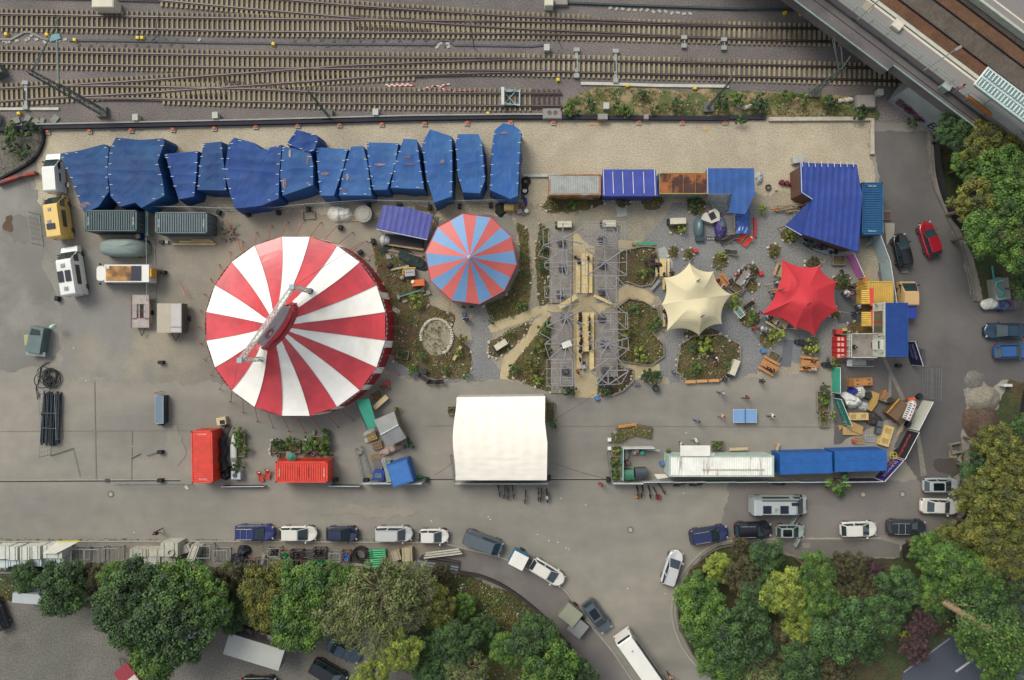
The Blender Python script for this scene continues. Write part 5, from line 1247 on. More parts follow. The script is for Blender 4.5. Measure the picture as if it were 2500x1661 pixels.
meshfence([(1101,1110),(1112,1183)],'folded wire fence at the lower left corner of the white hall',1.6)
meshfence([(1481,1102),(1484,1130),(1492,1178)],'wire fence left of the plant boxes at the bin yard',1.5)
meshfence([(2250,970),(2251,897)],'inner wire fence between the banner fences on the right',2.0)
meshfence([(2271,975),(2273,897)],'outer wire fence between the banner fences on the right',2.0)
t=thing('ballast_trough','long blue grey case standing alone on the asphalt','case',W(402,998));MB().box((0,0,.6),(.95,3.3,1.2)).build('case_body',M('33444a',.5,.08,1),t);MB().box((0,0,1.22),(.85,3.15,.05)).build('lid',M('6d8496',.45,.06,1),t)
b=MB();b.box((-.47,0,1.23),(.05,3.3,.07));b.box((.47,0,1.23),(.05,3.3,.07));b.box((0,1.63,1.23),(.9,.05,.07));b.box((0,-1.63,1.23),(.9,.05,.07));b.build('edge_frame',M('c3ccc8',.4,metal=.4),t)
def rod(pts,r,h,label,name,cat,c):
 b=MB();b.path([W(x,y,h)for x,y in pts],r,5);return tag(b.build(name,M(c,.5)),label,cat)
rod([(376,960),(398,955)],.04,.3,'upper thin pole lying by the blue grey case','loose_pole','pole','3c4044');rod([(375,1035),(392,1031)],.04,.3,'lower thin pole lying by the blue grey case','loose_pole','pole','3c4044')
rod([(357,1113),(390,1103)],.05,.2,'longer pole at the lower black ballast block','loose_pole','pole','4a4d50');rod([(320,1120),(343,1108)],.05,.1,'pole lying on the asphalt left of the lower black ballast block','loose_pole','pole','5a5550');rod([(122,1113),(178,1095)],.05,.12,'long thin pole below the black pipe bundle','loose_pole','pole','5f6668')
rod([(178,1095),(195,1165)],.03,.1,'thin rope line below the black pipe bundle','loose_pole','pole','8b9394')
t=thing('skip_container','grey green tipping skip with a green cloth at the left edge of the yard','skip',W(103,830),R(-8))
MB().prism([(-.9,-1.5),(.8,-1.6),(.9,1.5),(-.7,1.6)],0,1.3).build('skip_body',M('5f7674',.6,.1,1),t);MB().prism([(-.65,.5),(.6,.6),(.5,1.2),(-.5,1.3)],1.29,1.32).build('opening',M('2c3538',.8),t)
MB().box((.1,-1.65,.9),(2.3,.5,.12),.05).build('lip',M('8f9c98',.6),t);crumple('green_cloth','white green cloth hanging over the corner of the tipping skip','cloth',130,798,.45,.3,.4,M('b5d8c0',.7),20,2,z0=1.3)
boxp(77,830,5,'stack of pale green and yellow crates beside the tipping skip',(.75,1.3,.7),'8a9a8c','crate','crate',lid='b7b07f')
random.seed(21)
t=thing('pipe_bundle','long bundle of dark pipes on the asphalt at the left','pipe bundle',W(128,1020),R(88));b=MB()
for k in range(26):
 y=-1.0+(k%9)*.24+random.uniform(-.05,.05);z=.1+(k//9)*.18;x=random.uniform(-.25,.25);b.tube((-3.1+x,y+random.uniform(-.3,.3),z),(3.0+x,y,z),.085,7)
b.build('pipes',M('273238',.5,.2,1),t);MB().box((.6,0,.62),(.1,2.0,.05)).build('strap',M('4b5558',.6),t);MB().box((-1.2,0,.62),(.1,2.0,.05)).build('strap',M('4b5558',.6),t)
b=MB()
for k in range(13):
 cx_,cy_=random.uniform(-.5,.6),random.uniform(-.7,.7);b.ring((cx_,cy_,.1+k*.05),random.uniform(.45,1.0),.055,22)
for k in range(3):b.path([(-1.3+.1*k,-2.6+k*.2,.1),(-1.5,-1.2,.12),(-1.1,0,.12),(-.9,1.4,.12),(-.3+k*.2,1.9,.1)],.06,5)
o=b.build('hose_coils',M('1f262b',.5,.2,1));c=W(120,930);o.location=(c.x,c.y,0);tag(o,'tangled dark hose coils above the pipe bundle','hoses')
tag(MB().sphere((*W(112,1010)[:2],.1),(.42,.5,.5),half=True).build('black_bag',blk),'round black bag on the pipe bundle','bag')
t=thing('metal_barrier','pale green metal barrier panel between the two dark containers','panel',W(372,547));MB().box((0,0,1.2),(.35,3.3,.1),0).build('panel',M('6f8f8e',.6,.1,1),t);[MB().box((0,s*1.5,.58),(.3,.08,1.15)).build('leg',M('6f8f8e',.6),t)for s in(-1,1)]
t=thing('oil_barrel','blue barrel with a pale lid below the left dark container','barrel',W(347,580));MB().cyl((0,0,0),.32,.9,14).build('drum',M('21589a',.5),t);MB().cyl((-.02,0,.9),.27,.03,14).build('lid',M('b39a83',.6),t)
t=thing('spare_wheel','old wheel with a rusty hub beside the covered van','wheel',W(360,596));MB().ring((0,0,.12),.34,.14,16).build('tyre',tyre,t);MB().cyl((0,0,.05),.2,.12,12).build('hub',M('7a4a34',.7),t)
for k,(y,x0,x1,l_)in enumerate([(597,425,528,'lowest long yellow beam under the right dark container'),(591,440,522,'middle yellow beam under the right dark container'),(588,468,515,'short topmost yellow beam under the right dark container')]):
 tag(MB().box((*W((x0+x1)/2,y)[:2],.12+.0*k),((x1-x0)/S,.22,.2)).build('timber_beam',wood('d8c187')),l_,'beam','yellow beams under the dark container')
boxp(397,592,0,'dark bucket box left of the yellow beams',(.5,.4,.4),'2a2c30','bucket','bucket');boxp(410,592,0,'small grey bucket left of the yellow beams',(.35,.35,.35),'a5a8a8','bucket','bucket')
b=MB();random.seed(5)
for k in range(34):
 a=random.uniform(0,math.pi);L_=random.uniform(.5,1.1);x,y,z=random.uniform(-.7,.7),random.uniform(-.7,.7),random.uniform(.05,.5);b.tube((x-L_*math.cos(a),y-L_*math.sin(a),z),(x+L_*math.cos(a),y+L_*math.sin(a),z+.1),.045,4)
o=b.build('pole_pile',M('8f8474',.8,.2,3));o.location=W(556,567);tag(o,'criss-cross pile of wooden poles right of the dark containers','pole pile')
for x0,y0,x1,y1,l_ in[(552,537,568,565,'red strut lying on the pole pile'),(440,690,460,727,'thin red stake set on the gravel between lorry and big top'),(580,580,588,612,'red strap beside the fence near the big top')]:
 rod([(x0,y0),(x1,y1)],.045,.5,l_,'red_strut','strut','c24a3e')
t=thing('open_crate','empty grey wooden crate frame lying below the wire fence','crate',W(756,527),R(2));b=MB();[b.box((0,s*.45,.1),(1.5,.07,.12))for s in(-1,1)];[b.box((s*.72,0,.1),(.07,.9,.12))for s in(-1,1)];b.build('frame_bars',M('7a6f5e',.8),t)
crumple('white_tarp','crumpled white tarpaulin over goods beside the cable drum','tarpaulin',832,523,1.75,1.0,.9,M('e9e6d9',.6,.06,1),0,8)
pallet(868,532,5,'pallet end sticking out of the white tarpaulin','bfae86')
t=thing('cable_drum','big grey wooden cable drum lying flat','cable drum',W(893,527));MB().cyl((0,0,0),1.05,.12,26).build('lower_flange',wood('8f8b80'),t);MB().cyl((0,0,.12),.6,.9,20).build('core',wood('7d786e'),t);MB().cyl((-.05,.02,1.02),1.02,.12,26).build('upper_flange',wood('9d998d'),t);MB().cyl((-.05,.02,1.14),.72,.03,20).build('hub_plate',wood('aaa69a'),t)
def foldroof(name,label,pts,zs,colr,folds,foldw=.06,cat='shed',trimc=None,walls=None,amp=.04,axis=None,post=True,group=None):
 P=[W(x,y,z)for(x,y),z in zip(pts,zs)];C=sum(P,Vector())/len(P);t=thing(name,label,cat,(C.x,C.y,0),0,group)
 d=(P[1]-P[0])if axis is None else(P[axis[1]]-P[axis[0]]);d.z=0;L=d.length;d.normalize();o0=P[0]if axis is None else P[axis[0]]
 bm=bmesh.new();vs=[bm.verts.new(p)for p in P];f=bm.faces.new(vs);bmesh.ops.triangulate(bm,faces=[f])
 for it in range(5):bmesh.ops.subdivide_edges(bm,edges=[e for e in bm.edges if e.calc_length()>.35],cuts=1,use_grid_fill=False);bmesh.ops.triangulate(bm,faces=bm.faces[:])
 for v in bm.verts:
  s=(v.co-o0).dot(d)/L*folds;v.co.z-=amp*abs(math.sin(math.pi*s))**.8-.02*noise.noise(v.co*.8)
 bm.normal_update()
 for f in bm.faces:
  if f.normal.z<0:f.normal_flip()
 me=bpy.data.meshes.new('roof');bm.to_mesh(me);bm.free()
 for v in me.vertices:v.co-=Vector((C.x,C.y,0))
 me.materials.append(M(colr,.5,.15,.9));o=bpy.data.objects.new('roof_sheet',me);col.objects.link(o);o.parent=t
 n=len(P);A=sum(P[i].x*P[(i+1)%n].y-P[(i+1)%n].x*P[i].y for i in range(n))
 w_=MB()
 for i in range(n):
  a,b_=P[i],P[(i+1)%n];dz=.35;q=[a-Vector((0,0,.05)),b_-Vector((0,0,.05)),b_-Vector((0,0,dz)),a-Vector((0,0,dz))]
  w_.add(q,[(0,1,2,3)])
 w_.build('hanging_edge',M(colr,.6,.1,1),t,ab=True)
 if walls:
  w2=MB();Q_=[C+(p-C)*.93 for p in P];w2.prism([(q.x,q.y)for q in Q_],0,[q.z-.45 for q in Q_]);w2.build('walls',M(walls,.8,.2,1),t,ab=True)
 elif post:
  for p in P:q=C+(p-C)*.95;MB().tube((q.x,q.y,0),(q.x,q.y,p.z-.2),.06,6).build('post',M('8a7458',.7),t,ab=True)
 if trimc:
  for i in trimc:MB().tube(P[i]+Vector((0,0,.04)),P[(i+1)%n]+Vector((0,0,.04)),.045,5).build('edge_batten',M('cfd8dd',.6),t,ab=True)
 return t,P
foldroof('canvas_shelter','tilted violet blue roof over timber left of the small round tent',[(934,501),(998,507),(1058,526),(1043,586),(919,560)],[2.5,2.6,2.5,2.3,2.3],'4b519f',9,trimc=(3,),axis=(4,3))
boxp(988,590,-8,'dark timber trough under the lower edge of the tilted violet roof',(4.6,1.1,.7),'23252a','trough','trough')
tag(MB().box((*W(985,603)[:2],.45),(5.0,.28,.12),R(-9)).build('timber_beam',wood('c9a978')),'pale beam in front of the dark timber trough','beam');tag(MB().box((*W(985,618)[:2],.25),(4.8,.2,.12),R(-11)).build('timber_beam',wood('9b8b70')),'weathered beam below the pale beam','beam')
crumple('silver_sheet','crumpled silver sheet on the left end of the dark timber trough','sheet',940,586,.6,.6,.35,M('c3c8c6',.4,.1,3),0,9,z0=.7)
for k,(x,y,a,L_)in enumerate([(1050,538,70,2.0),(1063,545,75,1.6),(1040,512,-12,2.6),(958,612,-14,2.6),(970,624,-15,3.0),(1020,625,-18,1.6)]):
 o=MB();[o.box((0,-.2+.13*q,.12+.1*(q%2)),(L_,.09,.1))for q in range(4)];o=o.build('plank_stack',wood('8f8068'));o.location=W(x,y);o.rotation_euler.z=R(a)
 tag(o,['plank stack at the right edge of the tilted violet roof, upper one','plank stack at the right edge of the tilted violet roof, outer one','planks sticking out above the tilted violet roof','upper left weathered planks beside the green net','lower weathered planks beside the green net','short planks next to the small round tent'][k],'planks')
crumple('green_net','dark green net heap left of the small round tent','net',1002,632,2.6,.8,.45,M('31413d',.9,.25,4,bump=.05),-32,6,fr=3)
crumple('green_net','dark net end around the weathered planks','net',940,610,.9,.6,.4,M('33413c',.9,.25,4,bump=.05),20,7,fr=3)
boxp(949,628,0,'small round grey rim among the planks',(.7,.7,.2),'9aa0a2','rim','rim',taper=.6)
tag(MB().box((*W(977,655)[:2],.2),(2.2,.25,.15),R(12)).build('timber_beam',wood('b3ab96')),'single pale beam above the generator','beam')
t=thing('generator','grey generator box with round vents and a yellow hose','generator',W(1003,668),R(5));MB().box((0,0,.45),(1.2,.8,.9)).build('housing',M('aab0b0',.6,.08,2),t)
for k in range(5):MB().cyl((-.38+k*.18,.05,.9),.06,.02,8).build('vent',M('2a2c2e',.6),t)
b=MB();b.path([W(x,y,.5)for x,y in curve_px([(985,672),(984,662),(990,656),(1002,655),(1015,655)],4)],.12,7);tag(b.build('yellow_duct',M('d99a20',.6)),'yellow corrugated duct on the generator','duct')
t=thing('gas_bottle','round pale post left of the orange machine','gas bottle',W(983,679));MB().cyl((0,0,0),.3,.6,14,.25).build('tank',M('8c8577',.6),t);MB().cyl((0,0,.6),.12,.1,8).build('valve',M('b0aba0',.5),t)
t=thing('orange_machine','orange compressor with a white cap near the small round tent','machine',W(1023,692),R(4));MB().box((0,0,.45),(1.45,.75,.8)).build('housing',M('e06a26',.5,.08,2),t);MB().cyl((-.62,.15,.5),.2,.5,14).build('white_cap',M('ece9dd',.5),t);MB().box((.6,.0,.6),(.4,.8,.4)).build('motor_cover',M('c8551f',.6),t);[MB().ring((x,0,.15),.12,.05,10,'Y').build('wheel',tyre,t)for x in(-.4,.4)]
t=thing('green_drawbar','turquoise steel drawbar with a hitch below the orange machine','drawbar',W(1003,717),R(17));MB().box((0,0,.3),(3.2,.14,.14)).build('bar',M('4ba08e',.6),t);MB().box((-1.5,0,.3),(.3,.55,.3)).build('hitch',M('7e9a94',.6),t);MB().box((1.5,-.1,.3),(.5,.5,.3)).build('end_plate',M('4e5550',.6),t)
boxp(1046,715,20,'small steel block at the right end of the drawbar',(.5,.5,.3),'8d8c78','block','metal_block');boxp(967,758,-30,'white slatted board beside the big top',(1.0,.5,.12),'d8d6ca','board','board');boxp(829,602,-30,'pale stone block at the upper edge of the big top',(.5,.3,.2),'b7ae9e','block','stone_block');boxp(897,632,-25,'pale block by the black round block',(.5,.3,.2),'b7ae9e','block','stone_block');boxp(936,694,0,'pale block against the right side of the big top',(.25,.4,.2),'b0a796','block','stone_block');boxp(989,736,20,'grey block pair under the drawbar',(.6,.3,.2),'9a9488','block','stone_block')
t=thing('straw_bale','round straw bale right of the black netting','straw bale',W(1243,509),R(0));MB().tube((-.6,0,.5),(.6,0,.5),.5,16).build('bale',M('c9a962',.9,.15,3,fine=8,finev=.3),t);b=MB();[b.ring((x,0,.5),.5,.015,16,'X',k=4)for x in(-.4,0,.4)];b.build('twine',M('e0cfa0',.8),t)
crumple('black_netting','dark crumpled netting left of the straw bale','net',1222,512,.7,.9,.5,M('25302e',.8,.3,4,bump=.05),0,12);
boxp(1258,508,0,'straw filled crate beside the round straw bale',(.6,.9,.5),'a58a52','crate','crate');boxp(1268,518,10,'pale grey crate below the tyres',(.6,.5,.4),'9a9792','crate','crate');boxp(1277,522,0,'small dark crate by the white plastic drum',(.3,.5,.4),'7d6d66','crate','crate')
for px,py,r1,l_,name in[(1284,443,.40,'large black tyre on top of the row beside the wire fence','tyre'),(1282,456,.22,'small black tyre under the large one','tyre')]:
 t=thing('tyre',l_,'tyre',W(px,py),0,'tyres beside the wire fence');MB().ring((0,0,.2),r1,.19,18).build('tread',tyre,t);MB().ring((0,0,.34),r1-.02,.05,18).build('side_wall',M('2c2c2e',.8),t)
t=thing('spare_wheel','white rimmed wheel lying below the black tyres','wheel',W(1281,467));MB().ring((0,0,.15),.33,.13,16).build('tyre',tyre,t);MB().cyl((0,0,.1),.28,.16,14).build('rim',M('e6e4da',.5),t)
boxp(1276,481,10,'dark blue bucket below the white rimmed wheel',(.4,.4,.4),'2c3a55','bucket','bucket');crumple('blue_cloth','blue cloth hanging by the wire fence below the bucket','cloth',1283,494,.25,.55,.4,M('22419a',.7),0,5);boxp(1277,503,0,'brown wooden box below the blue cloth',(.45,.6,.5),'7a5038','box','wooden_box')
t=thing('plastic_drum','white plastic drum standing on the gravel','drum',W(1285,517));MB().cyl((0,0,0),.26,.5,14).build('drum',M('d9d8ce',.5),t);MB().cyl((0,0,.5),.16,.06,12).build('lid',M('efeee6',.5),t)
foldroof('tarp_shelter','violet blue tarpaulin roof with four white battens on a container',[(1471,414),(1601,414),(1606,479),(1471,479)],[3.0]*4,'3a4aa6',1,amp=.02,walls='2c3a80')
b=MB()
for x in(1473,1496,1520,1545,1571,1598):b.tube(W(x,420 if 1480<x<1590 else 414,3.05),W(x+2,473 if 1480<x<1590 else 477,3.05),.05,5)
tag(b.build('wooden_battens',M('d5dae0',.6)),'six white battens lying on the violet blue tarpaulin roof','battens')
foldroof('tarp_shelter','blue L-shaped roof with a fan of grey poles underneath',[(1727,411),(1841,411),(1843,475),(1819,523),(1780,520),(1787,474),(1728,474)],[3.0]*5+[2.9,2.9],'2e5c9e',6,amp=.03,trimc=(6,),axis=(0,1))
foldroof('tarp_shelter','large folded blue roof over the stage building',[(1955,397),(2092,402),(2105,475),(2097,616),(1960,572),(1983,487),(1957,470)],[3.6,3.6,3.6,3.0,3.0,3.4,3.5],'2c4696',9,axis=(0,1),trimc=(6,5),walls='6a4a3a',amp=.05)
foldroof('tarp_shelter','dark blue triangular awning left of the large folded roof',[(1978,491),(1983,492),(1957,575),(1917,552)],[2.9,2.9,2.6,2.5],'23408c',2,trimc=(2,))
b=MB()
for k in range(9):b.tube(W(1958+k*15.5,394,3.7),W(1960+k*15.5,408,3.7),.04,4)
tag(b.build('white_clips',M('d5dae0',.6)),'row of white clips along the top edge of the large folded roof','clips')
b=MB()
for k in range(22):
 a0,a1=W(1728+k*2.6,474,2.9),W(1750+k*1.6+(8 if k%2 else-6),515+8*math.sin(k*.15),.3);b.tube(a0,a1,.04,4)
for k in range(12):b.tube(W(1787-k*3,476,2.8),W(1755+k*3,520,.3),.04,4)
tag(b.build('pole_fan',M('a9b0ae',.5,metal=.2)),'fan of crossed grey poles under the blue L-shaped roof','poles')
crumple('brick_rubble','reddish brick and plant heap left of the large folded roof','brick pile',1950,480,.55,1.4,1.0,M('8a4a3c',.9,.25,3,h2='c08a70'),15,3)
def flat(name,pts,z,h,label,cat,th=.06,**k):b=MB();P=[W(x,y,z)for x,y in pts];b.prism([(p.x,p.y)for p in P],z-th,z);return tag(b.build(name,M(h,.7,.08,1,**k)),label,cat)
def corr(label,x0,y0,x1,y1,z,h,zl=0):
 t=thing('ribbed_awning',label,'awning',W((x0+x1)/2,(y0+y1)/2),0,'yellow ribbed awnings');a,c=W(x0,y0,z),W(x1,y1,z);mb=MB();n=max(3,int(abs(y1-y0)/5))
 for k in range(n):y=a.y+(c.y-a.y)*(k+.5)/n;mb.tube((a.x,y,z-zl),(c.x,y,z),abs(c.y-a.y)/n*.56,6)
 mb.build('ribbed_sheet',M(h,.6,.1,2,h2='b98c3a',mix=(.55,.75)),t,ab=True);[MB().tube((a.x+.05,y,0),(a.x+.05,y,z-.1),.05,5).build('post',M('8b6b3a',.7),t,ab=True)for y in(a.y,c.y)]
corr('yellow ribbed awning, uppermost in front of the yellow bar container',2110,688,2134,707,2.4,'b89440')
corr('yellow ribbed awning in the middle beside the red board',2103,708,2124,743,2.5,'e3bd58')
corr('yellow ribbed awning, lowest beside the lower red board',2104,762,2126,797,2.5,'e3bd58')
flat('red_fascia',[(2123,704),(2133,704),(2133,747),(2125,747)],2.66,'e04a3c','upper red board between the yellow awnings and the bar','board')
flat('red_fascia',[(2127,757),(2134,757),(2134,802),(2129,802)],2.66,'e04a3c','lower red board between the yellow awnings and the bar','board')
flat('serving_counter',[(2105,744),(2130,744),(2130,761),(2105,761)],1.1,'7d6238','wooden counter between the middle and lowest yellow awnings','counter',th=1.05)
flat('serving_counter',[(2104,798),(2133,798),(2133,812),(2104,812)],1.1,'8f703c','wooden counter beside the terrace railing','counter',th=1.05)
fx=884/S;yt,yb=737,873
def fy(py,z):return(830.5-py)/S*(H-z)/H
t=thing('bar_facade','pale front wall with leaf drawings, windows and a door under the blue container','shop front',(42.05,fy(805,2.6),2.62))
X=42.02;y0,y1=fy(872,5.2),fy(738,5.2)
MB().box((X-.04,(y0+y1)/2,3.9),(.08,y1-y0,2.5)).build('wall_panel',M('c9ccbd',.7,.06,1),t,ab=True)
for yy in(762,788):w_=MB().box((X-.12,fy(yy+11,3.9),3.9),(.06,1.1,1.7)).build('window',M('5d6250',.25,.2,2),t,ab=True);MB().box((X-.14,fy(yy+11,3.9)+.58,3.9),(.08,.08,1.8)).box((X-.14,fy(yy+11,3.9)-.58,3.9),(.08,.08,1.8)).build('window_frame',M('b8383a',.6),t,ab=True)
d_=MB().box((X-.11,fy(842,3.7),3.75),(.08,1.15,2.1)).build('door',M('dfdfd3',.6),t,ab=True);MB().box((X-.17,fy(842,3.9),4.1),(.04,.9,.3)).build('door_window',M('47575a',.2),t,ab=True)
random.seed(31);lf=MB()
for k in range(46):
 yy=random.choice([fy(random.uniform(742,757),3.9),fy(random.uniform(818,829),3.9),fy(random.uniform(857,866),3.9)]);lf.add([(X-.1,yy,z_)if i!=1 else(X-.1,yy+.14,z_+.03)for i,z_ in enumerate([q+random.uniform(0,.1)for q in(lambda b0:(b0,b0+.05,b0+.22))(random.uniform(2.9,4.9))])],[(0,1,2)])
lf.build('leaf_drawings',M('1f6247',.7),t,ab=True)
t=thing('wooden_terrace','grey plank roof terrace with white railing in front of the bar door','terrace',W(2105,845))
a,c=W(2068,873,2.6),W(2134,815,2.6);n=14
for k in range(n):MB().box(((a.x+42)/2,a.y+(c.y-a.y)*(k+.5)/n,2.55),(42-a.x,abs(c.y-a.y)/n*.94,.06)).build('deck_board',wood('958e84'),t,ab=True)
b=MB();q=[(a.x,a.y),(a.x,c.y),(41.9,c.y)];
for(x0,y0_),(x1,y1_)in(((a.x,a.y),(a.x,c.y)),((a.x,c.y),(41.9,c.y)),((a.x,a.y),(41.9,a.y))):
 for hh in(.5,1.0):b.tube((x0,y0_,2.6+hh),(x1,y1_,2.6+hh),.045,5)
 for i in range(5):f=i/4;b.tube((x0+(x1-x0)*f,y0_+(y1_-y0_)*f,2.6),(x0+(x1-x0)*f,y0_+(y1_-y0_)*f,3.65),.05,5)
b.build('railing',M('d3d2c6',.6),t,ab=True)
for x,y in((a.x+.1,a.y+.1),(a.x+.1,c.y-.1),(41.5,a.y+.1),(41.5,c.y-.1)):MB().tube((x,y,0),(x,y,2.5),.08,6).build('post',M('8b857a',.7),t,ab=True)
boxp(2130,843,0,'brown doormat box on the roof terrace',(.35,.6,.08),'6d4a3c','mat','doormat',z=2.6)
t=thing('metal_stair','grey metal stair and ramp below the roof terrace','stair',W(2095,886));MB().box((-.2,0,.5),(1.8,.62,.1)).build('ramp',M('a9aca8',.6),t);MB().box((-1.35,0,.6),(.6,.75,.2)).build('landing',M('dcdfd6',.6),t);b=MB();[b.box((.85+k*.16,0,.45-.1*k),(.12,.7,.04))for k in range(4)];b.build('tread',M('596a6c',.6),t)
b=MB();[b.tube((-1.6,s*.4,1.1),(1.4,s*.4,.9),.03,5)for s in(-1,1)];b.build('handrail',M('c9ccc6',.5),t)
rc_=None
for k in range(4):
 l_=['red drinks crate at the top of the stack beside the terrace','red drinks crate second from the top beside the terrace','red drinks crate third from the top beside the terrace','red drinks crate at the bottom of the stack beside the terrace'][k]
 if rc_ is None:
  rc_=thing('drinks_crate',l_,'crate',W(2043,828),0,'red crates beside the terrace');MB().box((0,0,.6),(1.25,.6,1.2)).build('crate_body',M('c62a28',.5,.1,2),rc_);b=MB();[b.box((x,0,1.21),(.3,.4,.03))for x in(-.35,.1)];b.build('handle_holes',M('e9b5ab',.6),rc_)
 else:dup(rc_,W(2043,828+k*13.5),0,l_)
boxp(2040,811,0,'red round topped bin above the red crates',(.8,.6,1.0),'b3242a','bin','waste_bin',lid='cf3a36');boxp(2054,812,0,'black bin beside the red bin',(.5,.55,.9),'1a1c20','bin','waste_bin',lid='2c2e33')
flat('yellow_sign',[(2057,802),(2068,802),(2068,808),(2057,808)],2.0,'c9b32c','small yellow sign above the red crates','sign')
def banner(label,p0,p1,h,colr,txt=None,tcol='e8e8e0',side=1,name='banner_fence',cat='banner fence',tsize=.8,post=True,tilt=.0,fw='dfe2e0',ts=.8,off=.15,tz=.5,flip=False):
 A,B=W(*p0),W(*p1);d=B-A;L=d.length;d.normalize();n=Vector((-d.y,d.x,0))*side;t=thing(name,label,cat,A)
 up=Vector((0,0,h))+n*tilt
 mb=MB();q=[A,B,B+up,A+up];mb.add([v+n*.02 for v in q]+[v-n*.02 for v in q],[(0,1,2,3),(7,6,5,4),(0,4,5,1),(2,6,7,3),(1,5,6,2),(3,7,4,0)]);mb.build('banner',M(colr,.55,.06,1)if isinstance(colr,str)else colr,t,ab=True)
 fr=MB();fr.tube(A+up,B+up,.04,5);fr.tube(A,A+up,.04,5);fr.tube(B,B+up,.04,5);fr.build('frame',M(fw,.5),t,ab=True)
 if txt:
  c_=Vector((-A.x,-A.y,0));inner=n if n.dot(c_)>0 else-n;ux=inner.cross(up.normalized());ux=-ux if True else ux
  ux=up.normalized().cross(inner).normalized();st=A if ux.dot(d)>0 else B
  for k,(s_,frac,off_,z_,cl)in enumerate(txt if isinstance(txt,list)else[(txt,1,off,tz,tcol)]):
   tm_=MB();tm_.text(s_,st+ux*(L*off_)+up*z_+inner*.04,ux,up.normalized(),tsize*frac,lift=.01,sx=ts);tm_.build('lettering',M(cl,.6),t,ab=True)
 return t
banner('pale tall hoarding on the right of the pink banner',(2120,570),(2146,640),2.3,'a5bcc0')
banner('lower pale tall hoarding beside the beige old van',(2147,642),(2163,742),2.3,'a3babd')
banner('pink banner leading to the yellow bar',(2066,622),(2092,680),1.8,'c678b4')
banner('upper green banner left of the waste corner',(2032,897),(2032,958),2.0,'3fae92')
banner('lower green banner with white lettering at the waste corner',(2034,972),(2060,1036),2.0,'1f8a72',[('WILLKOMMEN',1,.08,.3,'cfe6da')],tsize=.75,ts=.8)
banner('dark purple concert banner behind the blue container',(2205,834),(2224,892),2.4,'1f1e48',[('FESTIVAL',1,.1,.62,'b9c0e4'),('SOMMER',.9,.1,.35,'8f98cf'),('LIVE',.9,.1,.1,'b9c0e4')],tsize=.62)
banner('white banner with red signs and dark bars on the right fence',(2252,978),(2217,1046),2.1,'d2d3c6',None)
banner('black banner with red and white lettering on the right fence',(2216,1050),(2182,1114),2.3,'26282e',[('stattkultur',1,.12,.35,'d9524e')],tsize=.8,ts=.95)
banner('purple festival banner at the bend below the black banner',(2180,1117),(2135,1167),2.2,'3a2f78',[('SUMMER',1,.1,.45,'cfc4e6'),('NIGHTS',.9,.1,.15,'d98a9e')],tsize=.8)
banner('dark purple banner fence below the right blue container',(2133,1168),(2040,1169),2.0,'2b2846')
banner('purple poster banner left of the level red container',(548,1185),(650,1184),.9,'4a4270')
banner('green netting panel right of the level red container',(810,1182),(882,1183),1.2,'5c6f66')
for x0,x1,l_ in[(893,961,'white barrier panel left of the blue tilted box'),(965,1034,'white barrier panel under the blue tilted box'),(1114,1187,'left white barrier panel under the white hall'),(1189,1262,'middle white barrier panel under the white hall'),(1264,1336,'right white barrier panel under the white hall'),(1492,1563,'white barrier panel below the green bin')]:
 banner(l_,(x0,1176),(x1,1176),1.9,'cfd8d6',side=-1,tilt=-.12,name='site_barrier',cat='barrier');
for k,(x0,x1,c_)in enumerate([(1565,1637,'b9bcc6'),(1639,1712,'a5b0b0'),(1714,1787,'7ea39a'),(1789,1862,'7e9fa0'),(1864,1937,'88a7a9'),(1939,2010,'8fb0b8')]):
 banner(['grey violet barrier panel below the grey bin','grey barrier panel at the left end of the white container','green tinted barrier panel below the middle of the white container','teal barrier panel below the right end of the white container','pale teal barrier panel below the left blue container','pale blue barrier panel next to the round bush'][k],(x0,1173),(x1,1172),1.7,c_,side=-1,tilt=-.1,name='site_barrier',cat='barrier')
flat('white_barrier',[(1597,1158),(1625,1158),(1632,1166),(1605,1170)],1.6,'dcdccd','white board leaning at the left end of the white container','board')
t=thing('sign_board','white board with black bars and red squares on the right fence','sign',W(2232,1010,0));A_,B_=W(2238,988,2.4),W(2221,1028,2.4);dd=(B_-A_).normalized();nn=Vector((dd.y,-dd.x,0));b=MB();b.add([A_-nn*.0,B_,B_+nn*.95,A_+nn*.95],[(0,1,2,3)]);b.build('board',M('dfe0da',.6),t,ab=True);L_=(B_-A_).length
for k in range(8):s=A_+dd*L_*(k+.5)/8.2+Vector((0,0,.03));MB().add([s+nn*.48,s+nn*.88,s+nn*.88+dd*.1,s+nn*.48+dd*.1],[(0,1,2,3)]).build('black_bar',M('26282c',.6),t,ab=True)
for k in range(5):s=A_+dd*L_*(k+.3)/5.2+Vector((0,0,.03));MB().add([s+nn*.12,s+nn*.3,s+nn*.3+dd*.2,s+nn*.12+dd*.2],[(0,1,2,3)]).build('red_square',M('9a2438',.6),t,ab=True)
MB().tube(A_-Vector((0,0,2.4)),A_,.05,5).tube(B_-Vector((0,0,2.4)),B_,.05,5).build('post',M('8a8c88',.6),t,ab=True)
crumple('white_sacks','big heap of white bulk sacks in the waste corner','sacks',2075,978,1.3,1.0,1.0,M('dfe0da',.5,.08,2),-20,11);crumple('white_sacks','upper white bulk sack with grey folds in the waste corner','sacks',2094,955,.75,1.0,1.0,M('c9c8bc',.6,.1,2),30,12)
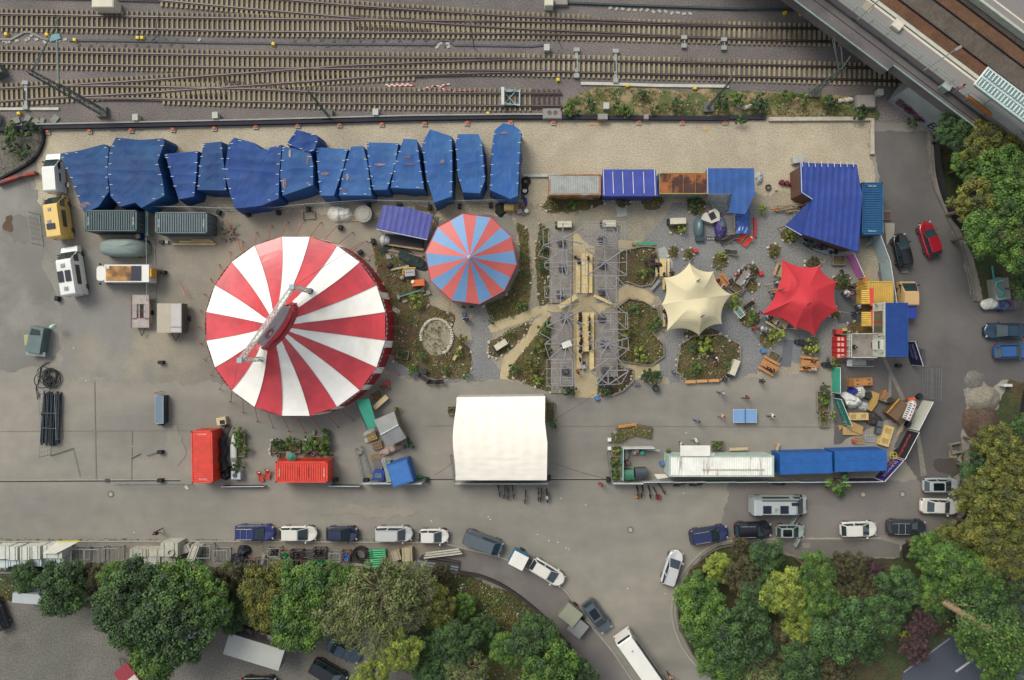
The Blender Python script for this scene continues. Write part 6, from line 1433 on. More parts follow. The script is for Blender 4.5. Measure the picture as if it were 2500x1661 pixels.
crumple('blue_sack','dark blue sack on top of the white bulk sacks','sack',2078,955,.6,.45,1.1,M('1f2f8e',.5),10,13);crumple('rubbish_bags','clear rubbish bags with cans right of the white sacks','bags',2108,993,.7,.6,.5,M('a7a8a8',.4,.35,4),0,14,fr=5);crumple('dark_bins','dark green bin bags left of the white sacks','bags',2053,982,.5,1.0,.8,M('1c2a2c',.6,.2,3),35,15);crumple('scrap_heap','dark heap of scrap and cables right of the yellow sofa frame','scrap',2128,1022,1.3,.9,.5,M('2a2f30',.8,.5,4,h2='5a3c30',mix=(.5,.55)),-25,16,fr=4);crumple('scrap_heap','small dark scrap heap above the cardboard','scrap',2120,968,.7,.5,.5,M('26302e',.8,.4,4),0,17,fr=4)
t=thing('wooden_crate','orange wooden crate with metal grips at the top of the waste corner','crate',W(2093,932),R(4));MB().box((0,0,.45),(2.7,.9,.9)).build('crate_body',wood('bd8244'),t);b=MB();[b.box((x,y,.91),(.3,.15,.06))for x in(-.45,.95)for y in(-.25,.25)];b.build('grips',M('5c5448',.6),t);MB().box((-1.1,0,.92),(.4,.8,.04)).build('end_board',wood('8c5f34'),t)
flat('cardboard',[(2130,955),(2148,962),(2142,985),(2128,1005),(2118,1000),(2128,975)],.5,'b5934f','folded yellow cardboard right of the white sacks','cardboard',th=.4)
boxp(2155,968,-20,'brown wooden box with an orange beam on its left',(1.1,1.2,.7),'8c7a60','box','wooden_box');tag(MB().box((*W(2149,962)[:2],.8),(.25,1.1,.15),R(-18)).build('orange_beam',M('c06a34',.7)),'orange beam beside the brown wooden box','beam')
t=thing('bin_wheel','black round lid beside the brown wooden box','lid',W(2165,977));MB().cyl((0,0,0),.38,.7,16).build('tub',M('1e2022',.7),t);MB().cyl((0,0,.7),.33,.03,16).build('top',M('34373a',.7),t)
t=thing('garden_shed','brown felt-roofed box with a yellow and red edge in the waste corner','shed',W(2181,1003),R(-41));MB().prism([(-.95,-1.05),(.95,-1.05),(.95,1.05),(-.95,1.05)],0,1.5).build('walls',M('6f4a38',.8),t)
MB().add([(-1.05,-1.15,1.4),(.2,-1.15,1.75),(.2,1.15,1.75),(-1.05,1.15,1.4)],[(0,1,2,3)]).add([(.2,-1.15,1.75),(1.1,-1.15,1.45),(1.1,1.15,1.45),(.2,1.15,1.75)],[(0,1,2,3)]).build('roof',M('6b543e',.85,.08,2),t);MB().box((-1.1,0,1.4),(.08,2.2,.1)).build('yellow_edge',M('d0b43a',.6),t)
b=MB();random.seed(8)
for k in range(6):b.tube(W(2222-k*1.5,978+k,.9),W(2187+k*3,1068-k*3,.1),.06,4)
tag(b.build('long_poles',wood('c2b48a')),'long pale poles leaning inside the white banner fence','poles')
t=thing('cement_mixer','orange cement mixer with a white drum at the banner fence','cement mixer',W(2218,984));MB().sphere((0,0,.8),(.42,.42,.4)).build('drum',M('d9ccc0',.5),t);MB().box((-.1,.5,.6),(.8,.35,.5),.2).build('motor',M('d8643a',.6),t);MB().tube((0,0,0),(0,0,.7),.08).build('stand',M('7a4030',.6),t)
def frame_sofa(label,px,py,a,L,Wd,pal):
 t=thing('pallet_stack',label,'pallets',W(px,py),R(a));MB().box((0,0,.3),(L,Wd,.6)).build('stack_body',wood('d6b878'),t);b=MB()
 for s in(-1,1):
  for k in range(5):b.box((s*L*.25-.25+k*.12,0,.61),(.04,Wd*.6,.02))
 b.build('gap_shadow_slots',M('7a6034',.8),t);return t
frame_sofa('yellow wooden chest with two carved squares in the waste corner',2090,1016,1,2.35,.85,0);frame_sofa('tall stack of new pallets right of the cardboard',2158,1063,73,2.45,1.2,0)
flat('chipboard',[(2058,1030),(2068,1024),(2108,1042),(2105,1062),(2080,1052)],.35,'b8965c','upper chipboard sheet below the yellow chest','board',th=.1);flat('chipboard',[(2058,1040),(2104,1063),(2058,1062)],.2,'c09e62','lower triangular chipboard sheet','board',th=.1);flat('chipboard',[(2046,1038),(2060,1040),(2050,1052)],.2,'b8965c','small chipboard scrap beside the green banner','board',th=.1)
for y,l_ in((1034,'upper of two grey plastic boxes left of the new pallets'),(1051,'lower of two grey plastic boxes left of the new pallets')):boxp(2143-(y-1034)*.15,y,-10,l_,(.65,.75,.5),'4c555c','box','plastic_box',lid='59626a')
pallet(2097,1076,0,'brown pallet on the pallet jack above the right blue container','a98c60');pallet(2122,1071,3,'grey weathered pallet above the right blue container','a3a4a4')
t=thing('pallet_jack','orange pallet jack beside the brown pallet','pallet jack',W(2081,1076));MB().box((0,0,.25),(.35,.4,.3)).build('pump',M('d0562a',.6),t);MB().tube((-.1,0,.3),(-.35,.1,1.0),.04).build('handle',M('8a3a22',.6),t)
t=thing('yellow_rack','yellow round wire stand at the end of the right blue container','stand',W(2173,1110));MB().ring((0,0,.7),.42,.05,18).build('hoop',M('c9b83a',.6),t);MB().tube((-.4,0,.7),(.4,0,.7),.04).tube((0,-.4,.7),(0,.4,.7),.04).tube((0,0,0),(0,0,.7),.05).build('spokes',M('c9b83a',.6),t)
for k,(x,y,w_,h_)in enumerate([(2222,846,.5,1.2),(2228,862,.55,1.3),(2240,866,.5,1.3)]):boxp(x,y,0,['dark grey bin uppermost behind the blue stacked container','dark grey bin in the middle behind the blue stacked container','dark grey bin nearest the purple banner'][k],(w_,h_,1.1),'3a3a42','bin','waste_bin',lid='4a4a54')
t=thing('letter_sign','pale board with large turquoise letter shapes under the right trees','sign',W(2427,690),R(8));MB().box((.1,-.9,.45),(2.0,2.6,.9)).build('base_box',M('8d8f86',.7),t)
b=MB();b.text('S',(-.7,-2.0,.95),(1,0,0),(0,1,0),3.0,lift=.0,sx=1.0);b.text('L',(-.95,.35,.95),(1,0,0),(0,1,0),2.4,lift=.0);b.build('letter_shapes',M('2aa08a',.5,.1,1),t)
b=MB();b.text('S',(-.8,-2.07,.93),(1,0,0),(0,1,0),3.2,lift=.0,sx=1.02);b.build('letter_rim',M('cfe0d8',.5),t)
t=thing('covered_trailer','trailer with a white and purple printed tarpaulin at the right road','trailer',W(2432,744));MB().box((.3,0,.5),(3.6,1.2,.5)).build('bed',M('5b5260',.7),t);[MB().ring((.3,s*.75,.3),.2,.09,12,'Y').build('wheel',tyre,t)for s in(-1,1)]
crumple('white_tarp','white part of the printed tarpaulin on the trailer at the right road','tarpaulin',2417,742,1.1,.7,.35,M('c9cdc0',.5,.1,2),5,4,z0=.75);crumple('purple_tarp','purple part of the printed tarpaulin on the trailer at the right road','tarpaulin',2446,745,1.2,.65,.3,M('2f2a58',.4,.4,3,h2='3f6a8c',mix=(.5,.6)),0,5,z0=.75)
boxp(2470,742,5,'grey board behind the purple tarpaulin trailer',(.7,1.0,.8),'6b646a','board','grey_board');boxp(2448,940,0,'white box post beside the soil heap',(1.0,.3,.9),'d5d6d0','box','white_box')
t=thing('open_crate','open wooden box frame on the kerb below the soil heap','crate',W(2330,1093),R(12));b=MB();[b.box((0,s*.55,.3),(1.4,.1,.5))for s in(-1,1)];[b.box((s*.65,0,.3),(.1,1.0,.5))for s in(-1,1)];b.build('frame_boards',wood('8b8578'),t)
pallet(2325,1109,0,'small plank pallet below the open wooden box frame','a59678',L=.9)
boxp(2163,527,0,'concrete gully box beside the blue container',(.9,1.1,.25),'a9a496','gully','concrete_box',lid='5a4440');flat('concrete_slab',[(2160,545),(2184,545),(2184,570),(2165,600)],.12,'9d978a','concrete slab at the top of the pale hoarding','slab',th=.1)
flat('leaning_board',[(2112,601),(2140,590),(2147,578),(2130,578)],.8,'6f8180','grey striped board below the blue container','board',th=.05);boxp(2207,660,0,'grey pallet box behind the black coupe',(.9,.7,.15),'7d7d78','pallet','grey_pallet')
boxp(1943,393,10,'silver wrapped box at the top left corner of the large folded roof',(1.3,.8,.7),'b9bcb4','box','wrapped_box')
kerb('white_beam',[(1277,430),(1338,430)],.35,.3,M('b5bdb6',.7),'pale beam left of the container with the pale ribbed roof','beam')
crumple('stage_gear','dark drum kit and gear in front of the large folded roof','stage gear',1990,600,1.6,.6,.7,M('1d2023',.6,.5,5,h2='5d6a6c',mix=(.5,.55)),-20,5,fr=4);flat('stage_floor',[(1945,575),(1960,577),(2062,622),(2062,632),(2045,628),(1990,612)],.35,'8a9498','grey stage edge in front of the large folded roof','stage',th=.3)
for k in range(7):
 c=W(1965+k*12,588+k*5.3+(3 if k%2 else-3));o=MB().cyl((0,0,.35),.3-.02*(k%3),.4,12).cyl((0,0,.75),.2,.02,10).build('drum',M(['17181c','3c4448','26303a'][k%3],.35,.1,2));o.location=c;tag(o,'round drum standing on the stage edge','drum','drums on the stage edge')
for k in range(4):t=thing('barrel_seat',['dark red barrel seat, leftmost of four','dark red barrel seat, second of four','dark red barrel seat, third of four','dark blue barrel seat at the brick heap'][k],'barrel',W(1906+k*12,447+k*2),0,'barrel seats near the brick heap');MB().cyl((0,0,0),.28,.5,14).build('drum',M('5f1f28' if k<3 else '24304a',.5),t);MB().cyl((0,0,.5),.24,.02,14).build('top',M('7a2a32' if k<3 else '3a4866',.5),t)
t=thing('fire_bowl','round dark fire bowl left of the barrel seats','fire bowl',W(1874,459));MB().ring((0,0,.25),.3,.08,18).build('rim',M('3d3430',.8),t);MB().cyl((0,0,.1),.28,.05,16).build('ashes',M('8a8078',.9),t)
boxp(1894,464,0,'small round lantern beside the fire bowl',(.35,.35,.3),'c9b59a','lantern','lantern',taper=.6)
b=MB();random.seed(4);[b.tube(W(random.uniform(1880,1925),random.uniform(500,525),.1+k*.03),W(random.uniform(1925,1960),random.uniform(495,520),.3+k*.03),.05,4)for k in range(14)];tag(b.build('timber_heap',wood('a8987a')),'heap of loose timber below the brick heap','timber')
crumple('orange_bag','small orange sack on the loose timber heap','sack',1892,512,.4,.22,.5,M('c8743a',.7),10,3)
crumple('machine_junk','pale machine parts behind the blue L-shaped roof','machine parts',1852,436,.5,.8,.5,M('a5acac',.6,.4,4),0,6,fr=4)
t=thing('grey_cabin_car','old car body under a grey green film next to the pole fan','covered car',W(1704,558),R(92));MB().sphere((0,0,.1),(1.35,.62,1.0),n=16,k=8,half=True,jit=.04).build('film_cover',M('5d7478',.3,.15,1),t,smooth=True);MB().box((-1.3,-.1,.3),(.6,1.0,.5)).build('bumper_block',M('33454a',.6),t)
t=thing('engine_sculpture','white bodywork with a black square below the pole fan','machine',W(1732,533),R(28));MB().prism([(-1.2,.3),(-.5,.8),(.9,.7),(1.1,0),(.7,-.8),(-.3,-.7)],0,.8).build('white_shell',M('d2d0c0',.6,.08,1),t);MB().box((.15,.05,.82),(.75,.85,.06)).build('black_square',M('22242c',.6),t);crumple('rusty_part','rusty fitting at the corner of the white bodywork','fitting',1722,522,.25,.3,.9,M('8a4a28',.8),0,3)
t=thing('purple_motor','purple painted car front with graffiti beside the white bodywork','car front',W(1757,557),R(92));MB().sphere((0,0,.1),(1.35,.72,.85),n=16,k=8,half=True,jit=.05).build('shell',M('463a78',.35,.3,2,h2='a79fc0',mix=(.55,.62)),t);MB().box((.3,0,.92),(.7,.6,.05)).build('windscreen',glass_l,t);MB().box((-1.3,0,.2),(.5,1.3,.4)).build('bumper',M('1e1e28',.6),t)
t=thing('text_mat','dark rubber mat with a line of white lettering below the purple car front','mat',W(1748,583));MB().box((0,0,.03),(2.4,.5,.04)).build('mat',M('54585a',.9),t);MB().text('liebe & frieden.com',(-1.1,-.1,.06),(1,0,0),(0,1,0),.3,lift=.01).build('lettering',M('eceeea',.6),t)
t=thing('blue_tarp_stand','bright blue shiny tarpaulin draped over a stand','tarpaulin',W(1808,545));MB().grid(lambda u,v:(-.75+1.5*u,-1.4+2.9*v,1.0-.3*abs(u-.75)+.09*noise.noise(Vector((u*5,v*5,2)))),12,18).build('tarpaulin',M('1e5cb0',.3,.12,1.5,coat=.3),t);MB().box((-.95,.2,.6),(.15,2.0,.1)).build('ladder',M('8f9296',.6),t);[MB().tube((x,y,0),(x,y,.7),.04).build('leg',M('8f9296',.6),t)for x in(-.6,.6)for y in(-1.2,1.2)]
def deck_chair(px,py,a,label,h='d83c34',group='red deck chairs',logo=True):
 t=thing('deck_chair',label,'deck chair',W(px,py),R(a),group);MB().add([(-.6,-.28,.25),(.1,-.28,.3),(.1,.28,.3),(-.6,.28,.25),(.75,-.28,.85),(.75,.28,.85)],[(0,1,2,3),(1,4,5,2)]).build('fabric',M(h,.7,.06,2),t)
 b=MB();[b.tube((-.6,s*.3,.25),(.75,s*.3,.86),.025,4).tube((.3,s*.3,0),(-.2,s*.3,.5),.025,4)for s in(-1,1)];b.build('wooden_frame',wood('b08a5a'),t)
 if logo:MB().box((.6,0,.76),(.12,.3,.02),0).build('print',M('efdcd8',.7),t)
 return t
deck_chair(1808,582,55,'left of the two red deck chairs below the bright blue tarpaulin');deck_chair(1822,592,52,'right of the two red deck chairs below the bright blue tarpaulin');deck_chair(639,1163,95,'left red deck chair beside the level red container');deck_chair(656,1157,80,'right red deck chair beside the level red container')
tag(MB().box((*W(1841,556)[:2],.3),(.28,2.3,.3)).build('red_bench',M('b8383e',.7,.08,1)),'long red beam seat right of the bright blue tarpaulin','beam seat');boxp(1819,575,0,'small red stool between the bright blue tarpaulin and deck chairs',(.35,.35,.4),'d8433a','stool','red_stool')
for px,py,a,l_ in[(1768,590,30,'black deck chair below the purple car front, tilted'),(1785,580,5,'black deck chair beside the red stool'),(1779,617,-10,'black chair at the right edge of the oval flower bed'),(1034,922,-30,'black lounger left below the round seating bed'),(1052,932,-5,'black lounger in the middle below the round seating bed'),(1070,932,3,'black lounger on the right below the round seating bed'),(1823,748,40,'black chair behind the foosball table')]:deck_chair(px,py,a,l_,'24272e','black deck chairs',False)
for px,py,l_,h in[(1696,613,'red cube stool right of the second small round bed','cf3a34'),(1856,668,'red cube stool right of the long picnic table','cf3a34'),(1457,972,'blue plastic chair at the lower end of the sand path','4a7fbe'),(1861,857,'blue plastic chair left of the rectangular planter','4a80b8'),(1615,1131,'blue plastic chair at the left end of the white container','4a7ab0')]:boxp(px,py,15,l_,(.55,.5,.45),h,'stool','cube_stool',taper=.9)
for px,py,a,L_,l_ in[(1651,543,2,1.9,'cream low counter left of the grey covered car'),(1377,551,1,1.7,'cream low counter at the top left of the decks'),(1485,549,0,1.6,'cream low counter at the top right of the decks'),(1223,842,32,1.6,'cream low counter in the small wedge shaped bed'),(1788,897,68,1.9,'cream low counter at the right side of the large bed')]:
 t=thing('low_counter',l_,'counter',W(px,py),R(a));MB().box((0,0,.45),(L_,.72,.9)).build('body',M('c6bfa6',.7),t);MB().box((0,0,.92),(L_*.97,.7,.04)).build('top',M('d6d0b6',.7),t);MB().box((-L_/2-.1,0,.4),(.25,.7,.8)).build('end_panel',M('25262e',.7),t)
tag(MB().box((*W(1574,596)[:2],.45),(2.2,.3,.06)).build('green_bench',M('2f9a72',.6)),'green bench on the sand above the purple leaved bed','bench');boxp(1546,596,0,'grey end block of the green bench',(.35,.35,.4),'8f8f88','block','bench_block')
picnic(1615,655,90,'pale picnic table at the upper left of the beige stretch tent','e6cf96');bench(1618,690,90,'yellow bench down the left side of the beige stretch tent',h='dfc07c',L=1.8)
bench(1619,775,90,'yellow bench at the lower left of the beige stretch tent',h='e0c27e',L=2.2);picnic(1812,675,55,'long weathered picnic table with a party on it','9c958a',L=2.6);picnic(1757,690,-50,'brown picnic table at the right edge of the beige tent','bd7d48',L=1.6);picnic(1905,663,70,'picnic table half hidden at the top left of the red tent','c0a070',L=1.6);picnic(1894,785,-30,'pale picnic table under the lower left edge of the red tent','c9b48a',L=2.4)
picnic(1873,893,-30,'orange brown picnic table nearest the black figure stool','c98a4c');picnic(1970,888,-6,'orange brown picnic table with drinks on top','c98a4c');boxp(2101,692,72,'orange board stall at the top of the bar',(1.6,.55,.9),'c98742','stall','orange_stall');boxp(1889,711,0,'yellow box at the left edge of the red tent',(.5,.5,.5),'c9a25a','box','yellow_box')
t=thing('foosball_table','green foosball table with white frame','foosball table',W(1799,764),R(-52));MB().box((0,0,.85),(1.3,.8,.15)).build('frame',M('dfe3dc',.6),t);MB().box((0,0,.935),(1.1,.6,.02)).build('pitch',M('2b7a5c',.6),t);[MB().tube((-.45+k*.18,-.65,.98),(-.45+k*.18,.65,.98),.018,5).build('rod',M('d5d9d6',.3),t)for k in range(6)];[MB().box((x,y,.39),(.08,.08,.78)).build('leg',M('c9ccc6',.6),t)for x in(-.5,.5)for y in(-.3,.3)]
t=thing('table_tennis_table','blue table tennis table on the asphalt','table tennis table',W(1813,1014),0);MB().box((0,0,.76),(2.8,1.6,.04)).build('tabletop',M('7fa6d4',.5,.04,1),t);b=MB();[b.box((0,s*.785,.782),(2.8,.03,.006))for s in(-1,1)];[b.box((s*1.385,0,.782),(.03,1.54,.006))for s in(-1,1)];b.build('white_line',M('e6eae8',.6),t);MB().box((0,0,.86),(.03,1.75,.15)).build('net',M('4a6a92',.7),t);[MB().box((x,y,.37),(.08,.08,.74)).build('leg',M('5a6268',.6),t)for x in(-1.1,1.1)for y in(-.6,.6)]
for x0,y0,x1,y1,l_ in[(1341,562,1396,740,'upper left grey plank deck under steel frames'),(1452,556,1507,738,'upper right grey plank deck under steel frames'),(1345,762,1397,960,'lower left grey plank deck under steel frames'),(1455,765,1508,920,'lower right grey plank deck under steel frames')]:
 t=thing('plank_deck',l_,'deck',W((x0+x1)/2,(y0+y1)/2));w_,h_=(x1-x0)/S,(y1-y0)/S;b=MB();n=int(h_/.19)
 for k in range(n):b.box((0,-h_/2+(k+.5)*h_/n,.2),(w_,h_/n*.93,.05))
 b.build('planks',wood('968f85'),t);MB().box((0,0,.09),(w_-.1,h_-.1,.16)).build('substructure',M('4c4740',.8),t)
for x0,y0,x1,y1,nm,l_ in[(1418,621,1433,717,'long_table','upper long pale table between the decks'),(1405,640,1416,716,'long_bench','left bench of the upper long table'),(1435,622,1445,716,'long_bench','right bench of the upper long table'),(1420,764,1436,858,'long_table','lower long pale table with diners'),(1407,764,1419,900,'long_bench','left bench of the lower long table'),(1438,764,1449,902,'long_bench','right bench of the lower long table')]:
 hh=.75 if 'table' in nm else.46;t=thing(nm,l_,'table' if 'table' in nm else 'bench',W((x0+x1)/2,(y0+y1)/2));MB().box((0,0,hh),((x1-x0)/S,(y1-y0)/S,.05)).build('top',wood('e8d096'),t);[MB().box((0,s*(y1-y0)/S*.4,hh/2-.02),((x1-x0)/S*.8,.08,hh-.06)).build('leg',wood('c0a870'),t)for s in(-1,0,1)]
beertable(1385,738,33,'pale table slanting at the crossing of the sand paths, left',2.4,.6,'ecd494');bench(1470,732,-25,'pale bench slanting at the crossing of the sand paths, right',2.3,.35,'e6cd90')
def frame(label,o,segs,thick=(),hub=None,z=3.0,panel=None):
 k=6.53;P=lambda x,y,zz=z:W(o[0]+x/k,o[1]+y/k,zz);hp=P(*hub);t=thing('steel_pergola',label,'steel frame',(hp.x,hp.y,.2),0,'steel frames over the decks');b=MB()
 for s in segs:
  for a_,c_ in zip(s[:-1],s[1:]):b.tube(P(*a_),P(*c_),.045,4)
 if b.v:b.build('rim_bars',M('98999d',.5),t,ab=True)
 for s in thick:MB().tube(P(*s[0],z-.5 if len(s)>2 else z+.03),P(*s[1],z+.03),.09,5).build('arm',M('87868a',.55),t,ab=True)
 MB().tube((hp.x,hp.y,.2),(hp.x,hp.y,z+.1),.09,8).build('mast',M('7c7b80',.5),t,ab=True)
 b=MB();[b.tube((hp.x+.55*math.cos(a_),hp.y+.55*math.sin(a_),.25),(hp.x,hp.y,1.5),.04,4)for a_ in(0,1.57,3.14,4.71)];b.box((hp.x,hp.y,.4),(.8,.8,.35));b.build('base',M('5c5a5e',.6),t,ab=True)
 if panel:MB().box(tuple((P(*panel)+Vector((0,0,.15)))),(1.1,.7,.08),R(20)).build('tilted_panel',M('dedccf',.5),t,ab=True)
U,D=(1310,520),(1310,740);sp=lambda x0,y0,x1,y1:[(x0,y0),(x1,y0),(x1,y1),(x0,y1),(x0,y0)]
def arms(h,*e):return[(h,q)for q in e]
frame('star frame with five arms at the top left deck',U,[[(100,260),(240,210),(330,175),(520,180)],[(100,260),(110,520),(240,560),(430,600),(700,520),(780,480)],[(190,300),(185,540)],[(110,520),(20,680),(270,755)]],arms((420,420),(420,170),(745,235),(430,600),(110,520),(190,290),(730,490)),(420,420))
frame('cross shaped double beam frame at the top right deck',U,[sp(775,145,1410,570),sp(820,190,1350,520),sp(870,225,1290,490),sp(910,260,1230,450),[(760,340),(1410,340)],[(760,380),(1410,380)],[(1065,150),(1065,580)],[(1105,150),(1105,580)]],[((760+i*55,380),(790+i*55,340))for i in range(12)]+[((1065,160+i*50),(1105,190+i*50))for i in range(8)],(1090,370))
frame('hexagonal frame with double bars above the upper left deck',U,[[(130,800),(390,600),(470,600),(770,755),(775,830),(495,1025),(415,1025),(130,870),(130,800)],[(130,800),(770,765)],[(130,870),(775,830)],[(395,600),(415,1025)],[(475,600),(495,1025)]],arms((440,810),(390,600),(490,1020)),(440,840))
frame('thick X shaped beam frame above the upper right deck',U,[sp(780,575,1435,1000),[(780,800),(1430,790)],[(1085,570),(1100,1000)]],arms((1100,790),(790,590),(1415,570),(805,1005),(1425,985)),(1100,790))
frame('boxy lattice frame above the lower end of the upper left deck',U,[sp(130,1180,280,1360),sp(240,1040,545,1470),[(375,1060),(380,1450)],[(240,1220),(690,1200)],[(240,1300),(800,1310)],[(550,1150),(780,1140),(795,1310)],[(545,1025),(670,1025)],[(690,1180),(690,1500)],[(240,1470),(690,1450)]],[((385,1220),(400,1340)),((440,1200),(440,1340)),((550,1200),(550,1420)),((240,1300),(400,1300)),((130,1350),(290,1355))],(400,1270))
frame('square frame with diagonal struts at the white bicycle',U,[sp(945,1010,1270,1440),[(1100,1010),(1110,1380)],[(950,1230),(1265,1220)],[(950,1200),(1100,1020),(1265,1200)],[(1270,1010),(1420,1180),(1280,1420)]],arms((1100,1210),(950,1220),(1260,1215),(1170,1420)),(1100,1230))
frame('eight armed star frame above the lower left deck',D,[[(165,130),(165,380),(400,440)],[(165,130),(460,230)]],arms((475,230),(400,70),(550,35),(170,130),(770,105),(165,380),(400,440),(570,440),(770,350)),(475,230))
frame('slanted box frame above the lower right deck',D,[sp(1180,155,1450,420),[(820,295),(1190,285)],[(1140,300),(1020,430)],[(1280,50),(1440,180)],[(1020,430),(1190,430),(1460,415)],[(1420,180),(1420,370)]],[((850,50),(1050,220)),((1190,210),(1440,420)),((1060,160),(1240,160))],(1080,230))
frame('kite shaped frame with a tilted pale panel',D,[[(130,655),(330,500)],[(130,655),(205,890),(440,905),(620,870)],[(620,870),(740,780)],[(50,480),(215,570)],[(560,600),(770,450)]],arms((470,660),(135,655),(205,890),(615,870),(335,500),(490,450),(455,900),(740,690)),(470,680),panel=(478,660))
frame('spoked wheel frame with an octagonal rim',D,[[(1000,460),(1255,450),(1455,555),(1468,740),(1290,880)],[(935,615),(1050,540),(1360,600),(1365,715),(1230,815),(1080,815),(950,740),(935,615)],[(1000,460),(1050,540)],[(750,700),(940,610)]],arms((1140,655),(1000,460),(1255,450),(1455,560),(1465,740),(1290,880),(1015,870),(850,770),(850,600)),(1140,655))
frame('rectangular grid frame at the lower end of the left deck',D,[sp(165,905,580,1330),[(390,900),(390,1330)],[(145,1050),(800,1030)],[(170,1195),(640,1190)],[(220,955),(620,945)],[(235,1000),(235,1300)],[(220,1285),(640,1270)],[(720,890),(735,1180)],[(800,880),(805,1190)],[(270,1240),(620,1235)],[(150,1330),(760,1310)]],[((390,1050),(390,1330)),((575,900),(578,1330)),((150,1330),(580,1315))],(480,1100))
frame('hexagonal frame of thick beams at the lower end of the right deck',D,[[(960,1310),(1350,1290),(1460,1100)],[(1310,900),(1460,1060)],[(930,890),(1310,890)],[(1150,1100),(1340,1290)]],arms((1140,1080),(1440,1070))+[((860,1080),(1130,905)),((870,1100),(1150,1300)),((1150,1300),(1465,1090)),((960,1310),(1210,1010)),((1140,1080),(1145,1300)),((1170,1075),(1460,1075))],(1140,1090))
boxp(985,1146,17,'bright blue tilted box container with a glass side strip',(2.5,2.7,2.5),'2c66ae','container','blue_cabin',lid='3a75bc')
P_=[(0,0)];t=thing('blue_car_shell','dark blue small car body beside the blue tilted box','car body',W(928,1157),R(85));MB().prism(rrect(1.3,1.35,.3,3),0,.9,).build('body',M('27409c',.4,.08,1),t);MB().prism(rrect(.6,.9,.2,2),.89,1.1).build('windscreen',M('55737c',.3),t)
boxp(925,1133,-5,'grey felt mat box above the dark blue car body',(1.1,1.1,.5),'6c6c6c','box','grey_box');boxp(953,1147,10,'pale green cabinet left of the blue tilted box',(.8,2.4,1.4),'8fa396','cabinet','green_cabinet')
t=thing('truss_section','white truss section leaning between the cabinet and the car body','truss',W(943,1150));a,c=W(935,1122,1.8),W(952,1177,.3);truss(a,c,.3,9,.025).build('truss_bars',M('dcdfda',.5),t,ab=True)
flat('green_awning',[(869,979),(901,973),(917,1028),(919,1041),(897,1050)],2.0,'2f9c80','green awning leaning between big top and pallets','awning',th=.05);tag(MB().tube(W(869,982,2.05),W(896,1048,2.05),.05,5).build('awning_pole',M('3c4440',.6)),'dark pole along the left edge of the green awning','pole')
beertable(932,981,42,'pale wooden table right of the green awning',2.1,.6,'e8d4a0');boxp(946,935,0,'red cube stool beside the lower right of the big top',(.55,.5,.4),'d23a34','stool','cube_stool')
t,_p=foldroof('grey_shack','grey two-part plank roof shack in the lower yard',[(913,1026),(962,1005),(973,1039),(992,1070),(947,1092),(929,1062)],[2.6,2.6,2.9,2.5,2.5,2.9],'8f9390',1,amp=.0,walls='7a6a52');MB().tube(W(929,1062,2.98),W(973,1038,2.98),.07,5).build('ridge_cap',M('d9dcd8',.6),t,ab=True)
pallet(909,1066,22,'pallet crate with yellow boards left of the grey shack','bfa268',3);pallet(922,1087,14,'weathered pallet stack below the yellow one','9c8260',3);pallet(917,1116,18,'thin slatted pallet left of the pink covered box','a88f68');boxp(895,1075,20,'small pale board left of the yellow pallet crate',(.3,.5,.3),'b9bab4','board','pale_board')
b=MB();[b.tube(W(888,1058+k*3,.6),W(915,1045+k*3,.6),.04,4)for k in range(3)];tag(b.build('white_boards',M('d5d6ce',.6)),'white slats under the end of the green awning','slats')
crumple('pink_sheet','pinkish crumpled sheet over a box between shack and blue tilted box','sheet',955,1098,1.5,.55,.7,M('b3988e',.5,.12,2),22,9);pts_=[(880,1110),(905,1170),(935,1165)]
crumple('rubble_heap','small rubble heap left of the pallets above the leaning fences','rubble',880,1106,.45,.3,.3,M('9a958c',.9,.2,4),20,2);crumple('rubble_heap','small rubble heap at the foot of the leaning fences','rubble',910,1166,.45,.3,.3,M('8f8a80',.9,.2,4),20,3);crumple('green_net','green net on the barrier at the right foot of the blue tilted box','net',1022,1165,.8,.22,.4,M('1f7a58',.8,.2,4),0,3)
t=thing('parasol','round green parasol among the potted plants','parasol',W(725,1109));MB().cyl((0,0,2.0),.52,.25,16,.03).build('canopy',M('3a8268',.7,.08,1),t);MB().tube((0,0,0),(0,0,2.1),.03).build('pole',M('777777',.5),t)
boxp(710,1108,0,'grey metal box left of the green parasol',(.55,.8,.9),'8a8a84','box','metal_box');pallet(690,1120,25,'brown board pallet left above the level red container','8a7a66');pallet(755,1117,8,'brown board pallet right above the level red container','6e5a4a')
for px,py,r1,h,l_ in[(748,1103,.22,'2c3440','dark round pot right of the green parasol'),(766,1107,.2,'d9dbd8','white round pot among the potted plants'),(780,1107,.3,'6b3a34','brown round tub at the right of the white pot'),(758,1105,.16,'3a4450','small slate pot left of the white pot'),(800,1054,.38,'77746c','grey stone ring planter below the big top'),(682,1112,.2,'b7aa98','small pale pot at the left of the potted plants')]:
 t=thing('plant_pot',l_,'pot',W(px,py),0,'round pots in the lower yard');MB().cyl((0,0,0),r1*.8,.5,14,r1).build('pot',M(h,.6,.1,2),t);MB().cyl((0,0,.5),r1*.8,.02,14).build('soil',M('33291f',.9),t)
st=None
for k,(px,py,a)in enumerate([(666,1074,10),(681,1074,8),(708,1073,12),(717,1075,0),(727,1075,-30),(770,1077,-30),(664,1085,80),(660,1096,75),(661,1106,-70),(748,1073,2),(757,1071,80)]):
 l_='grey wooden stool block around the potted plants'
 if st is None:st=thing('stool_block',l_,'stool',W(px,py),R(a),'stool blocks around the potted plants');MB().box((0,0,.2),(.42,.22,.4)).build('block',M('a8a599',.8,.1,2),st);MB().box((0,0,.41),(.4,.2,.02)).build('top',M('b7b4a8',.8),st)
 else:dup(st,W(px,py),R(a))
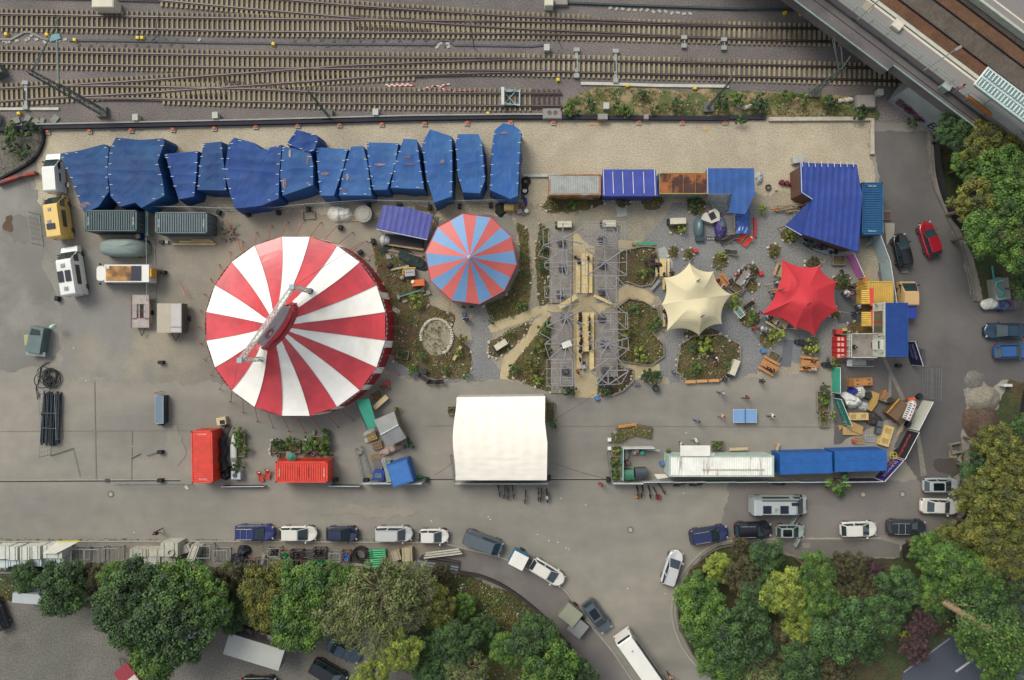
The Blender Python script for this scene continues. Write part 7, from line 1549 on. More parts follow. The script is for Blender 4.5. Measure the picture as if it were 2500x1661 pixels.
boxp(768,1055,0,'small grey bin box beside the stone ring planter',(.25,.45,.4),'8b918e','box','metal_box')
def bin_(px,py,h,l_):t=thing('waste_container',l_,'waste container',W(px,py,1.2)-Vector((0,0,1.2)),R(3),'large waste containers');MB().box((0,0,.6),(1.35,1.1,1.1),taper=1.05).build('body',M(h,.5,.08,1),t);MB().grid(lambda u,v:(-.7+1.4*u,-.6+1.2*v,1.17+.2*math.sin(math.pi*v)),4,8).build('lid',M(h,.4,.05,1),t);[MB().tube((x,-.62,1.2),(x,-.5,1.25),.04).build('handle',M('2c2e30',.6),t)for x in(-.4,.4)]
bin_(1533,1160,'3f7d62','large green waste container in the bin yard');bin_(1566,1156,'40494f','large dark grey waste container in the bin yard')
banner('green inner screen at the left of the bin yard',(1516,1090),(1515,1166),1.8,'4f9c86',side=-1);banner('white counter board at the top of the bin yard',(1518,1091),(1592,1090),1.6,'e0e0d8',name='white_board',cat='board');flat('grey_ramp',[(1563,1092),(1610,1098),(1610,1103),(1565,1097)],.9,'a9aaa6','grey board right of the white counter board','board',th=.05)
crumple('rubbish_bags','pale rubbish bags on a trolley in the bin yard','bags',1527,1108,.35,1.0,.7,M('b5bab4',.4,.3,4),0,4,fr=4);crumple('rubbish_bags','red and white bags beside the turquoise tub','bags',1551,1102,.65,.45,.6,M('cfc9c4',.5,.2,4,h2='9a4448',mix=(.5,.55)),0,6,fr=4);boxp(1532,1129,0,'brown cardboard box in the bin yard',(.5,.45,.4),'8a6a54','box','cardboard_box')
t=thing('turquoise_tub','turquoise round tub in the bin yard','tub',W(1566,1104));MB().cyl((0,0,0),.2,.5,14,.26).build('tub',M('2aa090',.5),t);MB().cyl((0,0,.5),.22,.02,12).build('lid',M('3ab8a4',.5),t)
for y in(1073,1094):boxp(1487,y,0,['upper','lower'][y>1080]+' of two white cube stools left of the planter',(.42,.42,.45),'e2dfd4','stool','cube_stool',lid='efece2')
o=flat('flat_awning',[(1661,1088),(1734,1088),(1734,1114),(1661,1114)],2.7,'efede2','white flat roof jutting from the long white container','roof');boxp(1697,1107,0,'pale green kiosk wall under the white flat roof',(3.2,.8,2.5),'b7cbbf','kiosk','kiosk_wall');tag(MB().box((*W(1790,1147,2.7)[:2],2.7),(7.2,.1,.06)).build('long_batten',wood('c9b8a0')),'pale batten lying along the rusty white container roof','batten')
for px,py,a,L_,l_,h in[(1530,1038,8,2.2,'orange bench along the top of the gravel planter','c98b4a'),(1683,932,2,1.25,'left orange bench segment below the large bed','d09a5c'),(1711,930,1,1.25,'middle orange bench segment below the large bed','d09a5c'),(1740,929,1,1.25,'right orange bench segment below the large bed','d09a5c'),(1800,1095,2,2.2,'pale bench in front of the long white container','c9b68c'),(1895,1090,70,.9,'short bench at the joint of white and blue containers','c0a878'),(1117,862,62,1.9,'pale bench of the curved seat round the fire circle','c9b48c'),(1598,697,48,1.6,'slatted grey bench right of the purple leaved bed','9a968e'),(1500,1054,50,.4,'small grey block at the planter corner','a09a94'),(1552,937,0,.8,'small dark grey bench beside the round bush','6e6a70')]:bench(px,py,a,l_,L=L_,h=h,Wd=.35)
t=thing('round_drum','dark round bin beside the round bush bed','bin',W(1599,948));MB().cyl((0,0,0),.38,.8,16).build('drum',M('3c4348',.5),t);MB().ring((0,0,.8),.35,.05,16).build('rim',M('1d2023',.5),t)
for px,py,l_ in[(1953,836,'pair of dark round pots left of the tall bright shrub'),(2019,891,'pair of dark round pots left of the golden shrub at the terrace'),(1037,907,'dark round bin above the black loungers')]:t=thing('round_bin',l_,'pot',W(px,py));MB().cyl((0,0,0),.36,.7,16).build('pot',M('22262b',.5),t);MB().cyl((-.5,.05,0),.28,.5,14).build('small_pot',M('2c3136',.5),t)
def planter(px,py,a,L_,W_,l_,h='8f8a7e',name='planter_box'):t=thing(name,l_,'planter',W(px,py),R(a),'planters');b=MB();[b.box((0,s*(W_/2),.25),(L_,.06,.5))for s in(-1,1)];[b.box((s*(L_/2),0,.25),(.06,W_,.5))for s in(-1,1)];b.build('side_boards',wood(h),t);MB().box((0,0,.2),(L_-.06,W_-.06,.38)).build('soil',G_soil,t);return t
PLN=[(1343,992,0,1.0,1.0,'upper planter at the right side of the white hall'),(1343,1014,0,.9,1.2,'lower planter at the right side of the white hall'),(1102,1002,0,.7,1.0,'planter at the upper left of the white hall'),(922,965,30,1.3,1.0,'left planter beside the red cube stool'),(939,944,30,1.0,.8,'right planter beside the red cube stool'),(985,866,-10,1.3,1.0,'small planter right of the big top edge'),(1750,1086,0,1.4,1.0,'planter beside the white flat roof'),(1886,873,-28,1.3,1.2,'rectangular planter with pale rim above the orange tables'),(1505,1100,0,1.1,1.0,'upper planter at the left of the bin yard'),(1503,1128,0,1.1,1.4,'middle planter at the left of the bin yard'),(1503,1158,0,1.1,1.4,'lower planter at the left of the bin yard'),(2044,637,0,1.4,1.1,'planter at the right end of the stage edge'),(2005,980,0,1.3,2.4,'upper planter left of the lower green banner'),(2009,1026,0,1.0,1.5,'lower planter left of the lower green banner'),(1798,706,-35,1.5,1.0,'planter between beige tent and long picnic table'),(590,1085,0,1.0,2.8,'planter strip right of the kayak'),(700,1090,0,3.5,1.4,'long planter left above the level red container'),(785,1085,0,2.0,2.0,'planter right above the level red container')]
for p in PLN:planter(*p)
t=flat('planter_gravel',[(1492,1060),(1510,1042),(1540,1034),(1592,1042),(1590,1072),(1545,1062),(1515,1082),(1495,1080)],.3,'6a5a40','curved raised planter above the bin yard','planter',th=.3)
random.seed(17)
def slabstack(px,py,w_,d_,h_,l_,c='d0d2c6',z=None,a=0):boxst=thing('panel_stack',l_,'panel stack',W(px,py,h_)-Vector((0,0,h_)),R(a),'stacked white building panels');b=MB();n=max(2,int(h_/.28));[b.box((random.uniform(-.02,.02),0,(k+.5)*h_/n),(w_,d_,h_/n*.93))for k in range(n)];b.build('panels',M(c,.8,.12,2,fine=5,finev=.1),boxst);b=MB();[b.box((x*w_*.3,0,h_+.012),(.05,d_+.04,.02))for x in(-1,1)];b.build('band',M('6f7674',.6),boxst)
for k,(x,y,w_,h_)in enumerate([(2,1350,1.7,1.6),(30,1352,1.15,1.7),(60,1352,1.1,1.8),(85,1350,1.15,1.7),(128,1348,2.2,1.9)]):slabstack(x,y,w_,1.5,h_,['back row panel stack at the left edge','back row panel stack, second from the left','back row panel stack, third from the left','back row panel stack left of the white sloping board','back row panel stack under the white sloping board'][k])
for k,(x,y,w_,h_)in enumerate([(3,1377,1.6,1.2),(33,1374,1.2,1.2),(61,1376,1.2,1.4),(88,1374,1.2,1.4),(112,1374,1.1,.9),(138,1372,1.6,1.5)]):slabstack(x,y,w_,.9,h_,'front row panel stack, '+['leftmost by the picture edge','second from the left','third from the left','fourth from the left','low flat one fifth from the left','rightmost and tall'][k],'c6d2d0')
flat('sloping_board',[(104,1352),(140,1322),(196,1321),(150,1345),(136,1352)],2.2,'e2e0cc','white and yellow printed board sloping over the panel stacks','board',th=.04);flat('yellow_banner',[(141,1321),(196,1320),(190,1323),(139,1324)],2.25,'d9cf52','yellow stripe along the top of the sloping board','stripe',th=.03)
for k,(x,y,w_,d_,h_,a,c)in enumerate([(336,1352,1.9,1.0,1.3,0,'b5b3a4'),(334,1372,1.8,.9,1.0,0,'aaa899'),(373,1350,1.8,.9,1.2,0,'c0bda9'),(371,1370,1.9,1.3,1.1,0,'b9b8ac'),(413,1343,2.0,1.6,2.0,0,'c3c1b0'),(411,1372,1.7,1.0,.9,0,'b0ae9f'),(448,1343,1.5,.9,1.2,20,'b5b2a4'),(470,1353,.9,2.0,1.4,-20,'c9c6b6')]):slabstack(x,y,w_,d_,h_,'pale concrete block stack, '+['upper left of the middle pile','lower left of the middle pile','upper second of the middle pile','flat wide one low in the middle pile','tall one with a round ring on top','lower one under the round ring','tilted one right of the round ring','long one leaning at the right'][k],c,a=a)
o=MB().ring((*W(417,1350,2.1)[:2],2.1),.36,.08,18).build('concrete_ring',M('bcb8a4',.8));tag(o,'round concrete ring on the tall pale block stack','ring')
def cage(px,py,w_,d_,h_,c,l_,fill=None,fc='2a2c30',a=0,nm='storage_cage'):
 t=thing(nm,l_,'crate',W(px,py),R(a),'crates and cages of the storage strip');b=MB()
 for x in(-w_/2,w_/2):
  for y in(-d_/2,d_/2):b.tube((x,y,0),(x,y,h_),.05,4)
 for z in(.1,h_):
  for s in(-1,1):b.tube((-w_/2,s*d_/2,z),(w_/2,s*d_/2,z),.05,4);b.tube((s*w_/2,-d_/2,z),(s*w_/2,d_/2,z),.05,4)
 for k in range(1,5):b.tube((-w_/2+k*w_/5,-d_/2,h_*.5),(-w_/2+k*w_/5,d_/2,h_*.5),.02,3)
 b.build('cage_bars',M(c,.6,.1,2),t);
 if fill=='pipes':b=MB();[b.tube((-w_*.45,random.uniform(-.4,.4)*d_,.2+.1*k),(w_*.45,random.uniform(-.4,.4)*d_,.3+.1*k),.07,6)for k in range(7)];b.build('contents',M(fc,.5,.2,2),t)
 elif fill:b=MB();[b.sphere((random.uniform(-.38,.38)*w_,random.uniform(-.38,.38)*d_,random.uniform(.3,h_*.9)),random.uniform(.09,.18),7,4)for k in range(26)];b.build('contents',M(fc,.5,.35,4),t)
C_='9aa3a2'
for a_ in[(205,1350,1.5,1.6,1.2,C_,'empty steel rack right of the sloping board'),(240,1352,1.6,1.8,1.3,C_,'steel rack with slanting trays, second right of the sloping board'),(285,1350,1.9,1.8,1.2,'8f9494','steel rack on the grey plates left of the pale block pile'),(508,1340,1.6,1.4,1.3,C_,'steel cage above the right end of the pale block pile'),(548,1352,1.6,1.5,1.2,C_,'steel cage left of the black cable heap'),(618,1372,1.2,1.1,.9,'7b5a48','wooden crate with a grey bin, lower left','x','3c4248'),(648,1370,1.3,1.1,.9,'8f8468','wooden crate with pale boards, lower middle',None),(675,1343,1.4,1.0,1.0,'9f9c8c','pale crate full of black pipe stubs','x','1f2126'),(702,1352,1.15,.95,.9,'a07c4c','upper crate of green fittings','x','1f8a62'),(702,1372,1.15,.95,.8,'a07c4c','lower crate of green fittings','x','1f7a58'),(729,1350,1.4,1.0,1.0,'4c3a3a','dark crate with orange and black parts','x','2a2c30'),(729,1372,1.2,.9,.9,'8a6a50','lower dark crate with one green cap','x','25282a'),(756,1352,1.3,1.0,.9,'5a5656','upper crate of curved black pipes','pipes','3c3e42'),(757,1372,1.4,.9,.8,'5a5656','lower crate of curved black pipes','pipes','3c3e42'),(784,1345,1.4,1.0,1.0,'4a4648','dark crate full of shiny black caps','x','1a1a20'),(786,1368,1.3,.7,.7,'6a5a54','crate with green rings half under the tree','x','1f7a58'),(822,1355,1.3,1.0,1.0,C_,'steel frame trolley left of the rusty crate'),(848,1355,.95,1.3,1.0,'7a4a34','rusty crate with a bright blue bag','x','2a6fb0')]:cage(*a_)
for a_ in[('black_cable_heap','upper black cable heap behind the crates',598,1343,.9,.6,.9),('black_cable_heap','large black cable heap left of the crates',585,1365,1.2,.7,.9),]:crumple(a_[0],a_[1],'cable heap',*a_[2:],M('1d1d26',.6,.4,4,h2='3c4048',mix=(.5,.55)),0,5,fr=4)
pallet(646,1342,-28,'grey pallet leaning beside the upper black cable heap','9a9080');tag(MB().box((*W(645,1362)[:2],.5),(.35,1.3,.08),R(-15)).build('grey_plank',M('8a9698',.6)),'grey plank over the wooden crate with pale boards','plank');tag(MB().box((*W(678,1357)[:2],.7),(1.4,.35,.08),R(-10)).build('grey_plank',M('8a9698',.6)),'grey plank below the pale crate','plank')
t=thing('cable_coil','big coil of black pipe right of the rusty crate','pipe coil',W(883,1350));[MB().ring((0,0,.1+.1*k),.62+.11*(k%4),.055,26).build('turn',M('2e2a30',.6,.1,2),t)for k in range(9)]
for y,l_,n in((1350,'upper bundle of bright green pipes',8),(1372,'lower bundle of bright green pipes',9)):
 t=thing('green_pipe_bundle',l_,'pipe bundle',W(920 if y<1360 else 915,y),R(4));b=MB();[b.tube((-1.25+random.uniform(0,.25),-.38+(k%4)*.25,.15+.22*(k//4)),(1.15,-.38+(k%4)*.25,.15+.22*(k//4)),.12,9)for k in range(n)];b.build('pipes',M('18a86a',.4,.08,1),t);MB().box((-.5,0,.55),(.06,1.1,.04)).build('strap',M('16543c',.6),t)
slabstack(967,1358,1.0,1.1,.9,'left stack of yellowish paving stones','b5a888',a=16);slabstack(994,1355,1.2,1.6,1.0,'right stack of yellowish paving stones','bdb08e',a=2)
t=thing('beam_stack','long grey steel beams at the right end of the storage strip','beams',W(1068,1372),R(-9));[MB().box((.1*k,-.45+.32*k,.3),(5.2-.2*k,.2,.3)).build('beam',M('8d9398' if k<2 else '4a4446',.5,.1,1),t)for k in range(4)]
t=thing('plank_stack','long cream planks slanting over the grey steel beams','planks',W(1082,1345),R(7));[MB().box((0,-.35+.28*k,.75),(4.6-.3*k,.17,.12)).build('plank',M('c9c6b4',.7),t)for k in range(3)]
boxp(746,1388,-8,'white slotted box half under the fresh green tree',(.9,.7,1.0),'cfd2c6','box','white_box');bench(880,1378,-5,'pale low board beside the lower green pipes',L=2.0,h='b9b6a6',hgt=.2)
kerb('steel_rail',[(-50,1398),(120,1394)],.2,.4,M('6c7478',.6),'grey guard rail under the left panel stacks','rail')
kerb('barrier_net',[(0,452),(60,432),(95,425)],.35,.8,M('a5483c',.8,.3,3,h2='5a5650',mix=(.5,.55)),'red barrier netting at the left edge','barrier')
tag(MB().add([tuple(W(x,y,.05))for x,y in((449,1187),(455,1182),(461,1194),(455,1196))],[(0,1,2,3)]).build('warning_sign',M('d9c9c4',.6)),'red rimmed warning sign lying on the road below the upright red container','sign')
for k,(a_,c_)in enumerate([((1112,1030),(1118,1000)),((1360,1020),(1455,960)),((1345,1128),(1480,1170)),((1060,1160),(1105,1130))]):rod([a_,((a_[0]+c_[0])/2,(a_[1]+c_[1])/2+3),c_],.03,2.4,['short rope at the upper left of the white hall','thin cable from the white hall to the sand path','thin cable from the white hall to the bin yard','thin cable from the blue tilted box to the white hall'][k],'overhead_cable','cable','4a4440')
def body_mesh(pose):
 V,E,Rr=[],[],[]
 def v(p,r,par=None):
  V.append(p);Rr.append(r);i=len(V)-1
  if par is not None:E.append((par,i))
  return i
 sit=pose=='sit';hz=.52 if sit else.93
 pel=v((0,0,hz),.15);ch=v((.03,0,hz+.30),.15,pel);sh=v((.03,0,hz+.46),.10,ch);nk=v((.04,0,hz+.56),.055,sh);hd=v((.06,0,hz+.68),.095,nk);v((.06,0,hz+.79),.085,hd)
 for s in(-1,1):
  s1=v((.03,s*.19,hz+.45),.065,sh)
  if pose=='walk':el,wr=(.03-s*.12,s*.25,hz+.18),(.12-s*.22,s*.24,hz-.06)
  elif sit:el,wr=(.12,s*.24,hz+.20),(.36,s*.15,hz+.18)
  else:el,wr=(.0,s*.25,hz+.17),(.10,s*.24,hz-.07)
  e=v(el,.045,s1);w_=v(wr,.028,e);d=(Vector(wr)-Vector(el)).normalized();pm=v(tuple(Vector(wr)+d*.06),.03,w_);sd=Vector((1,0,0))if abs(d.x)<.7 else Vector((0,1,0))
  for k,L in enumerate((.07,.085,.08,.065)):
   q=Vector(wr)+d*.09+sd*(k-1.5)*.021;f=v(tuple(q),.009,pm);v(tuple(q+d*L*.6+Vector((0,-s*.01,-.01))),.008,f)
  th=v(tuple(Vector(wr)+d*.03+sd*.045),.011,w_);v(tuple(Vector(wr)+d*.07+sd*.065),.009,th)
  hp=v((0,s*.1,hz-.05),.10,pel)
  if sit:kn,an,to=(.42,s*.13,.5),(.40,s*.13,.09),(.54,s*.14,.05)
  elif pose=='walk':kn,an,to=(.06+s*.14,s*.10,.50),(-.02+s*.26,s*.10,.10),(.14+s*.26,s*.11,.05)
  else:kn,an,to=(.02,s*.11,.50),(0,s*.11,.09),(.15,s*.12,.05)
  k_=v(kn,.07,hp);a=v(an,.045,k_);v(to,.04,a)
 me=bpy.data.meshes.new('person');me.from_pydata(V,E,[]);o=bpy.data.objects.new('tmp',me);col.objects.link(o)
 o.modifiers.new('s','SKIN');
 for i,sv in enumerate(me.skin_vertices[0].data):sv.radius=(Rr[i],Rr[i]);sv.use_root=i==0
 m=o.modifiers.new('b','SUBSURF');m.levels=1
 dg=bpy.context.evaluated_depsgraph_get();dg.update();me2=bpy.data.meshes.new_from_object(o.evaluated_get(dg));bpy.data.objects.remove(o)
 me2.name='person_'+pose;me2.materials.clear()
 for k in range(3):me2.materials.append(M('c99a7e',.6))
 for p in me2.polygons:
  c=p.center;p.use_smooth=True;arm=abs(c.y)>.2 or(sit and c.x>.26 and c.z>hz+.1)
  low=c.z<hz-.0 or(sit and c.z<hz+.06)
  if c.z>hz+.5:p.material_index=0
  elif arm and(c.z<hz+.12 or(sit and c.x>.2)):p.material_index=0 if not(sit and c.z<hz+.05)else 2
  elif low:p.material_index=2
  else:p.material_index=1
 return me2,hz
BM_={}
for q in('stand','walk','sit'):BM_[q]=body_mesh(q)
def hairmesh(hz):
 b=MB();b.sphere((.05,0,hz+.765),(.115,.105,.10),12,6);b.sphere((-.0,0,hz+.70),(.085,.095,.12),10,6);me=bpy.data.meshes.new('hair');me.from_pydata(b.v,[],b.f);me.materials.append(M('2a1e18',.8));return me
def facemesh(hz):
 b=MB();b.sphere((.165,0,hz+.70),(.02,.014,.02),6,4);[b.sphere((.145,s*.035,hz+.73),(.012,.014,.01),6,4)for s in(-1,1)];b.box((.148,0,hz+.655),(.012,.045,.01));[b.sphere((.06,s*.105,hz+.70),(.02,.014,.03),6,4)for s in(-1,1)];me=bpy.data.meshes.new('face');me.from_pydata(b.v,[],b.f);me.materials.append(M('8d5c4c',.6));return me
HM={q:(hairmesh(BM_[q][1]),facemesh(BM_[q][1]))for q in BM_}
def person(px,py,a,pose,shirt,legs,hair,label,z=0.0,s=1.0,group=None):
 c=W(px,py,z+(.9 if pose=='sit' else 1.2));t=thing('person',label,'person',(c.x,c.y,z),R(a),group);t.scale=(s*1.06,)*3
 for nm,me,mt in(('body',BM_[pose][0],None),('hair',HM[pose][0],hair),('face',HM[pose][1],None)):
  o=bpy.data.objects.new(nm,me);col.objects.link(o);o.parent=t
  if mt:setmat(o,0,M(mt,.8))
  if nm=='body':setmat(o,1,M(shirt,.8));setmat(o,2,M(legs,.8))
zb=lambda x,y:(1310+x/6.53,740+y/6.53)
K_='22202a'
G_='diners at the lower long table'
for x,y,a,sh,lg,hr,l_ in[(685,180,0,'4a3038',K_,'3a2018','diner at the top of the left side, brown haired in a dark top'),(685,240,0,'2a2c34',K_,'241a18','diner second on the left side in black'),(665,305,0,'2c2a38',K_,'241a1c','diner third on the left side, leaning back'),(690,410,0,'bccbd2','3f5f86','4a3a30','diner on the left side in a white and blue top'),(692,510,0,'a84a4c',K_,'2e2220','diner on the left side in a red top'),(712,590,0,'3a2c34',K_,'1d1614','dark haired diner sixth on the left side'),(695,640,0,'2c2028',K_,'17120f','diner with long black hair seventh on the left side'),(690,702,0,'c9c4c4','1a1a22','3a2a24','diner on the left side in a pale top above black trousers'),(688,768,0,'17181f','15161c','231a18','diner at the lower end of the left side all in black'),(845,250,180,'5a3444',K_,'3a2420','diner at the top of the right side in purple'),(850,350,180,'23242e',K_,'1a1614','diner second on the right side in black'),(845,412,180,'1c1c26',K_,'1a1412','diner third on the right side in black'),(845,490,180,'dcdfe0','2c2e3a','211a18','diner on the right side in a white shirt'),(842,560,180,'a3a8a8',K_,'57483c','diner on the right side in a grey shirt'),(850,635,180,'9a5a7c',K_,'8a5a3a','diner on the right side in a pink top'),(860,712,180,'2a2028',K_,'201612','diner at the lower end of the right side')]:person(*zb(x,y),a,'sit',sh,lg,hr,l_,group=G_)
for a_ in[(1404,628,0,'sit','1f1c26',K_,'1a1614','person in black at the left of the upper long table'),(1412,640,0,'sit','2b3a4c',K_,'2a201c','person in dark blue below the one in black at the upper long table'),(1437,631,180,'sit','3a2426',K_,'2a1612','brown haired person on the right of the upper long table'),(1417,878,190,'stand','15161c',K_,'1a1614','person in black standing at the pram'),(1410,909,20,'stand','d0282c','3a2a2c','5a3a2c','person in bright red beside the lower long bench'),(1620,670,0,'sit','1a1822',K_,'17141a','dark haired person left at the pale picnic table'),(1644,667,180,'sit','3a2a2c',K_,'2a1a14','person right at the pale picnic table'),(1621,760,0,'sit','1d1a24',K_,'17141a','person in black on the lower left yellow bench'),(1624,775,0,'sit','7f9ab8','2a3a50','5a3a30','person in pale blue on the lower left yellow bench'),(1752,684,-50,'sit','15161c',K_,'17141a','person in black at the brown picnic table by the beige tent'),(1765,700,130,'sit','e0e2e2','2a2c3a','4a3428','person in white at the brown picnic table by the beige tent'),(1805,661,-35,'sit','dfe3ea','3a3c4a','3a2820','person in white upper left at the long picnic table'),(1797,669,-35,'sit','d98a94','3a3c4a','8a5a40','person in pink at the long picnic table'),(1784,684,-35,'sit','1c222c',K_,'17141a','person in black at the lower left of the long picnic table'),(1829,675,145,'sit','e0e4ea','2c2e3a','3a2820','person in white upper right at the long picnic table'),(1818,691,145,'sit','d5dae2','2c2e3a','3a2820','person in white lower right at the long picnic table'),(1842,733,180,'walk','d8a08c','d9d3cf','6a3a28','child in a peach top walking right of the yellow green shrub',0,.72),(1856,765,160,'walk','2a3f8a','26304c','2a2020','person in blue at the left tip of the red tent'),(1843,803,0,'stand','b0202a','5a2a2c','3a2420','person in deep red left of the white shirted one'),(1861,803,180,'stand','ecebe2','23242c','c9a868','fair haired person in white in the group of three'),(1871,806,180,'stand','9ab8d2','b9c4cc','5a4030','person in pale blue in the group of three'),(1874,773,-30,'sit','a9c0dc','3a4c78','4a3428','person in light blue at the table under the red tent edge'),(1884,778,150,'sit','15161c',K_,'17141a','person in black at the table under the red tent edge'),(1897,788,150,'sit','e3e3e0','2a2c3a','3a2820','person in white at the table under the red tent edge'),(1905,794,150,'sit','9aa0a6',K_,'6a6a6a','grey haired person at the table under the red tent edge'),(1886,723,0,'sit','5a7aa8','2c3448','3a2820','person in blue at the left rim of the red tent'),(1893,690,0,'sit','2a2c34',K_,'c9b8a0','person in dark clothes at the upper left rim of the red tent'),(1877,901,60,'sit','17181c',K_,'17141a','left person in black at the orange brown table nearest the large planter'),(1887,906,120,'sit','1a1b20',K_,'17141a','right person in black at the orange brown table nearest the large planter'),(1986,882,-95,'sit','23264a',K_,'2a2020','person in navy at the orange brown table with drinks'),(1988,903,90,'sit','e3e1d8','7fa0b4','d0c4a8','fair person in white at the orange brown table with drinks'),(1968,899,90,'sit','1c1c22',K_,'17141a','person in black at the orange brown table with drinks'),(2065,714,-30,'stand','dfe3e4','24424c','d8d3c4','person in white with teal trousers before the bar'),(2072,720,150,'stand','c9cdd4','3a3c4c','8a6a50','person in pale grey before the bar'),(2081,718,180,'stand','9a3a94','2a2c38','3a2420','person in purple before the bar'),(2083,700,0,'stand','14141c',K_,'14141a','person in black beside the orange stall'),(2098,748,0,'stand','a9c4d6','2c5058','4a3a30','person in pale blue at the wooden counter'),(2089,765,0,'stand','1b1c22',K_,'2a2020','person in black at the small white table by the bar'),(2088,848,180,'sit','15161b',K_,'14141a','person in black sitting on the roof terrace',2.6),(1764,960,150,'walk','7f7a9c','3a3c4c','d0c8b0','fair haired person in lilac walking below the orange bench segments'),(1825,971,180,'walk','7a2a38','5a2430','3a2420','person in maroon above the table tennis table'),(1764,1017,0,'walk','e3b4a4','b0404c','4a2c24','player in pink left of the table tennis table'),(1704,1028,-30,'walk','5a7894','1e2c50','2a201e','person in blue walking towards the table tennis table'),(1887,1016,180,'walk','eceae2','2c2c34','17141a','player in white right of the table tennis table'),(1700,1076,180,'walk','eeeeea','3a6a8a','d9cfb8','person in white above the white flat roof'),(1663,1085,0,'stand','dadada','24242c','2a2020','person in white beside the corner of the white flat roof'),(1645,910,20,'stand','7a7484','4a3c40','5a4038','person in grey at the left rim of the large bed'),(1770,928,90,'sit','17171c',K_,'14141a','person in black at the right end of the orange bench segments'),(1746,873,-60,'stand','23264c','2c2e44','e9e4d8','person in navy with white hair inside the large bed'),(1747,884,-90,'sit','d87ab0','8a2a6a','4a2c24','child in pink and magenta inside the large bed',0,.8),(1727,870,0,'sit','d9a4a4','a06a6a','e0b8b0','child in pale pink at the bright shrub in the large bed',0,.7),(1130,749,-90,'stand','5a4a50','3a3038','6a3a3c','person in dusky brown under the lower edge of the small round tent'),(1151,749,-90,'stand','13141a',K_,'14141a','person in black under the lower edge of the small round tent'),(1132,780,0,'sit','e9eae6','3a3c4a','23201e','person in white sitting on the slate gravel path'),(1142,780,180,'sit','5a6a80','3a4458','4a4038','person in grey blue sitting on the slate gravel path'),(380,1302,35,'walk','1a1a20','17171c','2a2020','person in black walking on the road left of the parked cars'),(1637,1654,-70,'walk','c08a70','2a2428','3a2820','person walking at the lower edge of the lane'),(1467,1183,-90,'stand','b8232f','4a2024','7a2a2c','person in red standing at the gateway by the bin yard'),(1861,931,0,'stand','14151c','14151c','14141a','person in black with a wide dark coat on the asphalt'),(2345,213,35,'walk','c98a94','6a5a70','2a2020','person in pink stripes walking on the platform',6.5)]:person(*a_)
t=thing('pram','grey pram at the lower end of the long table','pram',W(1424,893),R(-85));MB().box((0,0,.6),(.8,.42,.3),taper=1.1).build('basket',M('3c4152',.6),t);MB().box((.1,0,.78),(.45,.36,.05)).build('blanket',M('c9ccd4',.7),t);MB().tube((-.45,-.2,.9),(-.45,.2,.9),.03).build('handle',M('222222',.5),t);[MB().ring((x,y,.13),.1,.03,10,'Y').build('wheel',tyre,t)for x in(-.35,.35)for y in(-.22,.22)]
boxp(1133,768,20,'small blue crate at the foot of the slate gravel path',(.5,.5,.35),'4a6a9c','crate','crate')
PALS=[('38542a','4a6830','2b4426'),('4c6e2a','64842f','395a26'),('626828','7a7b2e','4a5226'),('7c8f33','97a43e','5f7230'),('66743e','7f8950','4f5c34'),('4a472a','57502e','3e4428'),('4a3336','573a3e','3a3430'),('3d5c2c','4f7236','2f4a28')]
LM=[[M(h,.7,.32,.5,f=.74)for h in p]for p in PALS]
bark=M('6a5c4a',.9,.2,3);barkp=M('a89a7c',.9,.15,3)
def crown_mesh(seed,Rr,Hh,nc,nl,ls,narrow=1.0):
 rnd=random.Random(seed);random.seed(seed);b=MB();tips=[]
 for k in range(nc):
  a=rnd.uniform(0,6.283);q=math.sqrt(rnd.random());lob=1+.28*noise.noise(Vector((math.cos(a)*1.3,math.sin(a)*1.3,seed)))
  r=Rr*q*lob*.84;z=Hh*(math.sqrt(max(0,1-q*q*.8))*rnd.uniform(.45,1.0));c=Vector((r*math.cos(a),r*math.sin(a),z));tips.append(c)
  cr=Rr*rnd.uniform(.10,.22);m=rnd.choice((0,0,1,1,2));sx,sy=rnd.uniform(.8,1.3),rnd.uniform(.8,1.3)
  for j in range(int(nl*(cr/(Rr*.17))**2)):
   d=Vector((rnd.gauss(0,1),rnd.gauss(0,1),abs(rnd.gauss(0,1))*.9-.25)).normalized();rr=cr*(rnd.random()**.35)*rnd.uniform(.75,1.15)
   p=c+Vector((d.x*rr*sx,d.y*rr*sy,d.z*rr*.75));nrm=d+Vector((rnd.uniform(-.6,.6),rnd.uniform(-.6,.6),rnd.uniform(-.1,.8)))
   b.leaf(p,nrm,ls*rnd.uniform(.7,1.35),m if rnd.random()<.8 else rnd.randrange(3))
 me=bpy.data.meshes.new('crown');me.from_pydata([tuple(v)for v in b.v],[],b.f)
 for k in range(3):me.materials.append(LM[0][k])
 me.polygons.foreach_set('material_index',b.m);return me,tips
def trunk_mesh(tips,h,Rr,r0,mat,twigs):
 b=MB();b.tube((0,0,-h),(0,0,.2),r0,8,r0*.6);rnd=random.Random(len(tips))
 for c in tips[:twigs]:
  mid=c*.5+Vector((0,0,.3));b.tube((0,0,-h*.25*rnd.random()),mid,r0*.38,5,r0*.22);b.tube(mid,c,r0*.22,4,.02)
  for k in range(3):b.tube(c*rnd.uniform(.7,1),c+Vector((rnd.uniform(-1,1),rnd.uniform(-1,1),rnd.uniform(.1,.6)))*Rr*.25,.03,3,.01)
 me=bpy.data.meshes.new('trunk');me.from_pydata([tuple(v)for v in b.v],[],b.f);me.materials.append(mat);return me
TV=[]
for sd in range(6):
 me,tips=crown_mesh(100+sd,4.0,2.9,130,120,.25);TV.append((me,trunk_mesh(tips,4.5,4,.28,bark,22)))
for sd in range(2):
 me,tips=crown_mesh(300+sd,4.0,2.6,110,70,.22);TV.append((me,trunk_mesh(tips,4.5,4,.22,barkp,40)))
SV=[]
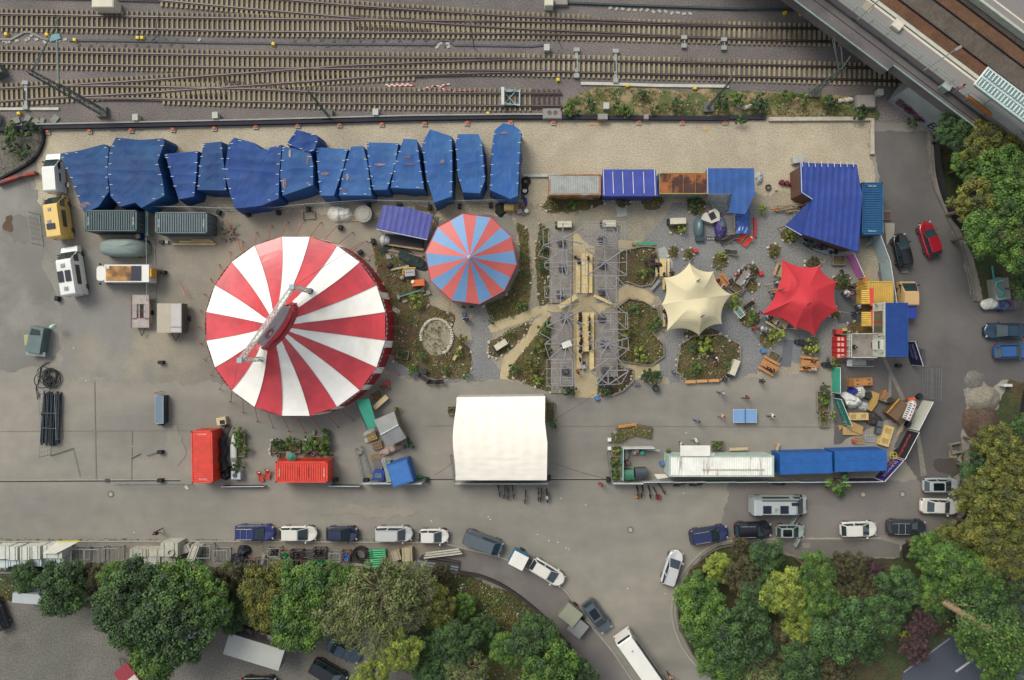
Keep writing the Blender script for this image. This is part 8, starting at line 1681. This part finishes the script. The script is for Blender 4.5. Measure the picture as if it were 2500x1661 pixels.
for sd in range(4):
 me,tips=crown_mesh(200+sd,.8,.6,14,46,.17);SV.append((me,trunk_mesh(tips,.5,.8,.05,bark,8)))
def tree(px,py,r,pal,label,h=4.5,v=None,cat='tree',name='tree',group='trees around the yard',small=False):
 h=h if small else h*.72;py=max(py,1376+1.0*r)if px<1062 and 1366<py<1500 else py;r=r*1.12;L=SV if small else TV;i=v if v is not None else hash_(px,py)%(4 if small else 6);base=.8 if small else 4.0;s=r/S/base
 zc=h+(base*s*.35);c=W(px,py,zc);t=thing(name,label,cat,(c.x,c.y,0),R(hash_(py,px)%360),group);me,tr=L[i]
 o=bpy.data.objects.new('crown',me);col.objects.link(o);o.parent=t;o.location=(0,0,h);o.scale=(s,s,min(s*1.05,s+.2))
 for k in range(3):setmat(o,k,LM[pal][k])
 o=bpy.data.objects.new('trunk',tr);col.objects.link(o);o.parent=t;o.location=(0,0,h);o.scale=(s,s,h/(.5 if small else 4.5))
 return t
def hash_(a,b):return(int(a)*7+int(b)*13)&1023
PN=['deep green','fresh green','olive','lime yellow','grey green','brown leaved','dark purple','blue green']
for px,py,r,p,h,ex in[(150,1425,62,0,4,'over the long white trailer roof'),(60,1400,34,7,2,'at the left edge under the panel stacks'),(232,1402,38,5,3,'between the two deep green crowns at lower left'),(335,1420,78,0,7,'upper left part of the big lower left group'),(440,1415,80,1,6,'upper right part of the big lower left group'),(300,1500,70,0,7,'low on the left of the big lower left group'),(420,1520,92,0,8,'middle of the big lower left group'),(500,1480,60,1,7,'right flank of the big lower left group'),(380,1600,62,1,6,'hanging lowest over the gravel lot by the red trailer'),(560,1425,48,5,3,'right of the big lower left group'),(565,1500,44,0,3,'above the pale lorry trailer'),(650,1420,62,2,5,'left end of the row under the crates'),(650,1490,52,2,4,'above the right end of the pale lorry trailer'),(745,1430,72,1,6,'under the green pipe fittings'),(735,1520,66,1,6,'above the black minivan'),(820,1415,52,1,6,'below the rusty crate'),(835,1490,70,4,7,'willowy, centre left of the lower group'),(930,1430,78,4,8,'willowy, under the yellowish paving stones'),(900,1530,70,4,7,'willowy, above the lime one'),(1010,1420,52,4,6,'willowy, below the grey steel beams'),(1000,1490,46,4,6,'willowy, right end of the lower group'),(975,1590,50,3,7,'bright one at the lower middle'),(905,1655,40,3,6,'cut by the lower edge'),(1075,1398,24,5,2,'small one at the end of the steel beams'),(1060,1480,48,2,4,'thin one on the planted slope'),(1020,1600,48,7,4,'behind the bright lime one'),(1115,1570,52,0,5,'on the slope left of the curved wall'),(1060,1640,50,7,4,'over the pale green car'),(1140,1640,50,4,5,'over the dark blue car at the lower edge'),(1240,1590,42,1,4,'thin one below the curved wall'),(1300,1560,56,0,6,'leaning over the curved wall'),(1340,1630,66,1,6,'beside the coach lane at the lower edge'),(1410,1655,44,0,5,'at the lower edge left of the coach'),(2335,318,46,0,5,'against the graffiti wall'),(2405,345,52,2,6,'right of the graffiti wall'),(2375,400,42,1,5,'above the red car behind the wall'),(2450,420,60,1,7,'large one below the platform'),(2400,500,62,2,7,'beside the curve of the right road'),(2470,510,70,1,8,'at the right edge level with the red car'),(2425,565,60,1,8,'big bushy one over the right road'),(2492,600,60,1,8,'over the turquoise letter sign'),(2510,700,36,0,5,'at the right edge by the purple tarpaulin trailer'),(2495,330,50,2,6,'at the right edge under the bridge'),(2500,1045,32,7,4,'at the right edge below the soil heap'),(2430,1085,46,2,6,'below the soil heap'),(2400,1150,48,0,5,'above the silver car with panoramic roof'),(2465,1130,58,2,7,'at the right edge below the soil heap tree'),(2385,1215,48,2,6,'over the white saloon'),(2450,1220,62,2,8,'large one right of the white saloon'),(2420,1300,60,2,7,'below the white saloon at the right'),(2490,1330,56,2,7,'at the right edge above the street'),(1757,1388,36,3,3,'round one near the tip of the wooded island'),(1705,1405,24,5,2,'left of the round lime one on the island'),(1700,1455,52,1,4,'at the left rim of the wooded island'),(1725,1520,62,1,5,'left middle of the wooded island'),(1810,1340,26,5,2,'at the kerb behind the black car'),(1870,1365,44,0,4,'behind the small silver car with open doors'),(1820,1410,46,5,4,'brownish gap right of the round lime one'),(1850,1455,46,0,5,'centre left of the wooded island'),(1915,1450,54,3,6,'flowering one in the wooded island'),(1990,1400,48,1,6,'behind the white hatchback on the island'),(2000,1460,50,1,6,'centre of the wooded island'),(1960,1520,46,3,5,'lower flowering one in the wooded island'),(2075,1385,40,5,4,'behind the island pavement end'),(2125,1395,32,6,3,'beside the dark fence corner'),(2080,1450,40,5,4,'right centre of the wooded island'),(2140,1440,36,5,4,'between the purple one and the poplar'),(2060,1540,70,7,6,'broad one low in the wooded island'),(1810,1560,74,0,6,'broad dark one in the lower island'),(1895,1570,52,5,4,'brownish one in the lower island'),(1760,1620,54,1,5,'at the lane rim of the lower island'),(1850,1640,52,4,5,'pale twigged one at the lower edge'),(1950,1630,60,0,5,'dark one at the lower edge of the island'),(2040,1620,52,5,4,'brown one at the lower edge of the island'),(2110,1580,44,0,4,'left of the lower street corner'),(2150,1510,50,7,5,'above the purple one by the street'),(2195,1440,50,7,5,'at the foot of the tall poplar'),(2255,1520,36,6,4,'upper one by the street'),(2235,1585,36,6,4,'lower one by the street'),(2222,1560,22,3,3,'small bright one by the street'),(2270,1350,44,1,5,'behind the dark fence corner'),(2330,1385,58,1,6,'above the tall poplar'),(2400,1400,54,1,6,'right of the crown above the poplar'),(2320,1450,46,0,5,'beside the poplar trunk'),(2400,1480,56,7,6,'upper right side of the poplar'),(2470,1440,40,0,6,'at the right edge over the street'),(2475,1530,50,0,7,'right side of the poplar at the edge'),(2440,1625,46,1,5,'lower right corner'),(2330,1330,48,2,5,'between the stone wall corner and the poplar'),(2450,1370,50,2,7,'right of the stone wall at the edge'),(2380,1560,46,1,5,'below the poplar over the street'),(2285,1450,44,1,5,'left of the poplar trunk'),(2290,1500,30,0,4,'over the upper end of the street'),(1180,1540,36,0,3,'small one in the middle of the planted slope'),(1130,1480,30,1,2,'small one high on the planted slope'),(560,1380,30,1,2,'small one below the steel cage'),(280,1400,40,1,4,'left of the big lower left group'),(700,1545,40,1,4,'right of the pale lorry trailer')]:
 tree(px,py,r,p,PN[p]+' tree '+ex,h,v=(6+px%2)if p==4 else None)
t=thing('poplar_tree','very tall leaning poplar with a bare pale trunk at the lower right','tree',W(2238,1430),0,'trees around the yard');b=MB();lf=MB();rnd=random.Random(9);x0,y0,_=W(2238,1430)
b.tube((x0,y0,0),(x0,y0,14),.42,9,.3);b.tube((x0,y0,14),(x0,y0,25),.3,7,.08)
for k in range(52):
 z=rnd.uniform(5,21);a=rnd.uniform(0,6.28);L=rnd.uniform(1.2,2.6)*(1-z/40);p=Vector((x0,y0,z));q=p+Vector((math.cos(a)*L,math.sin(a)*L,rnd.uniform(2,4)));b.tube(p,q,.07,4,.02)
 for j in range(110 if z>8 else 50):
  f=rnd.uniform(.6,1.3);c=p.lerp(q,f)+Vector((rnd.gauss(0,.6),rnd.gauss(0,.6),rnd.gauss(0,.5)));lf.leaf(c,(rnd.gauss(0,1),rnd.gauss(0,1),1),.3,rnd.choice((0,0,1,2)))
lf.build('crown',LM[1],t,ab=True);b.build('trunk',M('b09a74',.9,.12,2),t,ab=True)
ADJ={}
for px,py,r,p,ex in[(1005,905,16,1,'left of the fire circle bed'),(1031,868,14,1,'below the fire circle'),(1017,735,20,3,'under the green drawbar'),(985,865,12,0,'in the small planter by the big top'),(1130,830,14,2,'right of the fire circle'),(1085,905,13,1,'low in the fire circle bed'),(1137,915,12,1,'at the lower tip of the fire circle bed'),(1120,860,12,3,'beside the pale curved bench'),(1015,840,9,3,'left rim of the fire circle'),(1200,785,9,1,'at the foot of the slate path'),(1248,815,12,1,'in the wedge shaped bed'),(1275,745,14,1,'at the lower right of the small round tent'),(1325,600,16,0,'left of the upper left deck'),(1322,650,16,0,'left of the hexagonal frame'),(1330,800,20,1,'left of the lower left deck'),(1325,850,22,2,'left of the tilted pale panel'),(1300,890,20,2,'in the lower left garden'),(1390,950,18,0,'at the end of the lower left deck'),(1310,930,14,3,'at the asphalt rim of the lower garden'),(1255,900,14,1,'at the left end of the lower garden'),(1567,668,15,3,'in the purple leaved bed'),(1595,640,20,6,'purple leaved bush in its bed'),(1590,665,12,0,'beside the purple bush'),(1550,755,16,1,'at the top of the middle right bed'),(1600,790,18,1,'right side of the middle right bed'),(1562,868,22,3,'bright one at the foot of the middle right bed'),(1530,810,20,2,'in the middle right bed'),(1590,920,24,0,'round one alone in the small sand bed'),(1475,950,18,0,'under the hexagonal beams'),(1718,846,24,3,'brightest one in the large bed'),(1700,900,16,1,'low left in the large bed'),(1775,895,12,1,'beside the cream counter'),(1690,850,16,0,'upper left in the large bed'),(1795,735,24,3,'right of the beige tent'),(1665,560,12,3,'below the cream counter on the slate gravel'),(1695,500,18,0,'under the pole fan'),(1643,613,11,2,'first small round bed'),(1680,620,11,2,'second small round bed'),(1765,625,12,3,'in the oval flower bed'),(1835,660,16,5,'beside the long picnic table'),(1835,775,17,1,'right of the foosball table'),(1900,820,22,3,'below the lower left of the red tent'),(1982,845,22,3,'tall bright one below the red tent'),(2040,885,20,2,'golden one at the terrace'),(2055,680,20,0,'right of the red tent top'),(2037,762,13,2,'at the right tip of the red tent'),(1890,612,14,2,'with white stones above the red tent'),(1985,640,15,5,'at the top right of the red tent'),(1928,578,15,3,'left of the stage edge'),(1862,510,14,3,'right of the pole fan'),(2012,975,18,1,'left of the lower green banner'),(2015,950,15,5,'dry grass one at the upper green banner'),(2005,1015,12,2,'low at the lower green banner'),(2033,1015,12,3,'small one on the lower green banner'),(2048,1173,38,1,'leaning over the barrier by the camper'),(1503,1098,12,3,'upper one in the bin yard planter'),(1503,1130,14,1,'middle one in the bin yard planter'),(1500,1160,14,1,'lower one in the bin yard planter'),(1750,1090,12,1,'in the planter by the white flat roof'),(1630,1102,8,1,'at the corner of the long white container'),(970,998,8,1,'at the tip of the grey shack'),(1352,1034,13,1,'with yellow flowers below the white hall planters'),(1103,1000,9,1,'at the upper left of the white hall'),(997,1082,16,0,'between grey shack and blue tilted box'),(680,1090,20,0,'left one above the level red container'),(712,1082,18,1,'second one above the level red container'),(750,1086,22,1,'third one above the level red container'),(790,1075,26,1,'right one above the level red container'),(795,1100,20,1,'lower right one above the level red container'),(580,1060,18,1,'above the kayak'),(592,1090,20,1,'right of the kayak'),(582,1140,18,0,'below the kayak'),(35,320,24,1,'upper one on the left bank'),(75,312,22,0,'right one on the left bank'),(25,355,20,0,'left one on the left bank'),(55,370,20,0,'lower one on the left bank'),(1395,262,24,1,'left end of the railway bank'),(1440,258,16,0,'beside the tall pale cabinet'),(1510,265,18,1,'in the left part of the railway bank'),(1535,275,16,1,'low in the left part of the railway bank'),(1570,230,16,0,'above the white flagstone on the bank'),(1655,258,18,0,'in the middle of the railway bank'),(1600,270,14,0,'low in the middle of the railway bank'),(1760,250,24,0,'around the slender mast foot'),(1800,240,22,1,'right of the slender mast'),(1850,250,26,0,'near the pale stones on the bank'),(1920,235,16,1,'by the pale lattice mast, left'),(1955,240,20,1,'by the pale lattice mast foot'),(2030,250,22,0,'right part of the railway bank'),(2100,275,20,0,'right end of the railway bank'),(1810,295,14,1,'hanging over the black wall end'),(2225,300,14,0,'at the foot of the graffiti wall'),(1350,490,16,2,'left in the strip below the ribbed roof'),(1395,500,15,1,'middle in the strip below the ribbed roof'),(1455,485,14,0,'right in the strip below the ribbed roof'),(1610,488,12,1,'below the rusty brown roof'),(1515,490,14,0,'below the violet blue tarpaulin roof')]:
 l_=PN[p]+' shrub, '+ex;tree(px,py,r,p,l_,.45,None,'shrub','shrub','shrubs and plants',True)
cover=[M('6d7a34',.9,.3,2),M('4a6a2c',.9,.3,2),M('8a7a4a',.9,.2,2),M('d9d6c4',.9)]
stone=None;sm_=[]
for k in range(3):b=MB();random.seed(k);b.sphere((0,0,.05),(.16,.12,.10),7,5,jit=.25);me=bpy.data.meshes.new('stone');me.from_pydata([tuple(v)for v in b.v],[],b.f);me.materials.append(M('c9c3b2',.85,.12,3));sm_.append(me)
def ell(cx,cy,a,b_,n=14):return[(cx+a*math.cos(2*math.pi*i/n),cy+b_*math.sin(2*math.pi*i/n))for i in range(n)]
def bed(nm,pts,dens=16,stones=0,edge=False,soil=G_soil,green=.6,zb=0.0):
 sd=len(nm)*3;o=sheet('garden_soil',pts,9,soil,.12,seed=sd);P=[W(*p)[:2]for p in pts];xs=[p[0]for p in P];ys=[p[1]for p in P];rnd=random.Random(sd);random.seed(sd);b=MB();A=(max(xs)-min(xs))*(max(ys)-min(ys))
 for k in range(int(A*dens)):
  x,y=rnd.uniform(min(xs),max(xs)),rnd.uniform(min(ys),max(ys))
  if not inpoly(x,y,P)or noise.noise(Vector((x*.6,y*.6,sd)))>green-.35:continue
  m=0 if noise.noise(Vector((x*.4,y*.4,3)))>0 else 1;m=m if rnd.random()<.6 else 2 if rnd.random()<.88 else 3
  for j in range(3):b.leaf((x+rnd.gauss(0,.1),y+rnd.gauss(0,.1),zb+.06+rnd.random()*.25),(rnd.gauss(0,.6),rnd.gauss(0,.6),1),rnd.uniform(.1,.22),m)
 if b.v:c_=b.build('ground_cover',cover);tag(c_,'low plants covering '+nm,'ground cover',kind='stuff')
 for k in range(stones):
  f=k/stones*len(pts);i=int(f);a,c=P[i],P[(i+1)%len(P)];s=f-i;o=bpy.data.objects.new('field_stone',sm_[k%3]);col.objects.link(o);o.location=(a[0]+(c[0]-a[0])*s+rnd.uniform(-.25,.1),a[1]+(c[1]-a[1])*s+rnd.uniform(-.15,.15),.03);q=rnd.uniform(.7,1.5);o.scale=(q,q,q);o.rotation_euler.z=rnd.uniform(0,6);tag(o,'pale stone edging '+nm,'stone','stones edging '+nm)
 if edge:t_=strip(list(pts)+[pts[0]],.13,0,.32).build('bed_edging',wood('8d867a'));tag(t_,'grey log edging round '+nm,'edging')
bed('the brown garden right of the big top',[(905,590),(940,600),(985,640),(1040,715),(1050,745),(1110,770),(1100,810),(1148,850),(1152,900),(1130,922),(1060,925),(1010,905),(965,880),(950,860),(952,760),(925,680)],14,20)
bed('the green strip right of the small round tent',[(1262,545),(1288,560),(1297,690),(1290,755),(1255,775),(1200,785),(1185,745),(1240,720),(1268,660),(1270,600)],26,10,green=.9)
bed('the bank left of the upper left deck',[(1318,545),(1342,560),(1342,738),(1316,750),(1306,650)],22,12,green=.8)
bed('the small wedge shaped bed',[(1196,835),(1262,798),(1300,783),(1285,815),(1250,850),(1215,875),(1196,868)],18,18)
bed('the lower garden left of the decks',[(1240,905),(1290,845),(1325,795),(1344,770),(1346,958),(1300,945),(1262,925),(1240,925)],24,10,green=.85)
bed('the strip at the end of the lower left deck',[(1347,930),(1400,935),(1402,962),(1350,958)],24)
bed('the purple leaved bed',[(1512,616),(1568,602),(1600,605),(1608,640),(1609,665),(1590,696),(1562,700),(1528,688),(1509,696)],14,8,True)
bed('the middle right bed',[(1505,752),(1535,729),(1570,736),(1605,757),(1613,800),(1592,812),(1620,842),(1620,870),(1590,892),(1540,886),(1510,880)],24,4,True,green=.85)
bed('the dark bed under the hexagonal beams',[(1458,962),(1460,925),(1508,890),(1545,903),(1546,930),(1520,955),(1490,966)],10,22,True,M('46362a',.95,.2,1))
bed('the large bed left of the cream counter',[(1660,842),(1690,822),(1760,817),(1806,842),(1806,880),(1782,922),(1750,930),(1672,929),(1650,905)],20,32,True,green=.75)
bed('the round sand bed',ell(1590,920,26,16),22,8)
for nm,x,y,a,b_ in[('the first small round bed',1643,616,12,15),('the second small round bed',1680,622,12,15),('the oval flower bed',1757,640,19,22),('the round bed by the cream counter',1655,558,20,15),('the bed beside the long picnic table',1835,662,15,18),('the stone rimmed bed below it',1835,698,16,18),('the bed right of the foosball table',1830,778,26,22),('the bed below the red tent on the left',1873,826,20,24),('the bed of the tall bright shrub',1972,850,18,18),('the bed at the upper right tip of the red tent',2055,688,24,22),('the bed at the right tip of the red tent',2037,764,16,14),('the round bed with white stones above the red tent',1891,613,16,18),('the bed on the top rim of the red tent',1985,643,22,12),('the bed under the left stage edge',1925,575,20,20),('the bed below the beige tent',1715,815,45,16),('the bed beside the bar awnings',2085,800,16,14),('the bed under the pole fan',1700,505,22,22),('the bed below the rusty brown roof',1592,492,26,22),('the bed below the violet blue roof',1522,492,20,16)]:bed(nm,ell(x,y,a,b_),22,5)
bed('the strip below the ribbed roof',[(1338,482),(1470,482),(1477,500),(1420,514),(1345,522),(1322,505)],20,12)
bed('the curved raised planter',[(1497,1058),(1512,1044),(1540,1037),(1588,1044),(1587,1068),(1545,1060),(1515,1078),(1498,1076)],40,green=1,zb=.3)
bed('the railway bank',[(1380,285),(1395,240),(1455,214),(1560,218),(1700,228),(1850,226),(2090,236),(2140,285),(1880,285)],20,green=.55,soil=M('a08c68',.95,.15,.8,fine=4,finev=.2,h2='5f6a3c',mix=(.45,.55)))
bed('the left bank',[(0,316),(100,316),(108,340),(84,385),(40,415),(0,430)],8,soil=M('6d6a60',.95,.2,1,fine=4,finev=.35),green=.4)
bed('the slope inside the curved wall',[(1060,1400),(1122,1402),(1250,1450),(1335,1522),(1395,1600),(1440,1660),(1180,1660),(1100,1560),(1050,1500)],26,soil=G_verge,green=.9)
bed('the verge at the left of the lower trees',[(0,1400),(560,1395),(560,1480),(300,1500),(100,1455),(0,1465)],12,soil=G_verge)
b=MB();random.seed(77)
for k in range(170):
 x=random.uniform(0,1080);y=1318+random.gauss(0,1.5);c=W(x,y);[b.leaf((c.x+random.gauss(0,.15),c.y+random.gauss(0,.05),.08),(random.gauss(0,.5),random.gauss(0,.5),1),.14,0)for j in range(3)]
tag(b.build('kerb_weeds',cover[1]),'weeds growing along the straight kerb','weeds',kind='stuff')
sheet('sand_circle',ell(1066,823,38,45,20),11,G_mid,.1)
for k in range(34):
 a=R(-60)+k/33*R(250);o=bpy.data.objects.new('field_stone',sm_[k%3]);col.objects.link(o);o.location=W(1066+38*math.cos(a),823-44*math.sin(a),.05);o.scale=(1.5,1.5,1.5);tag(o,'pale stone in the ring round the sandy fire circle','stone','stone ring of the fire circle')
for k,(x,y)in enumerate([(1806,258),(1820,264),(1832,262),(1850,262),(2050,248),(2065,247),(2072,245)]):o=bpy.data.objects.new('boulder',sm_[k%3]);col.objects.link(o);o.location=W(x,y,.05);o.scale=(3.2,2.6,3);tag(o,'large pale boulder in the weeds of the railway bank','boulder','boulders on the railway bank')
